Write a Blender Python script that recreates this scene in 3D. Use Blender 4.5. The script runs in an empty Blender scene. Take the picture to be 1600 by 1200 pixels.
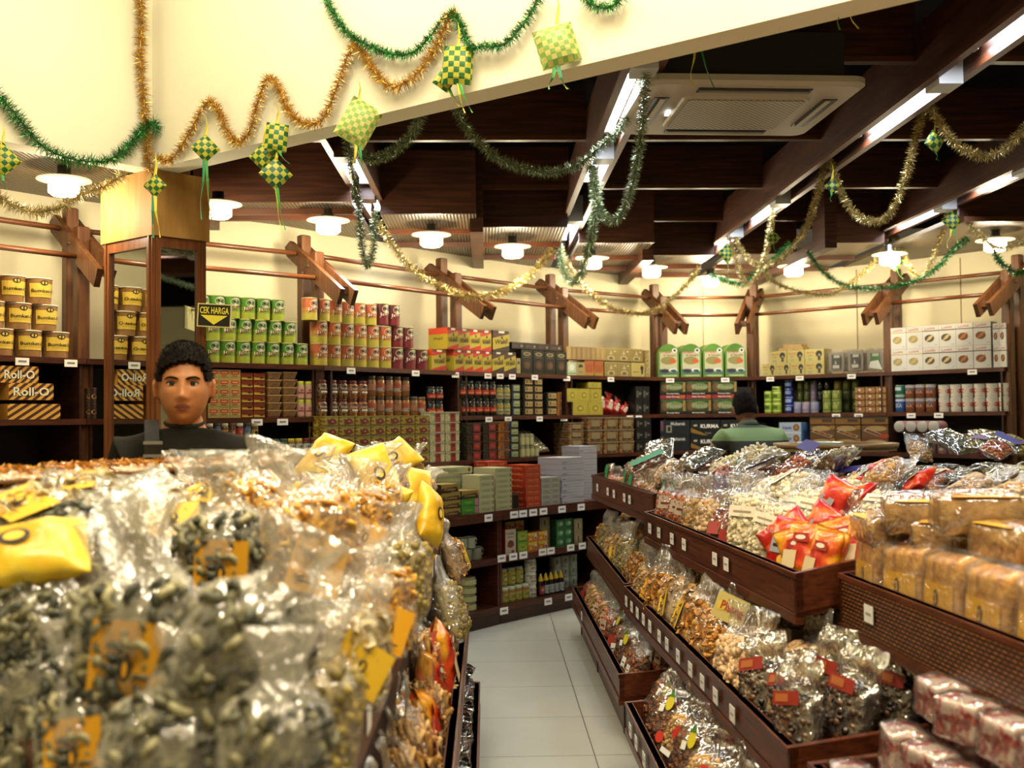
import bpy, bmesh, math, random
from mathutils import Vector, Matrix, Euler, noise
PI = math.pi
C = bpy.context.scene.collection
random.seed(7)
FPX = 1650.0
CAM = Vector((0, 0, 1.5))
# ---------------------------------------------------------------- camera
yaw, pitch, roll = math.radians(-1.39), math.radians(1.74), math.radians(0.5)
cam_rot = Matrix.Rotation(yaw, 3, 'Z') @ Matrix.Rotation(PI/2 + pitch, 3, 'X') @ Matrix.Rotation(-roll, 3, 'Z')
cd = bpy.data.cameras.new('camera'); cam = bpy.data.objects.new('camera', cd); C.objects.link(cam)
cam.location = CAM; cam.rotation_euler = cam_rot.to_euler()
cd.sensor_fit = 'HORIZONTAL'; cd.sensor_width = 36.0; cd.lens = 36.0 * FPX / 1600
cd.clip_start = 0.05; cd.clip_end = 60
cd.dof.use_dof = True; cd.dof.focus_distance = 5.0; cd.dof.aperture_fstop = 2.7
bpy.context.scene.camera = cam
# ---------------------------------------------------------------- world, exposure
S = bpy.context.scene
S.view_settings.view_transform = 'Standard'; S.view_settings.look = 'None'
S.view_settings.gamma = 1.0; S.view_settings.use_curve_mapping = False
S.view_settings.exposure = 0.35
S.cycles.use_denoising = True
S.cycles.max_bounces = 7; S.cycles.diffuse_bounces = 3; S.cycles.glossy_bounces = 3
S.cycles.transmission_bounces = 3; S.cycles.transparent_max_bounces = 14
S.cycles.caustics_reflective = False; S.cycles.caustics_refractive = False
S.cycles.sample_clamp_indirect = 4.0
W = bpy.data.worlds.new('shop_air'); S.world = W; W.use_nodes = True
W.node_tree.nodes['Background'].inputs[0].default_value = (1.0, 0.80, 0.52, 1)
W.node_tree.nodes['Background'].inputs[1].default_value = 0.06

def area_light(name, loc, sx, sy, power, col, rot=(0, 0, 0)):
    l = bpy.data.lights.new(name, 'AREA'); l.shape = 'RECTANGLE'; l.size = sx; l.size_y = sy
    l.energy = power; l.color = col
    o = bpy.data.objects.new(name, l); C.objects.link(o); o.location = loc; o.rotation_euler = rot
    return o
def point_light(name, loc, power, col, r=0.05):
    l = bpy.data.lights.new(name, 'POINT'); l.energy = power; l.color = col; l.shadow_soft_size = r
    o = bpy.data.objects.new(name, l); C.objects.link(o); o.location = loc
    return o
WARM = (1.0, 0.85, 0.58); COOL = (0.80, 0.90, 1.0)
LAMP_W, TUBE_W, VOID_W = 18.0, 8.0, 27.0
# unseen fill lights added under the high ceiling well to brighten bulkhead and foreground
for (x, y, p) in ((-1.75, 4.45, .40), (-0.85, 3.75, 1.0), (0.25, 2.95, 1.2), (1.3, 2.1, 1.2), (-1.3, 2.4, .8), (-0.5, 1.0, 2.2), (1.3, .9, 2.0)):
    area_light('added_well_fill_light', (x, y, 4.20), 0.5, 0.5, VOID_W * p, (1.0, 0.86, 0.60))

# ---------------------------------------------------------------- pixel rays
def ray(px, py):
    return cam_rot @ Vector(((px - 800) / FPX, (600 - py) / FPX, -1.0))
def at_y(px, py, y):                       # point at world depth y
    d = ray(px, py); return CAM + d * (y / d.y)
def at_h(px, py, h):
    d = ray(px, py); return CAM + d * ((h - 1.5) / d.z)
def at_plane(px, py, p0, n):
    d = ray(px, py); return CAM + d * ((p0 - CAM).dot(n) / d.dot(n))

# ---------------------------------------------------------------- materials
MATS = {}
def lin(h):
    h = h.lstrip('#'); v = [int(h[i:i+2], 16) / 255 for i in (0, 2, 4)]
    return tuple(c / 12.92 if c <= 0.04045 else ((c + 0.055) / 1.055) ** 2.4 for c in v) + (1,)
def newmat(name):
    m = bpy.data.materials.new(name); m.use_nodes = True
    return m, m.node_tree, m.node_tree.nodes['Principled BSDF']
TONE = [1.0, 1.0]                          # lightness and saturation of the printed goods' own colours
def toned(h):
    c = lin(h); g = .3 * c[0] + .6 * c[1] + .1 * c[2]; t, s = TONE
    return tuple(max(0, (g + (x - g) * s) * t) for x in c[:3]) + (1,)
def M(h, rough=0.5, metal=0.0, spec=0.5, emit=0.0, name=None):
    k = (h, rough, metal, spec, emit, TONE[0])
    if k in MATS: return MATS[k]
    m, nt, b = newmat(name or 'paint_' + h)
    b.inputs['Base Color'].default_value = toned(h); b.inputs['Roughness'].default_value = rough
    b.inputs['Metallic'].default_value = metal; b.inputs['Specular IOR Level'].default_value = spec
    if emit:
        b.inputs['Emission Color'].default_value = lin(h); b.inputs['Emission Strength'].default_value = emit
    MATS[k] = m; return m
def N(nt, t, **kw):
    n = nt.nodes.new(t)
    for k, v in kw.items():
        if k.startswith('i_'): n.inputs[k[2:].replace('_', ' ')].default_value = v
        else: setattr(n, k, v)
    return n
def ramp(nt, stops):
    r = nt.nodes.new('ShaderNodeValToRGB'); e = r.color_ramp.elements
    while len(e) < len(stops): e.new(0.5)
    for x, (p, c) in zip(e, stops): x.position = p; x.color = lin(c)
    return r
def varied(name, stops, scale=6, rough=0.5, stretch=(1, 1, 1), detail=4, bump=0.0, spec=0.5, rnd=0.0, bscale=None):
    """colour noise over object space, a little different for each object"""
    m, nt, b = newmat(name); L = nt.links.new
    tc = N(nt, 'ShaderNodeTexCoord'); mp = N(nt, 'ShaderNodeMapping'); mp.inputs['Scale'].default_value = stretch
    L(tc.outputs['Object'], mp.inputs['Vector'])
    nz = N(nt, 'ShaderNodeTexNoise', i_Scale=scale, i_Detail=detail); L(mp.outputs[0], nz.inputs['Vector'])
    r = ramp(nt, stops); L(nz.outputs['Fac'], r.inputs[0]); out = r.outputs[0]
    if rnd:
        oi = N(nt, 'ShaderNodeObjectInfo'); hv = N(nt, 'ShaderNodeHueSaturation')
        ma = N(nt, 'ShaderNodeMapRange'); ma.inputs[3].default_value = 1 - rnd; ma.inputs[4].default_value = 1 + rnd
        L(oi.outputs['Random'], ma.inputs[0]); L(ma.outputs[0], hv.inputs['Value']); L(out, hv.inputs['Color']); out = hv.outputs[0]
    L(out, b.inputs['Base Color']); b.inputs['Roughness'].default_value = rough; b.inputs['Specular IOR Level'].default_value = spec
    if bump:
        bp = N(nt, 'ShaderNodeBump', i_Strength=bump, i_Distance=0.01)
        n2 = N(nt, 'ShaderNodeTexNoise', i_Scale=bscale or scale * 4, i_Detail=3); L(mp.outputs[0], n2.inputs['Vector'])
        L(n2.outputs['Fac'], bp.inputs['Height']); L(bp.outputs[0], b.inputs['Normal'])
    return m
def pieces_mat(name, stops, rough=0.55, spec=0.4):
    """snack pieces: colour differs piece by piece (mesh island) and patchily"""
    m, nt, b = newmat(name); L = nt.links.new
    g = N(nt, 'ShaderNodeNewGeometry'); tc = N(nt, 'ShaderNodeTexCoord')
    nz = N(nt, 'ShaderNodeTexNoise', i_Scale=60.0, i_Detail=3); L(tc.outputs['Object'], nz.inputs['Vector'])
    mx = N(nt, 'ShaderNodeMath', operation='MULTIPLY_ADD'); mx.inputs[1].default_value = 0.55
    L(g.outputs['Random Per Island'], mx.inputs[0])
    m2 = N(nt, 'ShaderNodeMath', operation='MULTIPLY'); m2.inputs[1].default_value = 0.6; L(nz.outputs['Fac'], m2.inputs[0]); L(m2.outputs[0], mx.inputs[2])
    r = ramp(nt, stops); L(mx.outputs[0], r.inputs[0]); L(r.outputs[0], b.inputs['Base Color'])
    b.inputs['Roughness'].default_value = rough; b.inputs['Specular IOR Level'].default_value = spec
    return m
def film_mat(name, tint='ffffff', milk=0.10, gloss=0.10, rough=0.10, scale=26.0, bump=0.9, edge=0.5):
    """clear crinkled plastic: transparent + glossy + a little milky"""
    m, nt, b = newmat(name); nt.nodes.remove(b); L = nt.links.new
    out = nt.nodes['Material Output']; tc = N(nt, 'ShaderNodeTexCoord')
    nz = N(nt, 'ShaderNodeTexNoise', i_Scale=scale, i_Detail=3.0, i_Distortion=0.8); L(tc.outputs['Object'], nz.inputs['Vector'])
    ab = N(nt, 'ShaderNodeMath', operation='SUBTRACT'); ab.inputs[1].default_value = 0.5; L(nz.outputs['Fac'], ab.inputs[0])
    a2 = N(nt, 'ShaderNodeMath', operation='ABSOLUTE'); L(ab.outputs[0], a2.inputs[0])
    bp = N(nt, 'ShaderNodeBump', i_Strength=bump, i_Distance=0.02); L(a2.outputs[0], bp.inputs['Height'])
    tr = N(nt, 'ShaderNodeBsdfTransparent'); tr.inputs[0].default_value = lin(tint)
    gl = N(nt, 'ShaderNodeBsdfGlossy'); gl.inputs['Roughness'].default_value = rough; L(bp.outputs[0], gl.inputs['Normal'])
    df = N(nt, 'ShaderNodeBsdfDiffuse'); df.inputs[0].default_value = lin('efeade'); L(bp.outputs[0], df.inputs['Normal'])
    lw = N(nt, 'ShaderNodeLayerWeight', i_Blend=0.35); L(bp.outputs[0], lw.inputs['Normal'])
    mr = N(nt, 'ShaderNodeMapRange'); mr.inputs[3].default_value = gloss; mr.inputs[4].default_value = edge; L(lw.outputs['Facing'], mr.inputs[0])
    n3 = N(nt, 'ShaderNodeTexNoise', i_Scale=9.0, i_Detail=2.0); L(tc.outputs['Object'], n3.inputs['Vector'])
    m3 = N(nt, 'ShaderNodeMapRange'); m3.inputs[1].default_value = 0.35; m3.inputs[2].default_value = 0.75
    m3.inputs[3].default_value = milk * 0.3; m3.inputs[4].default_value = milk * 2.2; L(n3.outputs['Fac'], m3.inputs[0])
    x1 = N(nt, 'ShaderNodeMixShader'); L(m3.outputs[0], x1.inputs[0]); L(tr.outputs[0], x1.inputs[1]); L(df.outputs[0], x1.inputs[2])
    x2 = N(nt, 'ShaderNodeMixShader'); L(mr.outputs[0], x2.inputs[0]); L(x1.outputs[0], x2.inputs[1]); L(gl.outputs[0], x2.inputs[2])
    L(x2.outputs[0], out.inputs[0]); return m
def wood(name, dark, mid, light, rough=0.4, sc=(1, 1, 14), spec=0.4):
    return varied(name, [(0.3, dark), (0.52, mid), (0.75, light)], scale=3.2, rough=rough, stretch=sc, detail=6, spec=spec)

WOOD_H = wood('reddish_shelf_wood', '2c1308', '431e0e', '572a16', sc=(2, 2, 26))
WOOD_V = wood('reddish_post_wood', '3f2412', '54331c', '684425', sc=(14, 14, 1.2))
WOOD_D = wood('dark_shelf_wood', '1d0d06', '2c150a', '3c1f10', sc=(2, 2, 20))
WOOD_B = wood('ceiling_beam_wood', '2e170c', '472617', '5a3420', rough=0.45, sc=(1, 1, 16))
WOOD_EDGE = M('5a3018', 0.45)
WOOD_C = wood('column_wood', '5a3018', '6e4020', '80502c', sc=(12, 12, 1.0))
TRAY = wood('tray_wood', '3c1a0c', '552815', '6a361c', rough=0.35, sc=(9, 1.5, 30))
CREAM = varied('cream_wall_paint', [(0.3, 'cdc3a2'), (0.7, 'd8cfb0')], scale=1.2, rough=0.85, spec=0.2)
CREAM2 = varied('cream_bulkhead_paint', [(0.3, 'ebe5ca'), (0.7, 'f2edd6')], scale=0.8, rough=0.85, spec=0.2)
BLACKCEIL = M('0d0a08', 0.9, spec=0.1)
WHITE = M('f2f0ea', 0.5); PAPER = M('e8e6e0', 0.6); INK = M('26231f', 0.6); METAL = M('b9b9b4', 0.3, 1.0)
FILM = film_mat('clear_crinkled_film', milk=.07, gloss=.09)
FILM2 = film_mat('milky_crinkled_film', milk=0.16, gloss=0.08, scale=18.0)
FILM3 = film_mat('glossy_flat_film', milk=0.05, gloss=0.22, scale=14.0, bump=1.0, edge=0.75, rough=0.07)
CLEAR = film_mat('clear_hard_plastic', milk=0.04, gloss=0.10, scale=3.0, bump=0.05, edge=0.5, rough=0.05)

# ---------------------------------------------------------------- mesh builder
_TXT = {}
def text_geo(s):
    if s in _TXT: return _TXT[s]
    cu = bpy.data.curves.new('lettering', 'FONT'); cu.body = s; cu.resolution_u = 2; cu.offset = 0.018
    o = bpy.data.objects.new('lettering', cu); C.objects.link(o)
    dg = bpy.context.evaluated_depsgraph_get(); me = bpy.data.meshes.new_from_object(o.evaluated_get(dg))
    vs = [tuple(v.co[:2]) for v in me.vertices]; fs = [tuple(p.vertices) for p in me.polygons]
    bpy.data.objects.remove(o); bpy.data.curves.remove(cu); bpy.data.meshes.remove(me)
    x0 = min(v[0] for v in vs); x1 = max(v[0] for v in vs); y0 = min(v[1] for v in vs); y1 = max(v[1] for v in vs)
    vs = [((x - (x0 + x1) / 2) / (x1 - x0), (y - (y0 + y1) / 2) / (y1 - y0)) for x, y in vs]
    _TXT[s] = (vs, fs); return _TXT[s]

class MB:
    def __init__(s): s.v = []; s.f = []; s.m = []; s.mats = []; s.sm = []
    def mi(s, mat):
        if mat not in s.mats: s.mats.append(mat)
        return s.mats.index(mat)
    def add(s, vs, fs, mat, smooth=False, T=None):
        o = len(s.v); k = s.mi(mat)
        s.v += [tuple(T @ Vector(v)) if T is not None else tuple(v) for v in vs]
        s.f += [tuple(i + o for i in f) for f in fs]; s.m += [k] * len(fs); s.sm += [smooth] * len(fs)
        return s
    def box(s, x0, y0, z0, x1, y1, z1, mat, T=None):
        vs = [(x, y, z) for z in (z0, z1) for y in (y0, y1) for x in (x0, x1)]
        return s.add(vs, [(0, 2, 3, 1), (4, 5, 7, 6), (0, 1, 5, 4), (2, 6, 7, 3), (0, 4, 6, 2), (1, 3, 7, 5)], mat, T=T)
    def bbox(s, x0, y0, z0, x1, y1, z1, mat, b=0.01, T=None):
        """box with chamfered vertical and top edges"""
        cx, cy = (x0 + x1) / 2, (y0 + y1) / 2
        def ringp(k, z):
            a, c = x0 + k, x1 - k; d, e = y0 + k, y1 - k; q = b * 0.6
            return [(a + q, d, z), (c - q, d, z), (c, d + q, z), (c, e - q, z), (c - q, e, z), (a + q, e, z), (a, e - q, z), (a, d + q, z)]
        R = [ringp(b * .5, z0), ringp(0, z0 + b * .5), ringp(0, z1 - b * .6), ringp(b * .6, z1)]
        return s.loft(R, mat, caps=True, T=T)
    def loft(s, R, mat, caps=True, smooth=False, closed=True, T=None):
        n = len(R[0]); vs = [p for r in R for p in r]; fs = []
        for i in range(len(R) - 1):
            for j in range(n if closed else n - 1):
                k = (j + 1) % n; fs.append((i * n + j, i * n + k, (i + 1) * n + k, (i + 1) * n + j))
        if caps: fs.append(tuple(range(n))[::-1]); fs.append(tuple((len(R) - 1) * n + j for j in range(n)))
        return s.add(vs, fs, mat, smooth, T)
    def lathe(s, prof, mat, seg=20, smooth=True, T=None, caps=True):
        R = [[(r * math.cos(2 * PI * j / seg), r * math.sin(2 * PI * j / seg), z) for j in range(seg)] for r, z in prof]
        return s.loft(R, mat, caps, smooth, T=T)
    def tube(s, pts, r, mat, seg=8, T=None, caps=True):
        R = []; pts = [Vector(p) for p in pts]
        for i, p in enumerate(pts):
            t = (pts[min(i + 1, len(pts) - 1)] - pts[max(i - 1, 0)]).normalized()
            a = t.cross(Vector((0, 0, 1))); a = a.normalized() if a.length > 1e-4 else Vector((1, 0, 0)); b = t.cross(a)
            rr = r[i] if isinstance(r, (list, tuple)) else r
            R.append([tuple(p + a * rr * math.cos(2 * PI * j / seg) + b * rr * math.sin(2 * PI * j / seg)) for j in range(seg)])
        return s.loft(R, mat, caps, True, T=T)
    def prism(s, poly, z0, z1, mat, T=None):
        return s.loft([[(x, y, z0) for x, y in poly], [(x, y, z1) for x, y in poly]], mat, T=T)
    def board(s, p, q, w, h, mat):
        """board from p to q, w across (horizontal), h high (about the line)"""
        p, q = Vector(p), Vector(q); t = (q - p).normalized(); a = t.cross(Vector((0, 0, 1))).normalized(); u = a.cross(t)
        R = [[tuple(e + a * (i * w / 2) + u * (j * h / 2)) for i, j in ((-1, -1), (1, -1), (1, 1), (-1, 1))] for e in (p, q)]
        return s.loft(R, mat)
    def deco(s, items, wrap=None, y=-0.503, T=None, rz=None):
        """flat print on the front (y) or wrapped on a cylinder: rects, ellipses, polygons, lettering"""
        def P(x, z, e):
            if wrap:
                r = (wrap(z) if callable(wrap) else wrap) + 0.004 + e; a = x / 0.5 * (PI / 2) * 0.92
                return (r * math.sin(a), -r * math.cos(a), z)
            return (x, y - e, z)
        for i, it in enumerate(items):
            e = (0.004 if wrap else 0.0015) * i; k = it[0]
            if k == 'r':
                _, x0, z0, x1, z1, mt = it; n = max(1, int(abs(x1 - x0) * 12)) if wrap else 1
                vs = [P(x0 + (x1 - x0) * j / n, z, e) for z in (z0, z1) for j in range(n + 1)]
                s.add(vs, [(j, j + 1, n + 2 + j, n + 1 + j) for j in range(n)], mt, T=T)
            elif k == 'e':
                _, cx, cz, rx, rz_, mt = it; n = 16
                vs = [P(cx, cz, e)] + [P(cx + rx * math.cos(2 * PI * j / n), cz + rz_ * math.sin(2 * PI * j / n), e) for j in range(n)]
                s.add(vs, [(0, 1 + j, 1 + (j + 1) % n) for j in range(n)], mt, T=T)
            elif k == 'p':
                _, pts, mt = it; s.add([P(x, z, e) for x, z in pts], [tuple(range(len(pts)))], mt, T=T)
            elif k == 't':
                _, txt, cx, cz, w, h, mt = it[:7]; sh = it[7] if len(it) > 7 else 0.0
                vs, fs = text_geo(txt)
                s.add([P(cx + x * w, cz + z * h + sh * x * w, e) for x, z in vs], fs, mt, T=T)
        return s
    def mesh(s, name):
        me = bpy.data.meshes.new(name); me.from_pydata(s.v, [], s.f)
        for m in s.mats: me.materials.append(m)
        me.polygons.foreach_set('material_index', s.m); me.polygons.foreach_set('use_smooth', s.sm)
        me.update(); return me
    def build(s, name, parent=None, loc=None, rot=None):
        o = bpy.data.objects.new(name, s.mesh(name)); C.objects.link(o)
        if parent is not None: o.parent = parent
        if loc is not None: o.location = loc
        if rot is not None: o.rotation_euler = rot
        return o
def tag(o, label=None, cat=None, group=None, kind=None):
    if label: o['label'] = label
    if cat: o['category'] = cat
    if group: o['group'] = group
    if kind: o['kind'] = kind
    return o
def empty(name, loc, rz, label, cat, group=None):
    o = bpy.data.objects.new(name, None); C.objects.link(o); o.location = loc; o.rotation_euler = (0, 0, rz); o.empty_display_size = 0.1
    return tag(o, label, cat, group)
def struct(mb, name): return tag(mb.build(name), kind='structure')
ORD = ['first', 'second', 'third', 'fourth', 'fifth', 'sixth', 'seventh', 'eighth', 'ninth', 'tenth', 'eleventh', 'twelfth', 'thirteenth',
       'fourteenth', 'fifteenth', 'sixteenth', 'seventeenth', 'eighteenth', 'nineteenth', 'twentieth']
for _t in ('twenty', 'thirty', 'forty', 'fifty', 'sixty', 'seventy'): ORD += [(_t[:-1] + 'ieth') if _t != 'twenty' else 'twentieth'][:0] + ['%s %s' % (_t, o) for o in ORD[:9]] + [{'twenty': 'thirtieth', 'thirty': 'fortieth', 'forty': 'fiftieth', 'fifty': 'sixtieth', 'sixty': 'seventieth', 'seventy': 'eightieth'}[_t]]
def ordl(i, n):
    if n == 1: return 'only one'
    if i == 0: return 'leftmost'
    if i == n - 1: return 'rightmost'
    return ORD[i] + ' from left'
def rown(k, n):
    if n == 1: return ''
    if n == 2: return ('lower row', 'upper row')[k]
    if n == 3: return ('bottom row', 'middle row', 'top row')[k]
    return 'bottom row' if k == 0 else 'top row' if k == n - 1 else ORD[k] + ' row up'
# a kind = list of (part name, mesh); the first is the thing's own mesh
def spawn(kind, loc, rot, scale, label, cat, group=None, name=None):
    nm, parts = KINDS[kind]
    r = bpy.data.objects.new(name or nm, parts[0][1]); C.objects.link(r)
    r.location = loc; r.rotation_euler = rot; r.scale = scale if isinstance(scale, (tuple, list, Vector)) else (scale,) * 3
    for pn, me in parts[1:]:
        c = bpy.data.objects.new(pn, me); C.objects.link(c); c.parent = r
    return tag(r, label, cat, group)
KINDS = {}
# ================================================================ ROOM
NODES_PX = [(110, 360), (475, 398), (690, 430), (860, 452), (1022, 466), (1178, 465), (1400, 444), (1590, 424)]
ND = [at_h(x, y, 2.6).xy.copy() for x, y in NODES_PX]
ND = [Vector((-3.75, 3.55)), Vector((-3.36, 5.0))] + ND + [Vector((4.75, 7.0)), Vector((5.0, 5.4))]
B0 = 1                                     # ND[B0]..ND[B0+1] is bay 0 (the leftmost one seen)
def ring(s):
    """mitred polygon of the wall nodes, s metres into the room"""
    out = []
    for i, p in enumerate(ND):
        def nrm(a, b): t = (b - a).normalized(); return Vector((t.y, -t.x))
        if i == 0: n = nrm(ND[0], ND[1]); out.append(p + n * s); continue
        if i == len(ND) - 1: n = nrm(ND[-2], ND[-1]); out.append(p + n * s); continue
        n1, n2 = nrm(ND[i-1], p), nrm(p, ND[i+1]); b = (n1 + n2).normalized(); out.append(p + b * (s / b.dot(n1)))
    return out
RW = ring(-0.27)
def bay_frame(b):
    a, c = ND[B0 + b], ND[B0 + b + 1]; t = (c - a).normalized(); n = Vector((t.y, -t.x)); return a, t, n, (c - a).length
def u_at(b, px, s, py=600):
    a, t, n, L = bay_frame(b); p0 = a + n * s
    p = at_plane(px, py, Vector((p0.x, p0.y, 0)), Vector((n.x, n.y, 0))); return (p.xy - a).dot(t), p.y
def bay_pt(b, u, s, h):
    a, t, n, L = bay_frame(b); p = a + t * u + n * s; return Vector((p.x, p.y, h))
def bay_rz(b):
    a, t, n, L = bay_frame(b); return math.atan2(t.y, t.x)
def slab(mb, P, Q, i, z0, z1, mat, e=.0015):
    poly = [P[i].lerp(P[i+1], e), P[i+1].lerp(P[i], e), Q[i+1].lerp(Q[i], e), Q[i].lerp(Q[i+1], e)]; mb.prism([(p.x, p.y) for p in poly], z0, z1, mat)

# floor: 60 cm tiles with dark joints
def tile_mat():
    m, nt, b = newmat('floor_tiles'); L = nt.links.new
    tc = N(nt, 'ShaderNodeTexCoord'); mp = N(nt, 'ShaderNodeMapping'); L(tc.outputs['Object'], mp.inputs[0])
    mp.inputs['Location'].default_value = (0.135, 0.10, 0)
    br = N(nt, 'ShaderNodeTexBrick', offset=0.0, squash=1.0)
    for k, v in (('Scale', 1.0), ('Mortar Size', 0.0028), ('Mortar Smooth', 0.1), ('Brick Width', 0.6), ('Row Height', 0.6)): br.inputs[k].default_value = v
    br.inputs['Color1'].default_value = lin('aeb0a8'); br.inputs['Color2'].default_value = lin('b4b5ac'); br.inputs['Mortar'].default_value = lin('5a5a54')
    L(mp.outputs[0], br.inputs['Vector']); nz = N(nt, 'ShaderNodeTexNoise', i_Scale=3.0, i_Detail=6.0); L(mp.outputs[0], nz.inputs[0])
    mx = N(nt, 'ShaderNodeMix', data_type='RGBA', blend_type='MULTIPLY'); mx.inputs[0].default_value = 0.25
    r = ramp(nt, [(0.3, 'cfcfca'), (0.7, 'ffffff')]); L(nz.outputs[0], r.inputs[0]); L(br.outputs[0], mx.inputs[6]); L(r.outputs[0], mx.inputs[7])
    L(mx.outputs[2], b.inputs['Base Color']); b.inputs['Roughness'].default_value = 0.28; return m
mb = MB(); mb.box(-6, -2.5, -0.1, 7, 12, 0, tile_mat()); struct(mb, 'floor')
# curved wall in straight panels
mb = MB()
RW2 = ring(-0.40)
for i in range(len(ND) - 1): slab(mb, RW2, RW, i, 0, 2.84, CREAM, 0)
struct(mb, 'wall_back')
# thin joints between the wall boards, right bays
mb = MB()
for b, px in ((6, 1341), (7, 1504), (5, 1100)):
    u, _ = u_at(b, px, -0.265); p = bay_pt(b, u, -0.267, 0); a, t, n, L_ = bay_frame(b)
    T = Matrix.Translation(p) @ Matrix.Rotation(math.atan2(t.y, t.x), 4, 'Z'); mb.box(-0.003, -0.003, 1.84, 0.003, 0.003, 2.8, M('8a6f42'), T=T)
struct(mb, 'trim_1')
# ceiling well (bulkhead) : two cream walls meeting over the mirrored column
HB = 2.80; BC = Vector((-1.73, 5.5)); BR = Vector((2.8, -2.17)).normalized(); BL = Vector((-0.53, -0.59)).normalized()
def perp(d): return Vector((-d.y, d.x))
mb = MB()
nR = Vector((0.775, 1)).normalized(); nL = Vector((-0.59, 0.53)).normalized()
e1 = BC + BR * 6.2; e2 = BC + BL * 3.2; co = BC + (nR + nL) * 0.13
mb.prism([(BC.x, BC.y), (e1.x, e1.y), ((e1 + nR * .13).x, (e1 + nR * .13).y), (co.x, co.y)], HB, 4.35, CREAM2)
mb.prism([(e2.x, e2.y), (BC.x, BC.y), (co.x, co.y), ((e2 + nL * .13).x, (e2 + nL * .13).y)], HB, 4.35, CREAM2)
struct(mb, 'wall_bulkhead')
mb = MB(); mb.prism([(e2.x, e2.y), (BC.x, BC.y), (e1.x, e1.y), (3.5, -2.5), (-4.5, -2.5)], 4.3, 4.4, CREAM2); struct(mb, 'ceiling_well')
mb = MB(); mb.prism([(co.x, co.y), ((e1 + nR * .13).x, (e1 + nR * .13).y), (7, 1.5), (7, 12), (-6, 12), (-6, 6.2)], 3.62, 3.7, BLACKCEIL); struct(mb, 'ceiling')
mb = MB(); mb.box(5.3, -2.5, 0, 5.4, 5.4, 2.84, CREAM); mb.box(5.3, -2.5, 2.84, 5.4, 5.4, 3.7, BLACKCEIL); struct(mb, 'wall_right')
mb = MB(); mb.box(-4.2, -2.5, 0, -4.1, 3.6, 4.4, CREAM); struct(mb, 'wall_left')
mb = MB(); mb.box(-4.2, -2.6, 0, 5.4, -2.5, 4.4, CREAM); struct(mb, 'wall_behind')
def ybulk(x): return 5.5 - 0.775 * (x + 1.73) + 0.18
def wall_y(x):
    for i in range(len(RW) - 1):
        if RW[i].x <= x <= RW[i+1].x and RW[i+1].x > RW[i].x:
            k = (x - RW[i].x) / (RW[i+1].x - RW[i].x); return RW[i].y + k * (RW[i+1].y - RW[i].y)
    return 5.0
# ribbed soffit panels round the edge, with fascia boards
def rib_mat():
    m, nt, b = newmat('ribbed_soffit'); L = nt.links.new; tc = N(nt, 'ShaderNodeTexCoord')
    wv = N(nt, 'ShaderNodeTexWave', bands_direction='X', i_Scale=14.0); L(tc.outputs['Object'], wv.inputs[0])
    r = ramp(nt, [(0.0, '33281a'), (0.45, '54462e'), (1.0, '625238')]); L(wv.outputs['Fac'], r.inputs[0]); L(r.outputs[0], b.inputs['Base Color'])
    bp = N(nt, 'ShaderNodeBump', i_Strength=0.5, i_Distance=0.01); L(wv.outputs['Fac'], bp.inputs['Height']); L(bp.outputs[0], b.inputs['Normal'])
    b.inputs['Roughness'].default_value = 0.4; return m
RIB = rib_mat()
SOF = [(-4.0, -1.80, 4.3), (-1.80, -0.83, 6.55), (-0.69, -0.06, 6.95), (-0.06, 0.585, 7.45), (0.725, 1.31, 8.15), (1.31, 1.92, 8.8),
       (2.06, 2.6, 8.75), (2.6, 3.13, 8.2), (3.27, 5.0, 7.2)]
SH = 2.835
def soffit_poly(x0, x1, y0):
    xs = sorted([x0, x1] + [p.x for p in RW if x0 < p.x < x1]); far = [(x, wall_y(x) + 0.02) for x in xs]
    if x0 < -3.9: far = [(-4.0, 3.7)] + [(p.x, p.y) for p in RW if p.x < x1 and p.y > 3.8] + [(x1, wall_y(x1))]; return far + [(x1, BC.y + .14), (co.x, co.y)] + [((BC + BL * 2.4 + nL * .13).x, (BC + BL * 2.4 + nL * .13).y)]
    return [(x0, y0), (x1, y0)] + far[::-1]
for i, (x0, x1, y0) in enumerate(SOF):
    mb = MB(); mb.prism(soffit_poly(x0, x1, y0), SH, SH + 0.03, RIB)
    if i: mb.box(x0, y0 - 0.03, SH - 0.0, x1, y0, SH + 0.42, WOOD_B)
    if i:
        for k in (0.45, 0.9):
            yy = y0 + k * (min(wall_y(x0), wall_y(x1)) - y0); mb.box(x0, yy - 0.02, SH - 0.035, x1, yy + 0.02, SH, WOOD_EDGE)
    struct(mb, 'ceiling_soffit')
# short beams under the soffit between the light channels
for i, x in enumerate((-1.80, -0.06, 1.31, 2.6)):
    y0 = SOF[i * 2 + 1][2] - 0.35 if i else 6.0
    mb = MB(); mb.box(x - 0.045, min(y0, wall_y(x) - .5), SH - 0.09, x + 0.045, wall_y(x) - 0.01, SH - 0.001, WOOD_B)
    mb.box(x - 0.045, y0, SH - 0.001, x + 0.045, y0 + 0.3, SH + 0.45, WOOD_B); struct(mb, 'ceiling_beam')
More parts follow.
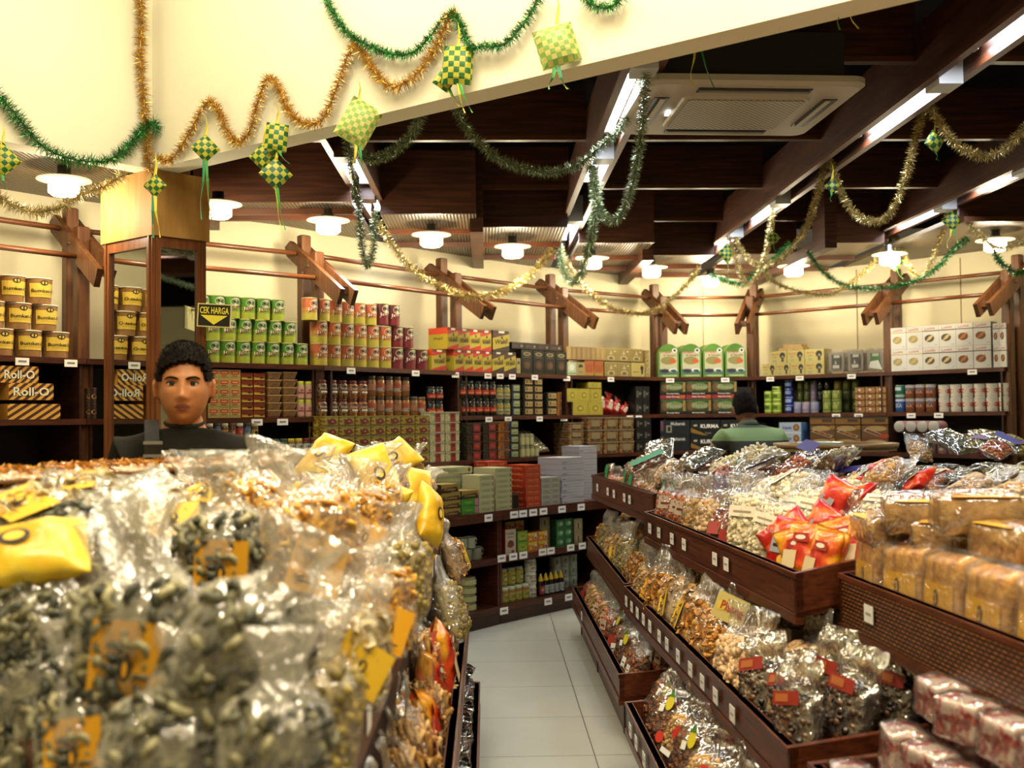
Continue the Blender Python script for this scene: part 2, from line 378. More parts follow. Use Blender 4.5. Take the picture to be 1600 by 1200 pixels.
# cross boards of the dark ceiling
for y in (3.3, 4.58, 5.89, 7.16, 8.38):
    xl = -1.73 - (y - 5.5 - 0.2) / 0.775 if y < 5.5 else -1.79
    cuts = [x for x in (-0.76, 0.655, 1.99, 3.2)]
    segs = []; x = max(xl, -1.79)
    for c in cuts + [4.6]:
        if c - 0.08 > x: segs.append((x, c - 0.08))
        x = max(x, c + 0.08)
    mb = MB()
    for x0, x1 in segs:
        ys = [s_[2] for s_ in SOF if s_[0] < (x0 + x1) / 2 < s_[1]]
        if ys and y > ys[0] + .1: continue
        mb.box(x0, y, 3.05, x1, y + 0.04, 3.34, WOOD_B); mb.box(x0, y - 0.006, 3.05, x1, y, 3.075, WOOD_EDGE)
    if mb.v: struct(mb, 'ceiling_joist')
# light channels along the shop, fluorescent battens between two boards
TUBE = M('f4f8ff', 0.4, emit=14.0, name='lit_fluorescent_tube')
HOUS = M('c9ccd0', 0.35)
CH = [(-0.76, [(5.9, 6.7), (7.0, 7.6)], 7.9, 0.11), (0.655, [(4.45, 5.5), (5.95, 6.65), (7.8, 8.9)], 9.3, 0.12),
      (1.99, [(2.95, 4.25), (4.65, 5.6), (7.2, 8.1), (8.5, 9.3)], 9.8, 0.12), (3.2, [(4.6, 5.7), (6.3, 6.95), (7.4, 8.3)], 9.0, 0.10)]
names = ['far left', 'middle', 'right hand', 'far right']
for ci, (x, tubes, y1, wch) in enumerate(CH):
    y0 = ybulk(x) + 0.02; y1 = min(y1, wall_y(x) - 0.03)
    mb = MB()
    for sx in (-1, 1):
        mb.box(x + sx * 0.07 - 0.016, y0, 2.93, x + sx * 0.07 + 0.016, y1, 3.2, WOOD_B)
        mb.box(x + sx * 0.07 - 0.018, y0, 2.925, x + sx * 0.07 + 0.018, y1, 2.945, WOOD_EDGE)
    mb.box(x - 0.052, y0, 3.1, x + 0.052, y1, 3.16, BLACKCEIL)
    struct(mb, 'ceiling_channel')
    for ti, (a, b) in enumerate(tubes):
        r = empty('fluorescent_light', (x, (a + b) / 2, 3.0), 0, 'lit white fluorescent tube, %s from the front in the %s ceiling channel' % (ORD[ti], names[ci]), 'ceiling light', 'fluorescent tubes in the ceiling channels')
        L_ = (b - a) / 2
        m2 = MB(); m2.box(-0.05, -L_, 0.055, 0.05, L_, 0.095, HOUS); m2.build('housing', r)
        m3 = MB(); m3.tube([(0, -L_ + .03, 0.02), (0, L_ - .03, 0.02)], 0.03, TUBE, 10); m3.build('tube', r)
        m4 = MB()
        for e in (-1, 1): m4.box(-0.035, e * L_ - 0.02, -0.015, 0.035, e * L_ + 0.02, 0.06, HOUS)
        m4.build('end_cap', r)
        l = area_light('fluorescent_light_glow', (x, (a + b) / 2, 2.975), 0.07, (b - a) - 0.05, TUBE_W * (b - a), COOL)
        # small hanging blocks between tubes
    for ti, (a, b) in enumerate(tubes):
        if a - 0.3 > y0:
            m5 = MB(); m5.box(x - 0.052, a - 0.24, 2.90, x + 0.052, a - 0.10, 3.09, HOUS if ci else WOOD_B)
            struct(m5, 'ceiling_spacer')
# surface lamps: disc of glass with a lit drum
LAMP_PX = [(100, 288), (341, 325), (513, 350), (674, 372), (801, 390), (925, 408), (1018, 422), (1110, 437), (1240, 420), (1390, 402), (1555, 380)]
GLOW = M('fff0c8', 0.4, emit=16.0, name='lit_lamp_glass'); RIM = M('e6d9b8', 0.2, emit=0.8, name='lamp_glass_rim')
lampd = []
for i, (px, py) in enumerate(LAMP_PX):
    p = at_h(px, py, 2.74)
    r = empty('ceiling_lamp', (p.x, p.y, 2.74), 0, 'lit round glass ceiling lamp, %s along the curved wall' % ordl(i, 11), 'ceiling lamp', 'round lamps along the wall')
    a = MB(); a.lathe([(0.035, 0.095), (0.035, 0.055), (0.05, 0.05), (0.05, 0.035)], METAL, 14); a.build('fitting', r)
    a = MB(); a.lathe([(0.05, 0.03), (0.135, 0.026), (0.138, 0.02), (0.05, 0.018)], RIM, 24); a.build('glass_disc', r)
    a = MB(); a.lathe([(0.07, 0.018), (0.078, -0.0), (0.078, -0.045), (0.06, -0.06)], GLOW, 20); a.build('lit_drum', r)
    point_light('ceiling_lamp_glow', (p.x, p.y, 2.62), LAMP_W, WARM, 0.07)
# ceiling cassette air conditioner
c4 = [at_h(x, y, 2.87) for x, y in ((1010, 118), (1372, 122), (1290, 218), (985, 212))]
ax0, ax1 = 0.66, 1.60; ay0, ay1 = 4.32, 5.14
AC = M('b9b0a0', 0.5, name='air_conditioner_plastic'); ACG = M('8d8676', 0.55)
ac = empty('air_conditioner', ((ax0 + ax1) / 2, (ay0 + ay1) / 2, 2.87), math.radians(2.5), 'grey white square ceiling cassette air conditioner beside the middle light channel', 'air conditioner')
w, d = (ax1 - ax0) / 2, (ay1 - ay0) / 2
m = MB()
def rr(w, d, z, k, n=6):
    out = []
    for q, (sx, sy) in enumerate(((1, 1), (-1, 1), (-1, -1), (1, -1))):
        for j in range(n + 1):
            a = PI / 2 * q + PI / 2 * j / n; out.append((sx * (w - k) + k * math.cos(a), sy * (d - k) + k * math.sin(a), z))
    return out
m.loft([rr(w, d, 0.04, 0.07), rr(w, d, 0.015, 0.07), rr(w - 0.02, d - 0.02, 0.0, 0.06)], AC, caps=True); m.build('panel', ac)
m = MB(); m.box(-w + .08, -d + .08, 0.04, w - .08, d - .08, 0.25, M('2a2824')); m.build('body', ac)
m = MB(); m.loft([rr(w * .60, d * .60, 0.0, 0.04), rr(w * .59, d * .59, -0.012, 0.04)], AC, caps=True)
def grill_mat():
    mm, nt, b = newmat('intake_grille'); L = nt.links.new; tc = N(nt, 'ShaderNodeTexCoord')
    w1 = N(nt, 'ShaderNodeTexWave', bands_direction='DIAGONAL', i_Scale=22.0); L(tc.outputs['Object'], w1.inputs[0])
    mp = N(nt, 'ShaderNodeMapping'); mp.inputs['Rotation'].default_value = (0, 0, PI / 2); L(tc.outputs['Object'], mp.inputs[0])
    w2 = N(nt, 'ShaderNodeTexWave', bands_direction='DIAGONAL', i_Scale=22.0); L(mp.outputs[0], w2.inputs[0])
    mx = N(nt, 'ShaderNodeMath', operation='MAXIMUM'); L(w1.outputs['Fac'], mx.inputs[0]); L(w2.outputs['Fac'], mx.inputs[1])
    r = ramp(nt, [(0.45, '4f4a40'), (0.75, 'b3a992')]); L(mx.outputs[0], r.inputs[0]); L(r.outputs[0], b.inputs['Base Color']); return mm
m.loft([rr(w * .55, d * .55, -0.013, 0.02), rr(w * .55, d * .55, -0.016, 0.02)], grill_mat(), caps=True); m.build('intake_grille', ac)
DK = M('15171b', 0.4)
for k in range(4):
    T = Matrix.Rotation(PI / 2 * k, 4, 'Z'); ww, dd = (w, d) if k % 2 == 0 else (d, w)
    m = MB(); m.box(-ww * .52, -dd * .86, -0.004, ww * .52, -dd * .72, 0.002, DK, T=T)
    v = MB(); v.box(-ww * .5, -dd * .80, -0.008, ww * .5, -dd * .755, -0.003, AC if k % 2 else ACG, T=T)
    vo = m.build('air_vent', ac); v.build('louvre', vo)
m = MB(); m.box(-w * .66, -0.03, -0.012, -w * .62, 0.03, -0.004, M('fafafa', emit=2.0)); m.build('indicator_light', ac)

# ================================================================ WALL FIXTURES
H1, H2, H3, HC, HL1, HL2 = 1.845, 1.505, 1.17, 0.82, 0.48, 0.13
SF, SF3, SC = 0.22, 0.30, 0.70
R_b, R_f, R_3, R_c = ring(-0.262), ring(SF), ring(SF3), ring(SC)
R_c1, R_b1 = ring(SC - 0.03), ring(-0.235)
shift = (ND[4] - ND[5]).normalized() * .06 + (ND[3] - ND[4]).normalized() * .05
R_c[4] = R_c[4] + shift; R_c1[4] = R_c1[4] + shift
BAYN = ['bay left of the mirrored column', 'bay with green tins', 'bay with orange tins', 'bay with red and yellow boxes',
        'bay with beige boxes', 'bay behind the striped shirt', 'bay with the clear containers', 'bay with white cookie boxes']
TAGS = {0: [(34, 0, 0), (110, 0, 1)], 1: [(401, 1, 0), (441, 1, 0)], 2: [(548, 0, 0), (649, 0, 0), (593, 1, 0), (654, 1, 0)],
        3: [(711, 0, 0), (762, 0, 0), (781, 0, 0), (800, 0, 0), (835, 0, 0), (763, 1, 0), (793, 1, 0), (842, 1, 0), (746, 2, 0), (762, 2, 0)],
        4: [(885, 0, 0), (954, 0, 0), (880, 1, 0), (983, 1, 0), (997, 1, 0)], 5: [(1047, 0, 0), (1133, 0, 0)],
        6: [(1204, 0, 0), (1250, 0, 0), (1331, 0, 0), (1306, 1, 0), (1341, 1, 0)], 7: [(1520, 0, 0), (1423, 1, 0), (1466, 1, 0)]}
LTAGS = [(803, .76, 3), (817, .76, 3), (833, .76, 3), (849, .76, 3), (878, .76, 3), (908, .76, 3), (763, .76, 2),
         (783, .45, 3), (801, .45, 3), (817, .45, 3), (847, .45, 3), (860, .45, 3), (891, .45, 3), (909, .45, 3), (786, .07, 3), (855, .07, 3), (887, .07, 3)]
def price_tag(parent, b, u, s, h, w=0.075, hh=0.04):
    m = MB(); T = Matrix.Translation(bay_pt(b, u, s + 0.004, h)) @ Matrix.Rotation(bay_rz(b), 4, 'Z')
    m.box(-w / 2, -0.002, -hh / 2, w / 2, 0.002, hh / 2, PAPER, T=T)
    m.box(-w * .3, -0.003, -hh * .1, w * .3, -0.0021, hh * .16, M('77777a'), T=T)
    return m.build('price_tag', parent)
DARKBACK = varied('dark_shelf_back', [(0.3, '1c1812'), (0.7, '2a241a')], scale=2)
for b in range(8):
    i = B0 + b
    root = empty('shelving_unit', bay_pt(b, 0, 0, 0), 0, 'tall reddish wood wall shelving, ' + BAYN[b], 'shelving', 'wall shelving bays')
    inv = root.matrix_world.inverted() if False else Matrix.Translation(-bay_pt(b, 0, 0, 0))
    def part(mb, name):
        o = mb.build(name, root); o.location = -bay_pt(b, 0, 0, 0); return o
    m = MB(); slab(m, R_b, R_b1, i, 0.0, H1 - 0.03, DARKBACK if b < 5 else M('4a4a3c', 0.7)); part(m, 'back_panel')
    for h, R, nm in ((H1, R_f, 'shelf'), (H2, R_f, 'shelf'), (H3, R_3, 'shelf')):
        m = MB(); slab(m, R_b1, R, i, h - 0.032, h, WOOD_H); part(m, nm)
    m = MB(); slab(m, R_3, R_c, i, HC - 0.07, HC, WOOD_H); slab(m, R_b1, R_3, i, HC - 0.04, HC, WOOD_H); part(m, 'counter')
    for h in (HL1, HL2):
        m = MB(); slab(m, R_b1, R_c1, i, h - 0.045, h, WOOD_H); part(m, 'lower_shelf')
    m = MB(); slab(m, R_b1, R_c1, i, 0.0, HL2 - 0.046, WOOD_D); part(m, 'plinth')
    a, t, n, L_ = bay_frame(b); T = Matrix.Translation(Vector((a.x, a.y, 0))) @ Matrix.Rotation(bay_rz(b), 4, 'Z')
    for k, sg_ in ((i, 1), (i + 1, -1)):                  # side panels along the mitre lines
        dv = t * (.020 * sg_); p_, q2 = R_b1[k] + t * (.004 * sg_), R_c1[k] + t * (.004 * sg_)
        m = MB(); m.prism([tuple(p_), tuple(q2 - (q2 - p_).normalized() * .004), tuple(q2 - (q2 - p_).normalized() * .004 + dv), tuple(p_ + dv)], HL2, HC - .072, WOOD_H); part(m, 'side_panel')
    for x in (0.045, L_ - 0.06):
        m = MB(); m.box(x, -SF + .01, HC, x + 0.015, 0.22, H1 - 0.033, WOOD_D, T=T); part(m, 'upright')
    for px, sh, _ in TAGS.get(b, []):
        h = (H1, H2, H3)[sh]; s = (SF, SF, SF3)[sh]; u, _y = u_at(b, px, s)
        o = price_tag(root, b, u, s, h - 0.03); o.location = -bay_pt(b, 0, 0, 0)
    for px, h, bb in LTAGS:
        if bb == b:
            s = SC if h > .6 else SC - 0.03; u, _y = u_at(b, px, s, 850); o = price_tag(root, b, u, s, h + .02, 0.085, 0.05); o.location = -bay_pt(b, 0, 0, 0)
# rack posts with the two sloping bracket arms
PNM = ['left of the mirrored column', 'between the green and the orange tins', 'above the red and yellow boxes', 'above the black boxes',
       'between the beige boxes and round topped cartons', 'right of the round topped cartons', 'left of the white cookie boxes', 'at the right edge of the picture']
NB = []
for k in range(8):
    i = B0 + 1 + k; p = ND[i]; t = (ND[i+1] - ND[i-1]).normalized(); n = Vector((t.y, -t.x)); rz = math.atan2(t.y, t.x)
    NB.append((p, n, t))
    r = empty('bracket_post', (p.x, p.y, 0), rz, 'pair of wooden posts with sloping bracket arms, ' + PNM[k], 'post', 'bracket posts along the wall')
    # local: x along wall, -y into the room
    m = MB(); m.bbox(-0.036, -0.035, 0, 0.036, 0.035, 2.73, WOOD_V, 0.012); m.build('rear_post', r)
    m = MB(); m.bbox(-0.036, -0.185, 0, 0.036, -0.115, 2.60, WOOD_V, 0.012); m.build('front_post', r)
    for sx in (-1, 1):
        m = MB(); x = sx * 0.054
        ya, za, yb, zb = 0.10, 2.655, -0.475, 2.275; hh = 0.052
        dy, dz = yb - ya, zb - za; l = math.hypot(dy, dz); dy /= l; dz /= l; ny, nz = dz, -dy
        q = [(ya - ny * hh + dy * .03, za - nz * hh + dz * .03), (ya - ny * hh * .2 - dy * .02, za - nz * hh * .2 - dz * .02), (ya + ny * hh + dy * .01, za + nz * hh + dz * .01), (yb + ny * hh, zb + nz * hh), (yb - ny * hh + dy * .015, zb - nz * hh + dz * .015)]
        R = [[(x + dx, yy, zz) for yy, zz in q] for dx in (-0.017, 0.017)]
        m.loft(R, WOOD_V); m.build('bracket_arm', r)
    m = MB(); m.box(-0.038, -0.44, 2.30, 0.038, -0.34, 2.345, WOOD_V); m.build('cross_block', r)
    for yy, zz in ((-0.0, 2.60), (-0.15, 2.50)):
        m = MB(); m.lathe([(0.012, -0.08), (0.012, 0.08)], M('3a2412'), 8, T=Matrix.Translation((0, yy, zz)) @ Matrix.Rotation(PI / 2, 4, 'Y')); m.build('bolt', r)
pts0 = [Vector((-3.36, 5.0))] ; 
for lvl, (s, h, nm) in enumerate(((0.02, 2.60, 'upper'), (0.235, 2.415, 'lower'))):
    prev = None
    P_ = [(Vector((-3.36, 5.0)), Vector((0.78, -0.62)), None)] + NB
    for k in range(len(P_)):
        p, n, _t = P_[k]; q = p + n * s
        if prev is not None:
            d = (q - prev).normalized(); a_, b_ = prev + d * 0.078, q - d * 0.078
            m = MB(); m.tube([(a_.x, a_.y, h), (b_.x, b_.y, h)], 0.016, M('5c3317', 0.35), 10)
            tag(m.build('hanging_rail'), '%s round wooden rail running %s' % (nm, ('to the left of the post left of the mirrored column' if k == 1 else 'to the post ' + PNM[k-1])), 'rail', 'rails along the wall')
        prev = q
# mirrored column
cF, cL, cR = Vector((-1.73, 5.5)), Vector((-2.08, 5.79)), Vector((-1.506, 5.71)); cB = cL + cR - cF
col = empty('mirrored_column', (cF.x, cF.y, 0), 0, 'square wooden column with mirror panels under a plain wood header', 'column')
def face_T(p, q):
    t = (q - p).normalized(); return Matrix.Translation(Vector((p.x - cF.x, p.y - cF.y, 0))) @ Matrix.Rotation(math.atan2(t.y, t.x), 4, 'Z'), (q - p).length
m = MB(); m.prism([((p - cF) * 0.86 + (cB - cF) * 0.07).to_tuple() for p in (cF, cR, cB, cL)], 0, HB - 0.01, M('3b2415')); m.build('core', col)
m = MB(); c_ = (cF + cB) / 2; m.prism([(((p - c_) * 1.07 + c_ - cF)).to_tuple() for p in (cF, cR, cB, cL)], 2.455, HB - 0.002, varied('header_wood', [(0.3, '9a7138'), (0.7, 'a8824a')], 3, 0.6, (8, 8, 1), spec=.2)); m.build('header', col)
MIR = M('c8ccc8', 0.02, 1.0, name='mirror_glass')
for (p, q) in ((cL, cF), (cF, cR)):
    T, L_ = face_T(p, q)
    m = MB(); e = 0.05
    m.box(0, 0.0, 0, e, 0.04, 2.455, WOOD_C, T=T); m.box(L_ - e, 0.0, 0, L_, 0.04, 2.455, WOOD_C, T=T)
    m.box(e * .35, -0.008, 0, e * .6, 0.0, 2.455, WOOD_C, T=T); m.box(L_ - e * .6, -0.008, 0, L_ - e * .35, 0.0, 2.455, WOOD_C, T=T)
    m.box(e, 0.0, 2.40, L_ - e, 0.04, 2.455, WOOD_C, T=T); m.box(e, 0.0, 0, L_ - e, 0.04, 0.3, WOOD_C, T=T); m.build('frame', col)
    m = MB(); m.box(e, 0.016, 0.3, L_ - e, 0.022, 2.40, MIR, T=T); m.build('mirror', col)
# CEK HARGA sign on the column's right edge
sp = at_y(335, 493, 5.62)
sg = empty('price_check_sign', sp, math.radians(4), 'small black sign with yellow arrow reading CEK HARGA on the mirrored column', 'sign')
m = MB(); m.box(-0.088, -0.004, -0.062, 0.088, 0.004, 0.062, M('d8cf8c')); m.box(-0.082, -0.006, -0.056, 0.082, 0.0, 0.056, M('16160f', 0.3)); m.build('board', sg, rot=(0, math.radians(3), 0))
YEL = M('e8d83a', 0.5)
m = MB(); m.deco([('t', 'CEK HARGA', 0, 0.026, 0.15, 0.036, YEL), ('p', [(-0.07, 0.0), (0, -0.05), (0.07, 0.0)], YEL)], y=-0.008); m.build('lettering', sg, rot=(0, math.radians(3), 0))
m = MB(); m.tube([(0.0, 0.0, 0.05), (0.0, 0.06, 0.055)], 0.008, METAL); m.build('fixing', sg)
# ================================================================ SHELF GOODS (unit sized: 1 x 1 x 1, front is -y)
TONE[:] = [.80, 1.0]
GRN, GRN2 = M('4a7f26', 0.4), M('9aa536', 0.4); ORG, ORY = M('b85f36', 0.4), M('b3a63c', 0.4); MAR, MAR2 = M('5a2422', 0.4), M('6e1f24', 0.4)
OFF = M('efe9d2', 0.5); RED = M('c5281c', 0.4); DRED = M('7c1c14', 0.4); BLK = M('17140f', 0.35); BRN = M('4a2a16', 0.5); TAN = M('b58a52', 0.5)
YEL2 = M('d9bf2c', 0.45); YLB = M('eac64c', 0.5); GOLD = M('c9a04a', 0.4); PINK = M('d79a98', 0.5); BLU = M('2c4fa8', 0.35); LBLU = M('8fb4de', 0.5)
def K(key, name, *parts): KINDS[key] = (name, [(pn, mb.mesh(pn if i else name)) for i, (pn, mb) in enumerate(parts)])
def cyl(cb, ct, lid, split=0.45, r=0.49, seg=24, taper=0.0, rim=0.03, blend=None):
    m = MB(); r0 = r * (1 - taper); f = lambda z: r0 + (r - r0) * z
    if blend: m.lathe([(r0, 0), (f(split - .14), split - .14)], cb, seg, caps=False); m.lathe([(f(split - .14), split - .14), (f(split + .1), split + .1)], blend, seg, caps=False); m.lathe([(f(split + .1), split + .1), (f(.96), .96)], ct, seg, caps=False)
    else: m.lathe([(r0, 0), (f(split), split)], cb, seg, caps=False); m.lathe([(f(split), split), (f(.96), .96)], ct, seg, caps=False)
    l = MB(); l.lathe([(r * 1.01, .955), (r * 1.03, .962), (r * 1.03, .985), (r * .98, 1.0), (r * .9, 0.99), (0.001, .99)], lid, seg)
    m.lathe([(0.001, 0.002), (r0, 0.0)], cb, seg, caps=False)
    return m, l
SCR = M('7a2420', 0.5)
EMB = [('e', .03, .73, .25, .19, M('c9c6a6', .5)), ('e', -.04, .75, .07, .05, INK), ('e', .13, .77, .06, .075, M('4a4a40')), ('e', .05, .69, .035, .025, BLK), ('e', .03, .84, .14, .03, M('94a08c')), ('e', -.08, .66, .05, .02, M('8f8f80')),
       ('t', 'Jossi', -0.02, .50, .62, .2, OFF, .25), ('t', 'Jossi', 0, .505, .58, .17, SCR, .25), ('r', -.38, .375, .1, .39, SCR)]
for key, cb, ct, bl in (('tin_green', GRN2, GRN, M('71922c', 0.4)), ('tin_orange', ORY, ORG, M('b98838', 0.4)), ('tin_maroon', MAR2, MAR, M('642224', 0.4))):
    a, l = cyl(cb, ct, M('a8a264', 0.4), blend=bl); e = MB(); e.deco(EMB, wrap=0.492); K(key, 'biscuit_tin', ('tin', a), ('lid', l), ('label', e))
# brown tub with yellow label
def soft(z): return 0.44 + 0.05 * z
KRAFT = varied('kraft_tub_board', [(0.3, '7c5630'), (0.7, '906838')], 5, 0.55)
a, l = cyl(KRAFT, KRAFT, OFF, taper=0.11, rim=.05)
e = MB(); e.deco([('r', -.40, .24, .40, .80, M('6a4a1e')), ('r', -.385, .255, .385, .785, YLB), ('e', 0, .80, .11, .10, INK), ('e', 0, .80, .07, .06, YLB), ('r', -.02, .73, .02, .87, INK),
                  ('t', 'Bumket-O', 0, .50, .66, .13, BLK), ('r', -.25, .36, .25, .37, M('9a7a2a'))], wrap=soft)
K('tub_kraft', 'biscuit_tub', ('tub', a), ('lid', l), ('label', e))
def box(front, side=None, top=None, items=(), sitems=(), titems=()):
    m = MB(); m.box(-.5, -.5, 0, .5, .5, 1, side or front); m.v = m.v
    m.deco([('r', -.5, 0, .5, 1, front)], y=-.501)
    m.deco(items, y=-.503)
    if sitems:
        for rot in (PI / 2, -PI / 2): m.deco(sitems, y=-.502, T=Matrix.Rotation(rot, 4, 'Z'))
    if top: m.add([(-.5, -.5, 1.001), (.5, -.5, 1.001), (.5, .5, 1.001), (-.5, .5, 1.001)], [(0, 1, 2, 3)], top)
    return m
STR1, STR2 = M('4a2410', 0.5), M('dca648', 0.5)
st = []
for k in range(-3, 6):
    x = -.5 + k * .2
    pts = [(x, 0), (x + .1, 0), (x + .55, 1), (x + .45, 1)]
    cl = [(min(.5, max(-.5, px)), pz) for px, pz in pts]
    if cl[1][0] > -.5 or cl[2][0] > -.5:
        # clip slanted band against the box sides
        P = []
        for (p, q) in zip(pts, pts[1:] + pts[:1]):
            P.append(p)
        def clip(P, s, lim):
            o = []
            for i in range(len(P)):
                p, q = P[i], P[(i + 1) % len(P)]; ip, iq = s * p[0] <= s * lim, s * q[0] <= s * lim
                if ip: o.append(p)
                if ip != iq: t = (lim - p[0]) / (q[0] - p[0]); o.append((lim, p[1] + t * (q[1] - p[1])))
            return o
        P = clip(P, 1, .5); P = clip(P, -1, -.5) if P else P
        if len(P) > 2: st.append(('p', P, STR2))
K('box_roll', 'biscuit_box', ('box', box(STR1, STR2, STR2, st + [('t', 'Roll-O', .02, .47, .80, .52, BLK), ('t', 'Roll-O', 0, .5, .80, .52, OFF)])))
K('box_stripe', 'biscuit_box', ('box', box(STR1, STR2, STR2, st)))
dm = []
for r_ in range(2):
    for c_ in range(5):
        x, z = -.4 + .2 * c_ + (.0 if r_ else 0), .27 + .46 * r_; dm.append(('p', [(x - .1, z), (x, z - .23), (x + .1, z), (x, z + .23)], M('1f6a3a') if (r_ + c_) % 2 else M('d9b050')))
K('box_diamond', 'biscuit_box', ('box', box(M('2a3420'), M('2a3420'), None, dm)))
K('jar_coffee', 'dark_jar', ('jar', cyl(M('2e1a10', 0.3), M('2e1a10', 0.3), M('3c2414', .4))[0]), ('lid', cyl(BRN, BRN, M('3c2414', .4))[1]), ('label', MB().deco([('e', 0, .45, .3, .16, M('b07c3c')), ('e', 0, .45, .2, .1, BLK), ('r', -.03, .36, .03, .54, GOLD)], wrap=.492)))
# red/yellow fish cracker box
K('box_wafer', 'cracker_box', ('box', box(M('b9a62c', .45), M('b9a828', .4), M('b8381a', .4), [('r', -.5, .86, .5, 1, DRED), ('r', -.15, .88, .2, .97, OFF), ('p', [(-.5, 0), (.5, 0), (.5, .26), (-.5, .06)], RED), ('p', [(-.5, .66), (-.5, .86), (.5, .86)], RED),
   ('t', 'Wakil', 0, .46, .78, .24, INK, .12), ('p', [(-.02, .66), (.06, .78), (.12, .66), (.05, .58)], INK), ('r', -.3, .36, .4, .375, INK)], [('r', -.5, .7, .5, 1, M('d8431e', .4)), ('t', 'Wakil', 0, .5, .5, .12, INK)])))
K('box_wafer_brown', 'cracker_box', ('box', box(M('b9a62c', .45), M('33201a', .4), M('33201a', .4), [('r', -.5, .86, .5, 1, M('33201a')), ('r', -.15, .88, .2, .97, OFF), ('p', [(-.5, 0), (.5, 0), (.5, .3), (-.5, .06)], M('33201a')), ('p', [(-.5, .62), (-.5, .86), (.5, .86)], M('4a2a20')),
   ('t', 'Wakil', 0, .48, .78, .24, INK, .12), ('p', [(-.02, .66), (.06, .78), (.12, .66), (.05, .58)], INK)])))
K('box_black', 'black_box', ('box', box(M('1b1f19', .3), M('15130f', .3), M('15130f', .3), [('e', 0, .83, .32, .08, M('a08c60')), ('e', 0, .83, .22, .045, M('4a4030')), ('e', 0, .38, .32, .2, M('3f2a1c')), ('e', .02, .36, .2, .13, M('5a3a26')), ('r', -.3, .68, .3, .70, M('6e6a5c'))])))
K('box_black_low', 'black_box', ('box', box(M('2e2220', .3), M('15130f', .3), M('15130f', .3), [('r', -.4, .3, 0, .6, M('4f3a34')), ('r', .2, .3, .35, .6, M('8a8672'))])))
BEI = M('9c8a4e', .5)
K('box_beige', 'beige_box', ('box', box(BEI, M('a8884e', .5), M('b39c66', .5), [('r', -.44, .08, .44, .92, M('8a7a48')), ('e', .0, .22, .3, .2, M('b9a878')), ('e', 0, .2, .18, .12, M('6a5a36')), ('p', [(-.14, .5), (0, .85), (.14, .5)], M('b8ac7e')), ('e', .3, .75, .08, .07, M('c8bc90'))])))
K('box_spine', 'beige_box', ('box', box(M('a88a54', .5), M('a8884e', .5), M('b39c66', .5), [('r', -.5, 0, -.44, 1, M('6f5830')), ('r', -.1, .2, .1, .8, M('b59a66'))])))
K('box_beige_fig', 'beige_box', ('box', box(M('b7a860', .5), BEI, None, [('e', .3, .62, .12, .18, BLK), ('r', .24, .2, .38, .6, INK), ('r', -.35, .3, .05, .36, M('7a6a3a'))])))
K('box_redfade', 'orange_box', ('box', box(M('b0602c', .45), M('b0602c'), M('d8552a'), [('r', -.5, 0, .5, .35, M('b08a3a')), ('r', -.5, .35, .5, .6, M('b8702f')), ('r', -.4, .2, .4, .75, M('a8562a'))])))
K('box_white_green', 'pale_box', ('box', box(M('b9bf9c', .45), M('b9bf9c'), M('d8552a'), [('e', .0, .6, .3, .25, M('d5dcd0')), ('r', -.45, .08, .45, .2, M('7f9a6a'))])))
K('box_dome', 'pale_box', ('box', box(M('ab9b62', .45), M('b9bf9c'), M('d8552a'), [('e', 0, .62, .3, .22, M('3a241c')), ('r', -.34, .4, .34, .6, M('ab9b62')), ('r', -.3, .2, .3, .3, M('8a7a4a'))])))
OLIV = M('b0a43c', .5)
K('box_yellow', 'yellow_box', ('box', box(OLIV, M('8f8430', .5), M('bfb24a', .5), [('r', -.42, .08, .42, .92, M('a0942f')), ('r', -.38, .12, .38, .88, OLIV), ('e', -.02, .5, .22, .26, M('8f8228')), ('r', -.1, .4, .1, .6, M('bfb552'))])))
K('box_redcream', 'small_carton', ('box', box(M('b9a45e', .5), M('a68c4c', .5), None, [('r', -.38, .5, .38, .88, RED), ('r', -.28, .62, .28, .76, M('d8b070')), ('r', -.42, .12, .42, .3, M('a08a4a')), ('r', -.3, .3, .2, .42, M('8c5a34'))])))
# green round-topped carton
m = MB(); n = 12; arc = [(.5 * math.cos(PI * j / n), .68 + .32 * math.sin(PI * j / n)) for j in range(n + 1)]; out = [(-.5, 0)] + [(.5, 0)] + arc
out = [(.5, 0)] + arc + [(-.5, 0)]
m.loft([[(x, -.5, z) for x, z in out], [(x, .5, z) for x, z in out]], M('6d8f34', .4))
m.deco([('p', [(x * .97, z * .985 + .005) for x, z in out], M('5d9138', .4)), ('r', -.42, .05, .42, .76, M('c2c2a0', .45)), ('t', 'Kripik', -.12, .74, .5, .08, RED), ('t', '& Nangka', .06, .65, .6, .07, DRED), ('e', -.02, .50, .36, .12, M('8e8a52')), ('e', .2, .48, .18, .07, M('c4622a')),
        ('e', .3, .80, .13, .07, M('e8ece0')), ('e', .3, .80, .06, .035, BLK), ('r', -.46, .06, .46, .24, M('52705e')), ('e', -.2, .19, .22, .06, M('262a3c')), ('e', .22, .21, .22, .06, M('dce4e0')), ('e', .24, .19, .15, .04, M('2f4a4a')), ('r', -.3, .02, .4, .07, M('a8c47c'))], y=-.503)
K('carton_round', 'round_top_carton', ('carton', m))
K('box_pattern', 'patterned_box', ('box', box(M('343a22', .35), M('2e3220', .35), M('20241a', .35), [('e', -.3, .55, .16, .33, M('6a4a28')), ('e', .05, .58, .36, .26, M('71824a')), ('t', 'Flossi', .05, .56, .56, .3, M('a3a58a')), ('r', -.5, .0, .5, .16, BLK), ('t', 'Kacang Hijau', 0, .08, .5, .09, WHITE),
   ('r', .4, .2, .5, .9, M('9a8040')), ('e', .45, .5, .03, .06, M('c4402a')), ('r', -.46, .86, .4, .94, M('2c6a3a'))], [])))
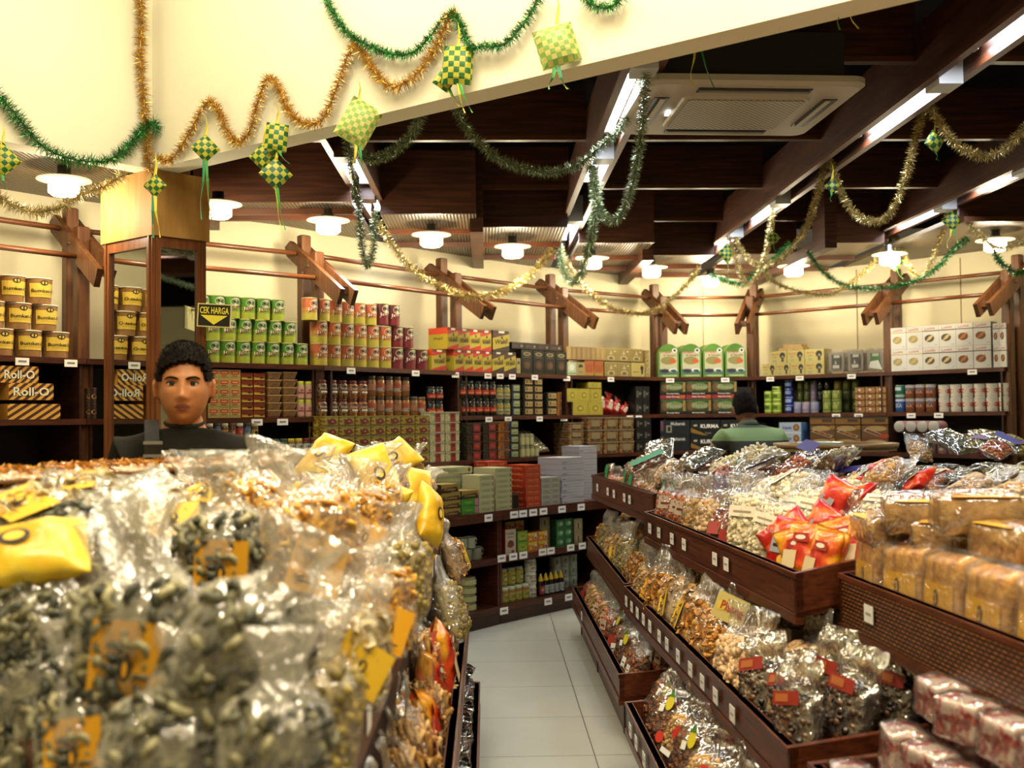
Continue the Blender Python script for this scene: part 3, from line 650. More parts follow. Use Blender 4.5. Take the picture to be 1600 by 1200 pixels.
K('box_redband', 'patterned_box', ('box', box(M('8a2a22', .35), M('5a2018'), M('2a2018'), [('r', -.5, 0, .1, 1, M('8c1f30')), ('t', 'Nasi Kering', .0, .5, .5, .5, OFF), ('r', .25, 0, .5, 1, M('b0502a'))])))
K('box_mubarak', 'black_date_box', ('box', box(M('1a1e1f', .35), M('141617', .35), M('202425', .35), [('t', 'Mubarak', .1, .78, .5, .22, M('c9cfcc')), ('r', -.3, .2, -.12, .66, M('9a9c86')), ('r', -.26, .28, -.16, .58, BLK), ('r', -.5, .3, -.4, .95, M('6a3f58'))])))
K('box_kurma', 'black_date_box', ('box', box(M('1a1b1a', .35), M('141617', .35), M('202425', .35), [('t', 'KURMA', .15, .6, .62, .26, WHITE), ('t', 'est', -.34, .66, .12, .14, OFF), ('p', [(-.5, .2), (-.1, .0), (.1, .0), (-.5, .5)], M('8a6a20')), ('t', 'Boga', .1, .15, .2, .1, M('9aa09c'))])))
K('box_blackplain', 'black_date_box', ('box', box(M('191a18', .35), M('141617', .35), M('202425', .35), [('r', -.36, .2, -.1, .7, M('55524a')), ('t', 'Hari', .14, .5, .3, .2, M('8a8c88'))])))
K('box_yellowfig', 'cream_carton', ('box', box(M('b7ab68', .5), M('a4965a', .5), M('c4b676', .5), [('t', 'PELITA', -.2, .72, .42, .14, M('a3402c')), ('t', 'kopi', -.22, .5, .24, .1, DRED), ('e', .24, .62, .17, .26, M('27221c')), ('e', .26, .5, .07, .12, M('8f8a7a')), ('r', .18, .1, .32, .45, M('3a322a')), ('r', -.34, .1, -.1, .3, M('9aa07a'))])))
# white cookie cartons, three prints
for q, (cc, c2) in enumerate((('9a8a5a', 'b3a06a'), ('4a3c28', 'c6b07c'), ('6a3a1c', 'a8682c'))):
    it = [('t', 'Lovina', -.05, .88, .62, .12, M('b0564e'), .06), ('r', -.5, .74, .5, .78, M('4a3c2a') if q else M('b3a060')), ('e', -.08, .42, .30, .17, M(cc))]
    it += [('p', [(-.3 + .1 * j, .30 + .04 * j), (-.22 + .1 * j, .28 + .04 * j), (.0 + .1 * j, .50 + .03 * j), (-.07 + .1 * j, .53 + .03 * j)], M(c2)) for j in range(3)] + [('r', .25, .1, .4, .12, M('8a8a8a'))]
    K('box_lovina%d' % q, 'cookie_carton', ('box', box(M('c9c9c4', .45), M('b9b9b6', .45), M('d5d5d0', .45), it, [('r', -.5, .74, .5, .78, M('5a5a48')), ('t', 'Lovina', 0, .88, .6, .1, M('b0564e'))])))
K('box_nata', 'blue_carton', ('box', box(M('a3b4cf', .45), M('5f86bb', .45), M('c6d2e0', .45), [('r', -.5, 0, .5, .12, M('c9cfc0')), ('t', 'Nata', -.14, .52, .4, .3, M('28406e'), .1), ('e', .28, .54, .14, .32, M('7a4a22')), ('e', .28, .54, .08, .18, M('b07a3a'))])))
K('box_pie', 'brown_pie_box', ('box', box(M('5c3f1e', .45), M('2e2214', .45), M('6f5a34', .45), [('e', -.05, .75, .4, .2, M('a58a56')), ('p', [(-.45, .5), (-.3, .68), (.42, .2), (.3, .03)], M('b0a890')), ('p', [(-.38, .5), (-.28, .62), (.36, .2), (.28, .08)], M('6b3216')), ('e', -.1, .44, .1, .07, M('9a5a2a')), ('e', .12, .3, .1, .07, M('9a5a2a')), ('r', .3, .7, .5, 1, M('8e6a24'))])))
K('box_pie_red', 'brown_pie_box', ('box', box(M('64401f', .45), M('2e2214', .45), M('6f5a34', .45), [('e', .05, .75, .4, .2, M('a58a56')), ('p', [(-.45, .6), (-.3, .78), (.32, .3), (.2, .13)], M('b0a890')), ('p', [(-.38, .6), (-.28, .72), (.26, .3), (.18, .18)], M('6b3216')), ('e', .33, .2, .2, .18, M('a23a1e'))])))
K('box_pie_side', 'brown_pie_box', ('box', box(M('7a5424', .45), M('2e2214', .45), M('4a3a20', .45), [('r', .0, 0.3, .4, .7, M('3a2210')), ('r', -.5, .75, .5, 1, M('3a2a14'))])))
# cylinders
def jar(key, name, body, lidc, items, r=.47, neck=True, lidh=.16, mat2=None, content=None):
    m = MB(); z1 = 1 - lidh
    m.lathe([(.001, 0), (r * .95, 0.0), (r, .03), (r, z1 - .08), (r * .86, z1 - .01), (r * .84, z1)], body, 20)
    l = MB(); l.lathe([(r * .88, z1 - .02), (r * .90, z1), (r * .90, .98), (r * .86, 1.0), (.001, 1.0)], lidc, 20)
    e = MB(); e.deco(items, wrap=r + .002)
    K(key, name, ('jar', m), ('lid', l), ('label', e))
AMB = varied('amber_snack_in_jar', [(0.35, '5e3013'), (0.5, '8d5426'), (0.65, 'a97a3c')], 7, .2)
AMB2 = varied('brown_snack_in_jar', [(0.35, '331d10'), (0.5, '5d3a1e'), (0.65, '80602f')], 8, .2)
jar('jar_pink', 'snack_jar', M('a98a68', .3), M('c9cc3c', .4), [('r', -.5, .08, .5, .62, M('c48f7e')), ('r', -.3, .3, .3, .4, M('7e3c34')), ('e', 0, .5, .2, .06, M('6a3a2a'))])
jar('jar_lm_g', 'snack_jar', M('3e4a34', .3), M('27502f', .4), [('r', -.5, .05, .5, .66, M('d2d0c4')), ('t', 'LM', 0, .48, .36, .22, INK), ('e', 0, .2, .2, .08, M('33201a'))])
jar('jar_lm_y', 'snack_jar', M('7a5a34', .3), M('c9bc2c', .4), [('r', -.5, .05, .5, .66, M('c9c4ae')), ('t', 'LM', 0, .48, .36, .22, INK), ('e', .1, .2, .2, .08, M('33201a'))])
jar('jar_lm_r', 'snack_jar', M('4a2a20', .3), M('6a2420', .4), [('r', -.5, .05, .5, .66, M('d2d0c4')), ('t', 'LM', 0, .48, .36, .22, INK), ('e', .1, .2, .2, .08, M('33201a'))])
jar('jar_misc_a', 'snack_jar', M('5a4028', .3), M('b9b48a', .4), [('r', -.5, .08, .5, .6, M('b08c3c')), ('r', -.1, .3, .3, .5, BLK)])
jar('jar_misc_b', 'snack_jar', M('3c2a20', .3), M('5a3a2c', .4), [('r', -.5, .08, .5, .6, M('8a5a3a')), ('e', 0, .35, .2, .14, M('c9a36a'))])
jar('jar_misc_c', 'snack_jar', M('402018', .3), M('cfccb4', .4), [('r', -.5, .08, .5, .7, M('b03a30')), ('e', 0, .35, .3, .2, M('caa090'))])
jar('jar_misc_d', 'snack_jar', M('2c3440', .3), M('22262c', .4), [('r', -.5, .08, .5, .7, M('56748a')), ('e', 0, .35, .3, .1, M('8fa0a8'))])
OVAL = [('e', 0, .5, .42, .26, M('c6bcae')), ('e', 0, .5, .39, .235, M('3a2c30')), ('t', 'Iwans', 0, .56, .5, .14, M('b6b0aa')), ('r', -.2, .32, .24, .40, OFF)]
jar('jar_oval', 'snack_jar', AMB2, M('5e1a18', .4), OVAL, r=.485)
jar('jar_oval_gold', 'snack_jar', AMB, M('5e1a18', .4), OVAL, r=.485)
jar('jar_amber', 'snack_jar', AMB, M('5c4420', .4), [('r', -.5, .42, .5, .66, M('9c4a22')), ('r', -.5, .25, .5, .42, M('9a8f86')), ('e', .1, .34, .12, .05, M('3a241c'))], r=.46)
jar('jar_amber2', 'snack_jar', M('7a5230', .25), M('3c2c18', .4), [('r', -.5, .3, .5, .6, M('96674a')), ('e', .2, .42, .16, .07, M('3a1f2a'))], r=.46)
jar('jar_blackred', 'snack_jar', M('1c1d17', .2), M('1a1a16', .3), [('r', -.46, .22, .46, .5, M('a3281a')), ('e', 0, .52, .42, .10, M('b4622e')), ('r', -.3, .3, .3, .36, M('c89a5a'))], r=.48)
jar('jar_green_pale', 'snack_jar', M('5f6b4a', .25), M('4c5038', .35), [('r', -.5, .1, .5, .45, M('9a9c74')), ('r', -.4, .5, .4, .7, M('a38f34')), ('r', -.3, .2, .3, .3, M('7a4a3a'))], r=.48)
def tubbox(key, name, body, items, lid=CLEAR, tp=.1):
    m = MB(); m.loft([[(x * (.5 - tp), y * (.5 - tp), 0) for x, y in ((-1, -1), (1, -1), (1, 1), (-1, 1))], [(x * .48, y * .48, .88) for x, y in ((-1, -1), (1, -1), (1, 1), (-1, 1))]], body)
    l = MB(); l.box(-.5, -.5, .86, .5, .5, .98, lid); e = MB(); e.deco(items, y=-.497); K(key, name, ('tub', m), ('lid', l), ('label', e))
YG = varied('yellow_nut_pattern', [(0.4, '6a3a16'), (0.5, '96832f'), (0.62, 'b4a64a')], 5, .4)
tubbox('tub_cran', 'snack_tub', YG, [('e', .1, .42, .26, .28, M('6c1710')), ('e', .12, .45, .06, .07, M('c9a08a')), ('r', -.5, .0, .5, .08, M('5a4a20'))], M('8f8640', .4), .03)
tubbox('tub_white_red', 'snack_tub', varied('pale_snack_pattern', [(.4, '8a8a5c'), (.55, 'b6b290')], 9, .4), [('r', -.14, .02, .2, .92, M('8e1a16')), ('e', .03, .6, .12, .15, M('3f0f0e'))], M('a9a68c', .4), .03)
tubbox('tub_darkred', 'snack_tub', varied('dark_tub', [(.4, '2c2a20'), (.6, '46402e')], 6, .25), [('r', -.1, .05, .4, .85, M('7a1d18')), ('e', .15, .45, .16, .2, M('9a3428'))], M('3a3a2e', .3), .05)
tubbox('tub_amber', 'snack_tub', AMB, [('r', .05, .1, .45, .7, M('4a2a14'))], M('7c6640', .3), .05)
tubbox('tub_tan', 'snack_tub', varied('tan_tub', [(.4, '8a643a'), (.6, 'a9824e')], 5, .35), [('r', -.3, .2, .35, .6, M('7c5a38')), ('t', 'ABON', .02, .4, .5, .3, M('4a3018'))], M('b09a72', .35), .12)
tubbox('tub_redyel', 'snack_tub', varied('redyel_tub', [(.4, '7e3418'), (.6, 'a8541e')], 4, .35), [('r', -.45, .08, .45, .34, M('bfa53a')), ('e', .2, .34, .2, .14, M('4a1a10')), ('r', -.4, .6, .4, .8, M('7e2a16'))], M('6e2c18', .35), .06)
tubbox('tub_brownclear', 'snack_tub', varied('brown_disc_snacks', [(.4, '4c3420'), (.6, '8d6c44')], 7, .3), [('r', -.25, .2, .3, .75, M('8c7a58'))], M('84745a', .3), .04)
tubbox('tub_labelstack', 'snack_tub', varied('dark_tub2', [(.4, '26241c'), (.6, '3a362a')], 6, .25), [('r', -.36, .18, .42, .86, M('a8935c')), ('r', -.26, .3, -.1, .74, M('4a2a18')), ('r', .0, .35, .35, .6, M('8f6a44'))], M('38362a', .3), .04)
tubbox('tub_greenlabel', 'snack_tub', varied('dark_tub3', [(.4, '2a2a20'), (.6, '44443a')], 6, .25), [('r', -.42, .15, .46, .86, M('98a072')), ('r', -.42, .15, -.3, .86, M('3c5a8a')), ('r', -.2, .3, .4, .5, M('6f7a52'))], M('38382c', .3), .04)
tubbox('tub_mixedred', 'snack_tub', varied('mixed_snack_tub', [(.35, '7a2c1c'), (.5, 'a06a3c'), (.65, '8a8a5a')], 4, .3), [('e', 0, .5, .14, .2, M('d8d4c8'))], CLEAR, .04)
def can(key, body, items, lid=METAL, name='round_can', seg=20, r=.48):
    m = MB(); m.lathe([(.001, 0), (r * .97, 0), (r, .02), (r, .965), (r * .97, .985)], body, seg)
    l = MB(); l.lathe([(r * 1.01, .965), (r * 1.01, .99), (r * .94, 1.0), (.001, .995)], lid, seg); e = MB(); e.deco(items, wrap=r + .002); K(key, name, ('can', m), ('lid', l), ('label', e))
can('can_lime', M('8fae2c', .25), [('r', -.5, .18, .5, .26, M('c8d884')), ('r', -.2, .4, .2, .7, M('3f5a20')), ('r', -.5, .82, .5, .88, M('d9dc9a'))], M('9fb84a', .3))
can('can_blue', M('27388e', .25), [('r', -.3, .3, .3, .7, M('8fa2d0')), ('r', -.5, .9, .5, .95, M('b8c0d8'))], M('4a5a9a', .3))
can('can_lilac', M('8488a6', .3), [('r', -.5, .1, .5, .14, M('b0b2c4')), ('e', 0, .5, .2, .15, M('9a9cb6'))], M('9a9ca0', .3))
can('can_mauve', M('92829c', .3), [('r', -.5, .1, .5, .14, M('b0b2c4')), ('e', 0, .5, .2, .15, M('a99ab0'))], M('9a9ca0', .3))
can('can_olive', M('76843a', .25), [('r', -.5, .1, .5, .16, M('a4ac6a')), ('r', -.2, .35, .2, .7, M('8f9a50'))], M('8a904a', .3))
can('can_gold', M('7a6c26', .2), [('r', -.2, .3, .2, .75, M('98883a'))], M('8a7c3a', .3))
can('can_black', M('14171a', .15), [('r', -.2, .3, .2, .6, M('2c3138'))], M('2c3034', .3))
can('can_greenback', M('4a5424', .2), [('r', -.2, .3, .2, .75, M('5e6a30'))], M('5a5f32', .3))
can('can_teal', M('1f5f4f', .2), [('r', -.5, .1, .5, .3, M('9fb0a8')), ('r', -.4, .6, .2, .85, M('b9c8c4'))], M('8e9a98', .3))
can('can_blue2', M('2c5290', .2), [('r', -.5, .8, .5, .95, M('b9c4d8')), ('t', 'EKA', 0, .5, .5, .3, M('a9b4c8'))], M('8e9aa8', .3))
can('can_rust', M('7c4a30', .2), [('r', -.5, .78, .5, .95, M('9fa0a0')), ('e', 0, .72, .35, .12, M('3c5a8a')), ('t', 'EKA', 0, .45, .5, .2, M('a98a70'))], M('9a9a96', .3))
can('can_pink', M('a07878', .35), [('e', 0, .42, .34, .26, M('c8c4a4')), ('e', 0, .42, .16, .13, M('4a5a5a')), ('r', -.5, .74, .5, .80, M('b8a8a4')), ('r', -.5, .86, .5, .9, M('8a4448'))], M('b6b0a8', .35))
can('can_pinkred', M('96504e', .35), [('r', -.5, .3, .5, .36, M('b88a86')), ('r', -.5, .74, .5, .80, M('b8a8a4')), ('e', 0, .45, .3, .2, M('ac7a78'))], M('b6b0a8', .35))
can('can_brown', M('6a4430', .35), [('r', -.5, .6, .5, .8, M('8a6a58'))], M('9a8a78', .35))
can('can_white_stack', M('9aa392', .4), [('t', 'ET', 0, .5, .4, .4, BLK)], M('8a9484', .35))
# white paper tub with the red oval
a, l = cyl(M('d8d2c2', .45), M('d8d2c2', .45), M('c4c6c0', .3), taper=.14); e = MB(); e.deco([('e', -.25, .52, .24, .17, M('c2361c')), ('e', .42, .52, .2, .15, M('c2361c')), ('r', -.4, .1, .3, .13, M('b4b09c'))], wrap=lambda z: (.49 * .86) + (.49 * .14) * z + .002)
K('tub_redoval', 'paper_tub', ('tub', a), ('lid', l), ('label', e))
# upright clear clamshell
m = MB(); n = 5; R0 = []
def rrect(w, h, k, y, n=4, cz=.5):
    o = []
    for q, (sx, sz) in enumerate(((1, 1), (-1, 1), (-1, -1), (1, -1))):
        for j in range(n + 1): a_ = PI / 2 * q + PI / 2 * j / n; o.append((sx * (w - k) + k * math.cos(a_), y, cz + sz * (h - k) + k * math.sin(a_)))
    return o
m.loft([rrect(.5, .5, .13, -.5), rrect(.5, .5, .13, -.42), rrect(.46, .46, .12, -.40), rrect(.42, .42, .12, .5)], CLEAR, caps=True)
m2 = MB(); m2.loft([rrect(.41, .41, .10, -.36), rrect(.38, .38, .1, .46)], M('8f8a86', .3), caps=True)
e = MB(); e.deco([('r', -.22, .2, .26, .8, M('3a3f3a')), ('r', -.1, .66, .22, .78, M('a8aa9e')), ('r', -.16, .22, .2, .36, M('b0b0a8')), ('p', [(-.06, .4), (0, .58), (.06, .4)], M('a8a8a0'))], y=-.52); K('clamshell', 'clear_container', ('container', m), ('contents', m2), ('label', e))
e2 = MB(); e2.deco([('r', -.22, .2, .26, .8, M('3c6a3a')), ('r', -.1, .66, .22, .78, M('a8aa9e')), ('p', [(-.3, .2), (-.2, .45), (.2, .5), (.4, .1)], M('c6c8c2'))], y=-.52); KINDS['clamshell_g'] = ('clear_container', KINDS['clamshell'][1][:2] + [('label', e2.mesh('label'))])
m = MB(); m.lathe([(.001, 0), (.42, 0), (.45, .04), (.47, .92), (.5, .95), (.5, 1.0), (.46, 1.0), (.44, .95), (.42, .1), (.001, .08)], M('a3ab92', .2), 20)
mr = MB(); mr.lathe([(.47, .93), (.505, .945), (.505, 1.0), (.46, 1.0), (.45, .93)], M('26352c', .25), 20, caps=False)
h = MB(); h.tube([(.46, 0, .85), (.72, 0, .84), (.86, 0, .62), (.80, 0, .34), (.46, 0, .2)], .06, M('a3ab92', .2), 8); K('mug', 'enamel_mug', ('mug', m), ('rim', mr), ('handle', h))
jar('jar_flat', 'snack_jar', M('a3a06a', .35), M('8f9068', .35), [('r', -.5, .1, .5, .7, M('b3b27c'))], lidh=.25)
jar('jar_jam', 'jam_jar', M('8e8630', .2), M('c6cab8', .35), [('r', -.5, .12, .5, .62, M('a09a44')), ('t', 'HS', 0, .38, .36, .26, INK), ('r', -.5, .62, .5, .74, M('9a5a34'))], lidh=.14)
jar('jar_jam_big', 'jam_jar', M('8f8226', .2), M('a8a68c', .35), [('r', -.45, .1, .45, .75, M('9c922c')), ('e', 0, .4, .26, .18, M('3a5a2a')), ('t', 'G', .0, .4, .2, .2, OFF)], lidh=.12)
jar('jar_white', 'white_jar', M('c9c9b6', .3), M('dcdccf', .35), [('t', 'PURE', 0, .55, .6, .16, M('7a2a24')), ('t', 'Jem', 0, .3, .5, .22, M('5a2020')), ('r', -.5, .68, .5, .74, M('6a6a5c'))], lidh=.18)
m = MB(); m.lathe([(.001, 0), (.45, 0), (.47, .03), (.47, .52), (.3, .66), (.3, .68)], M('1c1512', .15), 16); l = MB(); l.lathe([(.34, .66), (.36, .70), (.22, .84), (.08, .99), (.001, 1.0)], M('d3b02c', .35), 14)
e = MB(); e.deco([('r', -.4, .08, .4, .46, M('9aa0a0')), ('e', .05, .28, .2, .12, M('44484c'))], wrap=.473); K('bottle', 'sauce_bottle', ('bottle', m), ('cap', l), ('label', e))
e = MB(); e.deco([('r', -.4, .08, .4, .46, M('8a1f24')), ('t', 'SBY', .0, .28, .5, .12, M('c9a0a0'))], wrap=.473); KINDS['bottle_red'] = ('sauce_bottle', KINDS['bottle'][1][:2] + [('label', e.mesh('label'))])
GS = M('b9b98c', .5)
K('slab_cream', 'flat_cream_box', ('box', box(GS, M('b0ac84', .5), M('c9c79e', .5), [('r', -.46, .15, .38, .85, M('a9ab7e')), ('r', -.3, .35, .2, .6, M('8f9a6a')), ('e', .43, .5, .035, .32, M('7c3a24'))])))
K('slab_choc', 'flat_brown_box', ('box', box(M('93803a', .45), M('3c2412'), M('b09a4a'), [('r', -.5, .0, .5, .35, M('3c1c10')), ('p', [(-.42, .1), (-.42, .5), (.42, .62), (.42, .1)], M('3c1c10')), ('t', 'Coklat', 0, .34, .66, .3, M('b9984a'))])))
K('slab_green', 'flat_green_box', ('box', box(M('3f8a2a', .4), M('3f8a2a'), M('b9c48a'), [('r', -.5, .0, .5, .2, M('2f7020')), ('r', .3, .1, .5, .9, M('b8708c')), ('t', 'Hijau', -.1, .5, .4, .3, M('9ab84a'))])))
K('slab_red', 'flat_red_box', ('box', box(M('b3361c', .4), M('9a2c18', .4), M('c94a2a', .4), [('r', -.49, .08, -.47, .92, M('c98a5a')), ('t', 'Bolu Asli', 0, .5, .7, .4, M('c98a4a')), ('r', -.45, .06, .45, .1, M('c98a5a'))], [('t', 'Bolu', 0, .5, .6, .4, M('c98a4a'))])))
K('slab_white', 'flat_white_box', ('box', box(M('b3b3b8', .5), M('a6a7b4', .5), M('c6c6ca', .5), [('r', -.5, .82, .5, .88, M('a07a7a')), ('r', -.4, .3, .3, .36, M('9a9aa0')), ('r', -.45, .1, -.3, .25, M('7a7a8a'))], [('r', -.5, .82, .5, .88, M('8a7a8a'))])))
K('slab_grey', 'flat_grey_box', ('box', box(M('a3a395', .5), M('96968c', .5), M('b4b4a8', .5), [('r', -.4, .2, .4, .8, M('94947f')), ('t', 'Toga', 0, .5, .5, .3, M('6a7a6a')), ('r', -.4, .15, .4, .2, M('8a5a5a'))])))
K('canister', 'dark_canister', ('box', cyl(BLK, M('1f1a16', .3), M('1c1815', .4))[0]), ('lid', cyl(BLK, BLK, M('1c1815', .4))[1]))
K('box_qtela', 'tall_white_box', ('box', box(M('bcae9a', .45), M('7a1f1c', .4), RED, [('t', 'Lezat', 0, .84, .7, .1, M('55584e')), ('r', -.3, .68, .3, .71, M('6a6a5c')), ('e', 0, .42, .3, .15, M('6a2a18')), ('e', 0, .36, .34, .06, M('7e3420')), ('e', .2, .12, .14, .06, M('8a2a1c'))])))
K('box_tea_g', 'tea_box', ('box', box(M('7f9a2c', .4), M('3c6a26'), None, [('e', 0, .5, .4, .3, M('a3ac3c')), ('t', 'TEH', 0, .55, .5, .25, M('3a5a1c')), ('r', -.5, 0, .5, .14, M('3c7a2a'))])))
K('box_tea_o', 'tea_box', ('box', box(M('c06a2c', .4), M('a8461c'), None, [('p', [(-.5, 1), (.5, 1), (.3, .6), (-.4, .7)], M('c9b03a')), ('e', .3, .5, .14, .3, M('d0c4ae')), ('e', .3, .4, .08, .14, M('3a2a1c')), ('p', [(-.4, .2), (-.2, .6), (0, .2)], M('d0b83c'))])))
K('box_tea_d', 'tea_box', ('box', box(M('2f6a3c', .4), M('1f4a2a'), None, [('e', 0, .5, .36, .3, M('6a9a6a')), ('e', .1, .5, .12, .14, M('b8c8b0'))])))
K('box_tea_beige', 'tea_box', ('box', box(M('8f8460', .4), M('5a5038'), None, [('e', 0, .5, .3, .3, M('a89e78')), ('r', -.1, .2, .1, .7, M('6a4030'))])))

TONE[:] = [1.0, 1.0]
USED = []
def fill(kinds, b, z, rows, hp, desc, group=None, s=SF, depth=None, gap=.97, z0=0.0, pym=600, rj=0.02, cat=None, push=0.01, pf=None):
    """rows (bottom first) of (px0, px1, n): things of one kind standing on a shelf of bay b"""
    nr = len(rows); ih = None
    for k, (x0, x1, n) in enumerate(rows):
        u0, y0 = u_at(b, x0, s, pym); u1, y1 = u_at(b, x1, s, pym); w = (u1 - u0) / n
        if ih is None: ih = hp * (y0 + y1) / 2 / FPX
        for i in range(n):
            kd = kinds if isinstance(kinds, str) else kinds[(i if len(kinds) == n else (i + k * 3)) % len(kinds)]
            if pf: kd = pf(k, i, n)
            dd = depth or w * .97
            p = bay_pt(b, u0 + w * (i + .5), s - push - dd / 2, z + z0 + k * ih)
            pos = ordl(i, n) + (' in ' + rown(k, nr) if nr > 1 else '')
            c_ = cat or KINDS[kd][0].split('_')[-1]
            spawn(kd, p, (0, 0, bay_rz(b) + random.uniform(-rj, rj)), (w * gap, dd, ih * .992), '%s, %s' % (desc, pos), c_, group or desc)
# --- bay 0: tubs and striped boxes
fill('tub_kraft', 0, H1, [(-62, 119, 4), (-72, 100, 4), (-88, 92, 4)], 42, 'brown tub with yellow label left of column', s=SF)
fill(['box_roll'], 0, H2, [(14, 86, 1), (0, 62, 1)], 26, 'striped roll biscuit box on left shelf', depth=.22, z0=0.105)
fill('box_stripe', 0, H2, [(13, 97, 1)], 24, 'brown and yellow striped box under the roll boxes', depth=.24)
fill('box_roll', 0, H2, [(-95, 2, 1), (-95, -4, 1), (-95, -8, 1), (-95, -8, 1)], 24, 'striped roll biscuit box at the left picture edge', depth=.24)
fill('box_diamond', 0, H3, [(-70, 55, 2)], 22, 'box with green diamond pattern on the left low shelf', depth=.2, s=SF3)
# --- bay 1
fill('jar_coffee', 1, H2, [(134, 156, 1), (134, 156, 1)], 24, 'dark round jar with gold emblem beside the column', z0=-.0)
fill('tin_green', 1, H1, [(300, 487, 8), (300, 469, 7), (282, 451, 7)], 34.5, 'round green tin with white emblem')
fill('box_redcream', 1, H2, [(326, 377, 3)] * 5, 15, 'small red and cream carton behind the man', depth=.12)
fill('tub_redyel', 1, H2, [(378, 416, 2)] * 6, 11.6, 'flat red and yellow tub beside the cream cartons', depth=.11)
fill('tub_tan', 1, H2, [(419, 442, 1)] * 6, 11.8, 'tan snack tub in the left stack', depth=.13)
fill('tub_tan', 1, H2, [(444, 466, 1)] * 6, 11.8, 'tan snack tub in the right stack', depth=.13)
fill('jar_pink', 1, H2, [(467, 492, 2)] * 2, 28, 'pink labelled jar with yellow lid')
fill(['jar_misc_a', 'jar_misc_b', 'jar_misc_c', 'jar_misc_d'], 1, H3, [(325, 417, 7), (325, 407, 7), (325, 407, 7)], 25.5, 'mixed jar on the shelf right of the man', s=SF3)
fill('tub_brownclear', 1, H3, [(417, 495, 5)], 24, 'plain brown tub below the letter jars', s=SF3, z0=0)
fill(['jar_lm_g', 'jar_lm_g', 'jar_lm_g', 'jar_lm_y', 'jar_lm_y', 'jar_lm_r', 'jar_lm_r'], 1, H3, [(416, 500, 7)], 24, 'white labelled letter jar', s=SF3, z0=24 * 6.95 / FPX)
# --- bay 2
fill('tin_orange', 2, H1, [(498, 600, 5), (498, 619, 6), (484, 596, 6)], 34.0, 'orange to yellow tin with white emblem')
fill('tin_maroon', 2, H1, [(618, 676, 3), (620, 653, 2), (597, 632, 2)], 33.0, 'maroon tin with white emblem')
fill('tin_orange', 2, H1, [(600, 619, 1)], 33.5, 'orange tin touching the maroon tins')
fill('box_wafer', 2, H1, [(677, 699, 1)], 33, 'narrow red and yellow box next to maroon tins', depth=.15)
fill(['jar_oval', 'jar_oval', 'jar_oval', 'jar_oval_gold', 'jar_oval_gold'], 2, H2, [(501, 580, 5), (501, 580, 5)], 28.5, 'snack jar with big oval label')
fill(['jar_amber', 'jar_amber2'], 2, H2, [(580, 671, 7), (580, 646, 5)], 31, 'amber snack jar with orange band')
fill('jar_blackred', 2, H2, [(673, 698, 2), (673, 698, 2)], 23, 'black and red jar by the amber jars')
fill('tub_cran', 2, H3, [(505, 672, 7)] * 5, 15.6, 'yellow tub with dark red fruit print', depth=.14, s=SF3)
fill('tub_white_red', 2, H3, [(673, 720, 2)] * 5, 15.6, 'pale tub with red band', depth=.14, s=SF3)
# --- bay 3
fill('box_wafer', 3, H1, [(711, 770, 4), (700, 770, 4)], 33.5, 'red and yellow cracker box', depth=.2)
fill('box_wafer_brown', 3, H1, [(771, 808, 2), (771, 798, 1)], 33, 'yellow and brown cracker box', depth=.2)
fill('box_dome', 3, H1, [(809, 815, 1)], 24, 'thin cream box beside the black boxes', depth=.1)
fill('box_black', 3, H1, [(816, 887, 4)], 37, 'tall black box with oval seal', depth=.2)
fill('box_black_low', 3, H1, [(801, 880, 4)], 10, 'low black box on the tall black boxes', depth=.15, z0=37 * 8.9 / FPX)
fill('jar_blackred', 3, H2, [(726, 780, 5), (722, 780, 5)], 27, 'black jar with red band')
fill('jar_green_pale', 3, H2, [(780, 802, 2), (780, 802, 2)], 24, 'pale green snack jar')
fill('tub_greenlabel', 3, H2, [(802, 814, 1)] * 4, 12.2, 'small tub with pale green label', depth=.1)
fill('tub_labelstack', 3, H2, [(820, 850, 2)] * 5, 11.6, 'dark tub with tan label in centre stacks', depth=.12)
fill('tub_labelstack', 3, H2, [(856, 872, 1)] * 3, 12, 'dark tub with tan label in right stack', depth=.12)
fill('tub_amber', 3, H2, [(872, 879, 1)] * 3, 12, 'thin amber tub by the right stack', depth=.1)
fill('tub_darkred', 3, H3, [(731, 754, 1)] * 4, 14.5, 'dark tub with red label in left stack', depth=.15, s=SF3)
fill('tub_darkred', 3, H3, [(756, 778, 1)] * 4, 14.5, 'dark tub with red label in second stack', depth=.15, s=SF3)
fill('tub_amber', 3, H3, [(779, 798, 1)] * 4, 14.5, 'amber snack tub', depth=.14, s=SF3)
fill('tub_greenlabel', 3, H3, [(798, 811, 1)] * 5, 11.6, 'tub with pale green label beside amber tubs', depth=.11, s=SF3)
fill('jar_flat', 3, H3, [(816, 845, 4), (816, 837, 3)], 18, 'olive yellow bottle jar', s=SF3)
# --- bay 4
fill('box_spine', 4, H1, [(887, 947, 8)], 20, 'narrow beige box seen by its spine', depth=.14, z0=24 * 9.35 / FPX)
fill('box_white_green', 4, H1, [(888, 902, 1)], 21, 'pale green box on the bottom left', depth=.2)
fill('box_dome', 4, H1, [(902, 915, 1)], 21, 'cream box with dark dome print', depth=.2)
fill('box_redfade', 4, H1, [(915, 944, 2)], 23.5, 'orange and brown box', depth=.2)
fill('box_beige', 4, H1, [(946, 987, 2)], 22, 'beige box with round print, lower', depth=.16)
fill('box_beige_fig', 4, H1, [(987, 1009, 1)], 22, 'pale beige box with black figure', depth=.16)
fill('box_beige', 4, H1, [(946, 1006, 3)], 20, 'beige box with round print, upper', depth=.15, z0=24 * 9.35 / FPX)
fill('box_beige', 4, H1, [(1010, 1016, 1), (1010, 1016, 1)], 21, 'beige box squeezed against the post', depth=.15)
fill('box_yellow', 4, H2, [(896, 943, 2), (886, 941, 3)], 20.5, 'olive yellow square box', depth=.18)
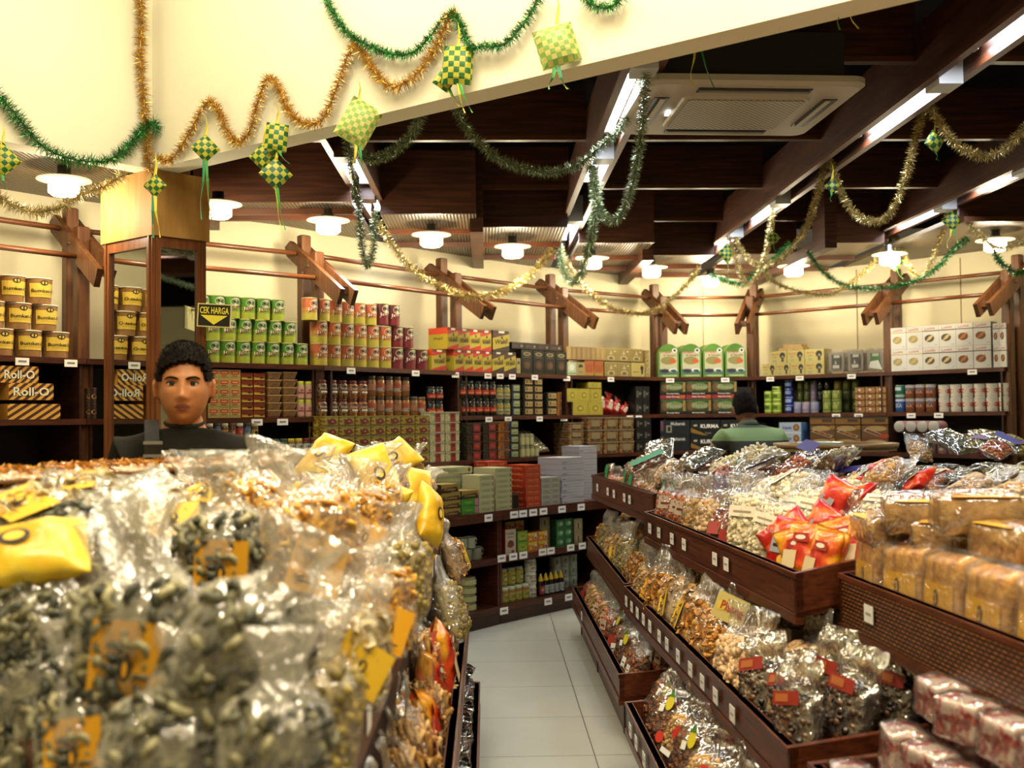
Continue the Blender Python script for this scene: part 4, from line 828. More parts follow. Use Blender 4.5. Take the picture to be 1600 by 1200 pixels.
fill('box_yellow', 4, H2, [(920, 941, 1)], 9, 'topmost flat olive yellow box', depth=.16, z0=41 * 9.35 / FPX)
fill('box_blackplain', 4, H2, [(994, 1016, 2)] * 2, 22, 'black packet box beside the red bags', depth=.15)
fill('tub_brownclear', 4, H3, [(888, 914, 1)] * 4, 12.6, 'stacked round brown snack tub', depth=.2, s=SF3)
fill('tub_brownclear', 4, H3, [(918, 992, 3)] * 3, 19, 'wide clear tub of brown snacks', depth=.2, s=SF3)
fill('box_blackplain', 4, H3, [(994, 1018, 2)] * 3, 18, 'black box in the lower corner stack', depth=.18, s=SF3)
# --- bay 5
fill('carton_round', 5, H1, [(1028, 1168, 4)], 53, 'green round topped cracker carton', depth=.16, gap=.92)
fill('carton_round', 5, H1, [(1024, 1164, 4)], 53, 'green round topped carton standing behind the front one', depth=.12, gap=.9, push=.2)
fill('box_pattern', 5, H2, [(1031, 1152, 3)], 24, 'lower dark green patterned cracker box', depth=.2)
fill('box_redband', 5, H2, [(1031, 1152, 3)], 6, 'thin red banded box between the patterned boxes', depth=.2, z0=24 * 9.7 / FPX)
fill('box_pattern', 5, H2, [(1031, 1152, 3)], 22, 'upper dark green patterned cracker box', depth=.2, z0=30.2 * 9.7 / FPX)
fill('box_blackplain', 5, H2, [(1152, 1174, 2)], 42, 'tall dark box above the striped shirt man', depth=.18)
fill(['box_mubarak', 'box_kurma', 'box_kurma'], 5, H3, [(1031, 1172, 3), (1031, 1172, 3)], 24, 'black date box with white lettering', depth=.2, s=SF3)
# --- bay 6
fill('box_yellowfig', 6, H1, [(1190, 1257, 3), (1203, 1257, 2)], 19.5, 'cream yellow carton with dark figure', depth=.14)
fill('box_yellowfig', 6, H1, [(1257, 1288, 1)] * 2, 20, 'cream yellow carton next to the clear containers', depth=.14)
fill('box_spine', 6, H1, [(1214, 1255, 1), (1222, 1252, 1)], 4.5, 'flat cream carton on top of the pile', depth=.12, z0=39.5 * 9.3 / FPX)
fill(['clamshell', 'clamshell', 'clamshell_g'], 6, H1, [(1290, 1381, 3)], 38, 'upright clear plastic container', depth=.09, push=.02)
fill('clamshell', 6, H1, [(1305, 1384, 3)], 40, 'clear container in the back row', depth=.08, push=.14, z0=.0)
fill('can_lime', 6, H2, [(1190, 1216, 2)] * 2, 17.5, 'lime green can in pairs')
fill('can_lime', 6, H2, [(1202, 1216, 1)], 8, 'topmost short lime green can', z0=35 * 9.3 / FPX)
fill('can_blue', 6, H2, [(1218, 1231, 1)] * 4, 13, 'dark blue can in a tower', push=.06)
fill(['can_lilac', 'can_mauve', 'can_lilac'], 6, H2, [(1236, 1275, 3)], 17.5, 'pale lilac can in front')
fill(['can_greenback', 'can_greenback', 'can_mauve', 'can_black', 'can_black'], 6, H2, [(1231, 1284, 5)] * 3, 17, 'slim can behind the lilac cans', push=.14)
fill(['can_olive', 'can_olive', 'can_gold'], 6, H2, [(1281, 1310, 2)] * 2, 17.5, 'olive green can in front')
fill(['can_gold', 'can_greenback', 'can_greenback'], 6, H2, [(1288, 1330, 3)] * 3, 17, 'tall olive can stacked behind', push=.14)
fill('tub_mixedred', 6, H2, [(1334, 1383, 3)] * 4, 10.2, 'clear tub with mixed red snacks', depth=.11)
fill('box_nata', 6, H3, [(1215, 1250, 1)] * 2, 17, 'pale blue carton with cookie print', depth=.22, s=SF3, z0=.06)
fill('slab_grey', 6, H3, [(1192, 1252, 2)], 10, 'flat grey carton below the blue cartons', depth=.2, s=SF3)
fill(['box_pie', 'box_pie', 'box_pie_red'], 6, H3, [(1263, 1386, 3)] * 2, 21, 'brown pie box with slice picture', depth=.2, s=SF3)
fill('box_pie_side', 6, H3, [(1263, 1386, 3)], 12, 'brown pie box lying on top', depth=.2, s=SF3, z0=42 * 9.2 / FPX)
# --- bay 7
def lov(k, i, n): return 'box_lovina%d' % (0 if i < 2 else 1 if i < 4 else 2)
fill('x', 7, H1, [(1392, 1549, 6)] * 2, 35.5, 'white cookie carton with biscuit photo', depth=.12, pf=lov, gap=.98)
fill('box_lovina2', 7, H1, [(1552, 1573, 2)] * 2, 35, 'white cookie carton turned sideways at right end', depth=.14)
fill(['can_blue2', 'can_rust', 'can_rust', 'can_rust'], 7, H2, [(1394, 1458, 4)], 21.5, 'shiny can in the lower row')
fill(['can_teal', 'can_rust', 'can_rust', 'can_rust'], 7, H2, [(1394, 1458, 4)], 21.5, 'shiny can in the upper row', z0=21.6 * 8.6 / FPX)
fill('tub_redoval', 7, H2, [(1461, 1575, 6)] * 2, 21.8, 'white paper tub with red oval')
fill(['can_pink', 'can_pinkred', 'can_pink', 'can_pink', 'can_pink', 'can_brown', 'can_pinkred', 'can_pinkred', 'can_pinkred', 'can_pinkred'], 7, H3, [(1411, 1578, 10)], 32, 'pink can with round picture', s=SF3)
for i in range(4):                                       # cans lying with their lids to the room
    px = 1416 + i * 17.8; u, y = u_at(7, px, SF3); r_ = .047
    p = bay_pt(7, u, SF3 - .02, H3 + 32 * 8.55 / FPX + .052)
    spawn('can_pink', p, (PI / 2, 0, bay_rz(7)), (.094, .094, .15), 'pink can lying with its cream lid forward, %s' % ordl(i, 4), 'can', 'cans lying on their side')
# --- counters: flat boxes
def stack(kind, b, px0, px1, rows, hp, desc, s=SC, depth=.2, push=.02, z=HC, z0=0, n=1, rj=.03, pym=760): fill(kind, b, z, [(px0, px1, n)] * rows, hp, desc, s=s, depth=depth, push=push, z0=z0, rj=rj, pym=pym)
stack('slab_choc', 2, 693, 723, 3, 12.2, 'brown and yellow flat box, left pile', depth=.14)
stack('slab_choc', 2, 693, 720, 1, 12, 'brown flat box on top of left pile', z0=37 * 7.45 / FPX, depth=.14)
stack('slab_green', 2, 724, 751, 2, 12, 'green and pink flat box', depth=.14)
stack('slab_choc', 2, 724, 751, 1, 12, 'brown flat box above the green ones', z0=24.6 * 7.45 / FPX, depth=.14)
stack('slab_cream', 2, 752, 775, 6, 9.6, 'flat cream box, pile left of the corner', depth=.16)
stack('slab_cream', 2, 700, 772, 7, 10.2, 'long flat cream box behind the choc boxes', depth=.2, push=.2)
stack('slab_cream', 3, 777, 803, 8, 8.2, 'flat cream box, pile right of the corner', depth=.22)
stack('canister', 3, 805, 817, 1, 22, 'short black canister beside the red boxes', depth=.09)
stack('slab_red', 3, 825, 848, 7, 9.3, 'flat red cake box, front pile', depth=.2)
stack('slab_red', 3, 800, 830, 5, 9.3, 'flat red cake box, rear pile', depth=.15, push=.24, z0=.12)
fill('slab_grey', 3, HC, [(849, 878, 2)] * 5, 8.6, 'small flat grey box', s=SC, depth=.12, push=.02, pym=760)
stack('slab_white', 3, 880, 916, 8, 8.8, 'flat white cake box, near pile', depth=.24)
fill('slab_white', 4, HC, [(908, 936, 1)] * 9, 9.2, 'flat white cake box, taller far pile', s=.62, depth=.22, push=.02, pym=760)
# --- lower cabinets
zc = HL1; SL = SC - .05
fill('mug', 2, zc, [(716, 762, 3)], 20, 'pale enamel mug on the low shelf', s=SL, pym=870, push=.02)
fill('mug', 2, zc, [(722, 748, 2)], 18, 'pale enamel mug stacked upside behind', s=SL, pym=870, push=.0, z0=20.3 * 7.4 / FPX)
fill('jar_flat', 2, HL2, [(732, 754, 1)] * 4, 13, 'flat round tub in the low cabinet', s=SL, pym=930)
fill('jar_flat', 2, HL2, [(708, 730, 1)] * 3, 13, 'flat round tub deep in the low cabinet', s=SL, pym=930, push=.08)
fill('box_qtela', 3, zc, [(791, 808, 1)], 40, 'tall white snack box with red side', s=SL, depth=.05, pym=860)
fill('box_tea_g', 3, zc, [(810, 826, 1)] * 2, 17, 'lime green tea box', s=SL, depth=.1, pym=860)
fill('box_tea_o', 3, zc, [(826, 858, 2)] * 2, 14.5, 'orange tea box with cup print', s=SL, depth=.08, pym=860)
fill('box_tea_o', 3, zc, [(808, 838, 2)], 15, 'orange tea box in the higher back row', s=SL, depth=.08, pym=860, push=.12, z0=.155)
fill('box_tea_g', 3, zc, [(808, 838, 2)] * 2, 17, 'green tea box of the back row', s=SL, depth=.08, pym=860, push=.12)
fill('box_tea_beige', 3, zc, [(856, 872, 1)] * 3, 16, 'beige drink box', s=SL, depth=.1, pym=860, push=.08)
fill('box_tea_d', 3, zc, [(874, 900, 2)] * 3, 14, 'dark green tea box', s=SL, depth=.1, pym=860, push=.03)
fill('box_tea_beige', 3, zc, [(899, 912, 1)] * 2, 20, 'beige packet at the cabinet end', s=SL, depth=.1, pym=860)
fill('jar_jam', 3, HL2, [(778, 832, 5)], 24, 'small jam jar with pale lid, front', s=SL, pym=930)
fill('jar_jam_big', 3, HL2, [(780, 830, 4)], 27, 'olive jam jar standing higher', s=SL, pym=930, z0=24.6 * 7.8 / FPX, push=.05)
fill('jar_white', 3, HL2, [(831, 845, 1)] * 3, 20, 'white jar with dark lettering', s=SL, pym=930)
fill(['bottle_red', 'bottle', 'bottle', 'bottle', 'bottle'], 3, HL2, [(847, 886, 5)], 34, 'dark sauce bottle with yellow cap', s=SL, pym=930)
fill('can_white_stack', 3, HL2, [(884, 922, 3)] * 3, 17, 'pale green can with black letters', s=SL, pym=930, push=.1)
# ================================================================ BAGS OF SNACKS
PM = {}
def pm(k, stops, rough=.5, spec=.4): PM[k] = pieces_mat('snack_' + k, stops, rough, spec)
pm('grey', [(0.25, '262a28'), (.5, '4c4d40'), (.72, '858163'), (.95, 'c6bd92')])
pm('gold', [(0.3, 'a8681c'), (.55, 'c98a30'), (.8, 'dfae55')])
pm('tan', [(0.3, '9a6a30'), (.55, 'b98a48'), (.85, 'd8b478')])
pm('brown', [(0.3, '4a2410'), (.55, '7a4219'), (.85, 'a8682c')], .35, .6)
pm('cream', [(0.3, 'cbb78a'), (.55, 'e2d3ab'), (.85, 'f2e8cc')])
pm('orange', [(0.3, '8c3a10'), (.55, 'b4561c'), (.85, 'd07c34')], .3, .6)
pm('dark', [(0.3, '140c08'), (.6, '2c190e'), (.9, '6a4422')], .25, .7)
pm('peach', [(0.3, 'b98a5a'), (.55, 'd0a878'), (.85, 'e6cba0')])
pm('olive', [(0.3, '6a5a26'), (.55, '93803a'), (.85, 'bca860')])
pm('red', [(0.3, '5e1a10'), (.55, '94351a'), (.85, 'b86034')], .35, .6)
def add_piece(mb, kind, T, mat, s, R):
    if kind == 'ball':
        n, mgl = 6, 4; prof = [(s * math.sin(PI * k / mgl) + 1e-4, -s * math.cos(PI * k / mgl)) for k in range(mgl + 1)]; mb.lathe(prof, mat, n, True, T, caps=False)
    elif kind == 'chip':
        a = R.uniform(.25, .6); vs = []; g = 4
        for i in range(g):
            for j in range(g):
                x, y = (i / (g - 1) - .5) * 2, (j / (g - 1) - .5) * 2; k = 1 / max(1, math.hypot(x, y)); x *= k; y *= k
                vs.append((x * s, y * s * .8, a * s * (x * x) + .12 * s * math.sin(5 * y)))
        mb.add(vs, [(i * g + j, i * g + j + 1, (i + 1) * g + j + 1, (i + 1) * g + j) for i in range(g - 1) for j in range(g - 1)], mat, True, T)
    elif kind == 'stick':
        mb.tube([(-s * 1.6, 0, 0), (0, 0, s * .15), (s * 1.6, 0, 0)], s * .34, mat, 6, T)
    elif kind == 'curl':
        a0 = R.uniform(0, 6); pts = [(s * math.cos(a0 + t), s * math.sin(a0 + t), s * .25 * t) for t in (0, .9, 1.8, 2.7, 3.6)]
        mb.tube(pts, [s * .2, s * .42, s * .5, s * .42, s * .2], mat, 6, T)
    elif kind == 'lump':
        pr = [(1e-4, -s * .8), (s * R.uniform(.6, .9), -s * .4), (s * R.uniform(.7, 1.1), s * .2), (s * .5, s * .7), (1e-4, s * .9)]; mb.lathe(pr, mat, 5, True, T @ Matrix.Scale(R.uniform(.7, 1.3), 4, (1, 0, 0)), caps=False)
def prof_bag(style, v):
    """half width, half depth factors of a bag at height v"""
    sm = lambda a, b, x: max(0., min(1., (x - a) / (b - a))) ** 2 * (3 - 2 * max(0., min(1., (x - a) / (b - a))))
    if style == 'gather':
        a = .80 + .2 * sm(0, .15, v) - .66 * sm(.60, .80, v) + .34 * sm(.80, 1, v); b = .12 + .88 * sm(0, .2, v) - .75 * sm(.55, .80, v) - .12 * sm(.85, 1, v)
    elif style == 'pillow':
        a = .93 + .07 * abs(2 * v - 1) ** 2; b = .03 + .97 * (max(0, 1 - abs(2 * v - 1) ** 3.5)) ** .8
    elif style == 'fold':
        a = .92 + .05 * sm(.5, 1, v); b = .05 + .95 * sm(0, .16, v) - .97 * sm(.48, .80, v)
    elif style == 'block':
        a = 1.0 - .12 * sm(.9, 1, v) - .08 * (1 - sm(0, .07, v)); b = 1.0 - .9 * sm(.86, 1, v) * .8 - .25 * (1 - sm(0, .08, v))
    elif style == 'flat':
        a = 1.0; b = .15 + .85 * (max(0, 1 - abs(2 * v - 1) ** 5)) ** .6
    return a, max(.02, b)
FILLV = {'gather': .66, 'pillow': .90, 'fold': .60, 'block': .93, 'flat': .94}
def bag_film(w, d, h, style, seed, mat, amp=.010, k=1.0, v0=0., v1=1., nu=32, nv=22, pw=None):
    mb = MB(); R = []; sd = Vector((seed * 7.3, seed * 3.1, seed * 1.7)); pw = pw or (.55 if style == 'block' else .85)
    for j in range(nv + 1):
        v = v0 + (v1 - v0) * j / nv; a, b = prof_bag(style, v); row = []
        for i in range(nu):
            th = 2 * PI * i / nu; c, s_ = math.cos(th), math.sin(th)
            x = math.copysign(abs(c) ** pw, c) * a * w / 2 * k; y = math.copysign(abs(s_) ** pw, s_) * b * d / 2 * k; z = v * h
            p = Vector((x, y, z)); q = p * 17 + sd
            f = amp * (.35 + .65 * abs(noise.noise(q)) * 2) * (noise.noise(q * 1.9) * 1.3)
            if style in ('gather', 'fold') and v > .6: f += amp * 1.2 * math.sin(th * 6 + seed + 9 * v) * (v - .6) / .4; x += amp * 1.5 * noise.noise(sd + Vector((0, 0, v * 6))); y += amp * 2.5 * noise.noise(sd + Vector((3, 0, v * 5)))
            l = math.hypot(x / (w / 2), y / (d / 2)) + 1e-5
            row.append((x + f * c, y + f * s_ * (.4 + .6 * b), z + (amp * .6 * noise.noise(q + Vector((5, 5, 5))) if v > .9 else 0)))
        R.append(row)
    mb.loft(R, mat, caps=True, smooth=True); return mb
def bag_kind(key, name, dims, style, piece, psize, npc, pmat, film=None, label=None, seed=1, core=None, opaque=None):
    """dims w, d, h in metres; the root mesh is the plastic film, children are contents and label"""
    w, d, h = dims; R = random.Random(seed); parts = []
    film = film or FILM
    fb = bag_film(w, d, h, style, seed, opaque or film, amp=.010 if not opaque else .008)
    parts.append((name, fb))
    fv = FILLV[style]
    if not opaque:
        cb = MB(); pmt = PM[pmat]
        inner = bag_film(w, d, h, style, seed, pmt, amp=.004, k=.80, v0=.05, v1=fv - .03, nu=16, nv=10)
        cb.add(inner.v, inner.f, pmt, True)
        if piece != 'none':
            for _ in range(npc):
                v = .05 + (fv - .07) * R.random(); th = R.uniform(0, 2 * PI) if R.random() < .35 else R.uniform(PI * 1.08, PI * 1.92)
                a, b = prof_bag(style, v); c, s_ = math.cos(th), math.sin(th); pw = .55 if style == 'block' else .85; k = R.uniform(.80, .89)
                p = Vector((math.copysign(abs(c) ** pw, c) * a * w / 2 * k, math.copysign(abs(s_) ** pw, s_) * b * d / 2 * k, v * h))
                T = Matrix.Translation(p) @ Euler((R.uniform(0, 6), R.uniform(0, 6), R.uniform(0, 6))).to_matrix().to_4x4()
                add_piece(cb, piece, T, pmt, psize * R.uniform(.75, 1.2), R)
            if style in ('gather', 'fold', 'pillow'):
                for _ in range(npc // 5):
                    a, b = prof_bag(style, fv - .04); th = R.uniform(0, 2 * PI); k = R.random() ** .5 * .8
                    T = Matrix.Translation((math.cos(th) * a * w / 2 * k, math.sin(th) * b * d / 2 * k, h * (fv - .03) + R.uniform(-.004, .01))) @ Euler((R.uniform(0, 6), R.uniform(0, 6), 0)).to_matrix().to_4x4()
                    add_piece(cb, piece, T, pmt, psize, R)
        parts.append(('snacks', cb))
    if label:
        lb = MB(); lk = label[0]; T = Matrix.Identity(4); yy = -d / 2 * .93
        def A(x, z, v=None): return None
        if lk == 'card':      # yellow paper card with a black oval mark, tucked inside
            _, cw, ch, cz, col, ang = label
            T = Matrix.Translation((0, -d / 2 * 1.0, cz * h)) @ Matrix.Rotation(ang, 4, 'Y')
            n = 4; vs = [((x - .5) * cw, .006 * math.sin(x * 5), (z - .5) * ch) for z in (0, 1) for x in [q / n for q in range(n + 1)]]
            lb.add(vs, [(q, q + 1, n + 2 + q, n + 1 + q) for q in range(n)], col, True, T)
            lb.deco([('e', 0, 0, cw * .09, ch * .13, INK), ('e', 0, 0, cw * .035, ch * .085, col), ('r', -cw * .3, -ch * .33, cw * .3, -ch * .29, INK)], y=-.007, T=T)
        elif lk == 'print':   # printed front of a pouch or header
            _, items = label
            lb.deco([tuple([it[0]] + list(it[1:])) for it in items], y=yy - .006)
        parts.append(('label', lb))
    K(key, name, *parts)
YC = M('e8a820', .45, name='yellow_label_card'); YC2 = M('e0b52a', .45)
bag_kind('b_grey', 'snack_bag', (.17, .12, .40), 'gather', 'curl', .015, 190, 'grey', FILM2, ('card', .10, .13, .40, YC, .1), 1)
bag_kind('b_grey2', 'snack_bag', (.18, .13, .36), 'gather', 'curl', .015, 190, 'grey', FILM2, None, 2)
bag_kind('b_grey3', 'snack_bag', (.19, .10, .32), 'fold', 'curl', .014, 170, 'grey', FILM, None, 3)
bag_kind('b_olive', 'snack_bag', (.17, .11, .33), 'gather', 'lump', .013, 170, 'olive', FILM2, None, 4)
bag_kind('b_gold', 'snack_bag', (.18, .12, .32), 'gather', 'chip', .017, 150, 'gold', FILM2, ('card', .09, .09, .32, YC, .3), 5)
bag_kind('b_gold2', 'snack_bag', (.19, .10, .30), 'fold', 'chip', .016, 150, 'gold', FILM, None, 6)
bag_kind('b_tan', 'snack_bag', (.17, .11, .30), 'gather', 'chip', .015, 150, 'tan', FILM2, ('card', .08, .10, .3, YC2, -.2), 7)
bag_kind('b_tan2', 'snack_bag', (.17, .09, .26), 'fold', 'lump', .012, 170, 'tan', FILM, None, 8)
bag_kind('b_brown', 'snack_bag', (.15, .09, .24), 'fold', 'lump', .011, 170, 'brown', FILM, ('print', [('r', -.05, .04, .0, .09, PAPER), ('r', -.04, .06, -.01, .065, INK)]), 9)
bag_kind('b_orange', 'snack_bag', (.16, .10, .26), 'fold', 'lump', .011, 180, 'orange', FILM, ('print', [('r', -.035, .07, .045, .13, M('c9b49a')), ('r', -.02, .09, .03, .10, DRED)]), 10)
bag_kind('b_cream', 'snack_bag', (.19, .11, .26), 'pillow', 'ball', .011, 230, 'cream', FILM, ('print', [('r', -.06, .15, .06, .19, M('e6dcc6')), ('r', -.04, .165, .04, .172, M('9a8c70'))]), 11)
bag_kind('b_peach', 'snack_bag', (.17, .11, .28), 'fold', 'ball', .012, 190, 'peach', FILM, None, 12)
bag_kind('b_stick', 'snack_bag', (.16, .11, .30), 'fold', 'stick', .017, 110, 'tan', FILM, ('print', [('r', -.05, .11, .05, .19, M('c24a34')), ('r', -.04, .13, .04, .15, M('e0b49a'))]), 13)
bag_kind('b_dark', 'snack_bag', (.16, .09, .26), 'fold', 'lump', .013, 130, 'dark', FILM3, ('print', [('r', -.045, .14, .045, .175, M('8e2a1e')), ('r', -.035, .148, .01, .168, M('a8602e'))]), 14)
bag_kind('b_dark2', 'snack_bag', (.15, .10, .25), 'gather', 'lump', .013, 120, 'dark', FILM3, ('card', .05, .08, .35, M('8e2a1e'), .3), 15)
bag_kind('b_nut', 'snack_bag', (.17, .12, .29), 'gather', 'ball', .014, 160, 'peach', FILM3, None, 16)
bag_kind('b_corn', 'snack_bag', (.22, .11, .30), 'fold', 'lump', .012, 240, 'tan', FILM3, ('print', [('e', .03, .12, .032, .026, M('b9281f')), ('e', -.06, .07, .026, .022, M('c4382a')), ('r', -.02, .03, .05, .05, PAPER)]), 17)
bag_kind('b_corn2', 'snack_bag', (.22, .12, .30), 'fold', 'lump', .010, 260, 'brown', FILM3, ('print', [('e', .05, .16, .024, .030, M('d2c42e')), ('p', [(.03, .185), (.05, .215), (.07, .185)], M('3f7a2e')), ('r', .0, .12, .03, .15, PAPER)]), 18)
bag_kind('b_pisang', 'snack_bag', (.17, .08, .28), 'fold', 'stick', .013, 130, 'gold', FILM3, ('print', [('r', -.07, .17, .07, .25, M('b9a862')), ('e', -.04, .21, .02, .015, M('c9b03a')), ('t', 'Pisang', .01, .21, .10, .035, M('a8282a'))]), 19)
bag_kind('b_red', 'snack_bag', (.15, .10, .24), 'fold', 'ball', .009, 170, 'red', FILM3, ('print', [('r', -.04, .04, .04, .09, M('a03028'))]), 20)
REDP = varied('red_pouch_print', [(.38, 'b01c18'), (.52, 'c42c1c'), (.62, 'd8742a')], 14, .25, bump=.5, spec=.7, bscale=16)
ORGP = varied('orange_pouch_print', [(.40, 'b8281a'), (.50, 'd0541c'), (.60, 'e0a028')], 12, .25, bump=.5, spec=.7, bscale=16)
YELP = varied('yellow_pouch_print', [(.38, 'd8a51a'), (.55, 'ecc92c'), (.66, 'f0d860')], 10, .35, bump=.5, spec=.6, bscale=14)
SILP = varied('silver_pouch', [(.38, '8a8a92'), (.55, 'b6b6bc'), (.66, 'dcdce0')], 5, .2, bump=.7, spec=.8, bscale=20)
bag_kind('p_red', 'red_pouch', (.13, .07, .19), 'pillow', 'none', 0, 0, 'red', None, ('print', [('r', -.03, .06, .03, .12, M('8f8f94')), ('r', -.02, .08, .02, .09, BLK), ('e', .03, .04, .02, .018, M('e8b43a'))]), 21, opaque=REDP)
bag_kind('p_orange', 'orange_pouch', (.13, .07, .19), 'pillow', 'none', 0, 0, 'red', None, ('print', [('r', -.05, .03, .0, .09, M('c9b48c')), ('r', -.02, .12, .04, .15, M('a0201a')), ('e', 0.01, .135, .02, .008, OFF)]), 22, opaque=ORGP)
bag_kind('p_yellow', 'yellow_pouch', (.15, .08, .22), 'pillow', 'none', 0, 0, 'red', None, ('print', [('e', 0, .11, .02, .026, INK), ('e', 0, .11, .012, .017, M('e8c43a'))]), 23, opaque=YELP)
bag_kind('p_bigred', 'red_pouch', (.16, .12, .25), 'gather', 'none', 0, 0, 'red', None, ('print', [('r', -.03, .06, .03, .13, M('b9a89a')), ('e', 0, .15, .02, .015, OFF)]), 24, opaque=M('9c1f18', .25, spec=.7))
bag_kind('b_string', 'snack_bag', (.26, .07, .30), 'pillow', 'stick', .016, 170, 'cream', FILM3, ('print', [('r', -.08, .10, -.04, .12, M('d8c83a')), ('r', .02, .2, .07, .215, M('d8b83a')), ('r', .06, .08, .10, .1, M('6aa0a8'))]), 25)
bag_kind('b_flatseed', 'snack_bag', (.18, .05, .22), 'flat', 'lump', .008, 200, 'grey', FILM3, None, 26)
bag_kind('b_green', 'snack_bag', (.13, .06, .24), 'pillow', 'lump', .010, 120, 'brown', FILM3, ('print', [('r', -.02, .02, .03, .22, M('2f8a5a'))]), 27)
bag_kind('b_purple', 'snack_bag', (.15, .08, .24), 'fold', 'lump', .011, 150, 'orange', FILM3, ('print', [('r', -.07, .17, .07, .235, M('3a2f7a'))]), 28)
bag_kind('k_black', 'flat_packet', (.15, .03, .19), 'flat', 'lump', .010, 90, 'dark', FILM3, ('print', [('r', -.04, .06, .03, .11, M('b9bcc0')), ('r', -.03, .08, .02, .085, INK)]), 29)
bag_kind('k_black2', 'flat_packet', (.16, .035, .18), 'flat', 'chip', .012, 80, 'dark', FILM3, ('print', [('r', -.06, .13, .0, .16, M('8e8a78'))]), 30)
bag_kind('k_seed', 'flat_packet', (.16, .05, .20), 'pillow', 'lump', .009, 170, 'olive', FILM3, ('print', [('r', -.05, .04, .03, .08, M('5a2a5a'))]), 31)
pm('pale', [(0.3, 'b39a64'), (.55, 'cdb886'), (.85, 'e6d8b0')])
pm('orangegold', [(0.3, 'b8741c'), (.55, 'd89a2c'), (.85, 'ecc050')], .4)
bag_kind('b_orangegold', 'snack_bag', (.20, .13, .30), 'gather', 'curl', .010, 240, 'orangegold', FILM2, ('card', .10, .10, .25, YC, .4), 32)
bag_kind('b_pale', 'snack_bag', (.18, .11, .30), 'fold', 'chip', .016, 140, 'pale', FILM2, ('card', .11, .09, .3, YC2, .5), 33)
bag_kind('k_gold', 'flat_packet', (.17, .034, .24), 'flat', 'chip', .014, 90, 'gold', FILM, None, 34)
# block packs
LOAF = varied('golden_loaf', [(.3, '9c5f20'), (.5, 'c88c3a'), (.7, 'e2b05a')], 26, .5, bump=.5, bscale=60)
def block_kind(key, name, dims, body, items, film, seed):
    w, d, h = dims; fb = bag_film(w * 1.08, d * 1.10, h * 1.06, 'block', seed, film, amp=.006, pw=.3); cb = MB()
    inner = bag_film(w, d, h, 'block', seed, body, amp=.003, v0=.02, v1=.97, pw=.28, nu=28, nv=12); cb.add(inner.v, inner.f, body, True)
    lb = MB(); lb.deco(items, y=-d / 2 * 1.03); K(key, name, (name, fb), ('cake', cb), ('label', lb))
lab = [('r', -.05, .0, .05, .095, M('eeb010', .45)), ('e', .0, .055, .014, .022, INK), ('e', 0, .055, .008, .015, M('eeb010', .45)), ('p', [(-.004, .04), (.004, .04), (.006, .07), (.0, .07)], INK)]
lab = [('r', -.085, .0, .085, .09, M('eeb010', .45)), ('e', -.01, .052, .014, .022, INK), ('e', -.01, .052, .008, .015, M('eeb010', .45)), ('p', [(-.014, .04), (-.01, .04), (-.006, .066), (-.01, .066)], INK), ('r', .02, .008, .03, .018, INK)]
block_kind('loaf', 'wrapped_cake', (.205, .11, .17), LOAF, lab, FILM, 41)
block_kind('loaf2', 'wrapped_cake', (.21, .10, .15), LOAF, [('r', -.085, .0, .085, .07, M('e8a810', .45)), ('e', .0, .06, .014, .022, INK), ('e', 0, .06, .008, .015, M('e8a810', .45))], FILM3, 42)
RWB = varied('red_white_wrapper', [(.43, 'e2cabe'), (.475, 'b01c26'), (.57, 'b01c26'), (.61, 'e2cabe')], 16, .35, bump=.4, bscale=20)
block_kind('redblock', 'wrapped_sweet_block', (.12, .10, .10), RWB, [('r', -.05, .045, .05, .06, M('8e1c24')), ('r', -.045, .02, .045, .024, M('b06a62'))], FILM3, 43)
BAGD = {'b_orangegold': 'tied bag of bright golden noodles', 'b_pale': 'clear bag of pale crackers', 'k_gold': 'flat golden cracker pack', 'b_grey': 'tall clear bag of grey green crackers', 'b_grey2': 'clear tied bag of grey green crackers', 'b_grey3': 'folded clear bag of grey crackers', 'b_olive': 'clear tied bag of olive crumbs',
        'b_gold': 'tied bag of golden chips', 'b_gold2': 'folded bag of golden chips', 'b_tan': 'tied bag of tan chips', 'b_tan2': 'folded bag of tan snacks', 'b_brown': 'small bag of brown nuts',
        'b_orange': 'bag of orange brown crumbs', 'b_cream': 'bag of cream white nuts', 'b_peach': 'bag of beige peanuts', 'b_stick': 'bag of tan snack sticks', 'b_dark': 'dark shiny bag with red label',
        'b_dark2': 'tied bag of dark snacks', 'b_nut': 'tied bag of big pale nuts', 'b_corn': 'large corn bag with red discs', 'b_corn2': 'large brown bag with yellow sticker', 'b_pisang': 'banana stick bag with header',
        'b_red': 'bag of red brown nuts', 'p_red': 'shiny red pouch', 'p_orange': 'orange printed pouch', 'p_yellow': 'bright yellow pouch', 'b_string': 'big flat bag of pale noodle snacks', 'b_flatseed': 'flat bag of grey seeds',
        'b_green': 'slim bag with green band', 'b_purple': 'snack bag with purple header', 'k_black': 'flat dark shiny packet', 'k_black2': 'flat dark chip packet', 'k_seed': 'olive seed packet', 'loaf': 'wrapped golden cake loaf',
        'loaf2': 'large wrapped golden cake loaf', 'redblock': 'red and white wrapped sweet block', 'p_bigred': 'large dark red tied pouch'}
ENDN = lambda i, n: 'only one' if n == 1 else 'nearest' if i == 0 else 'farthest' if i == n - 1 else ORD[i] + ' nearest'
PLACED = {}
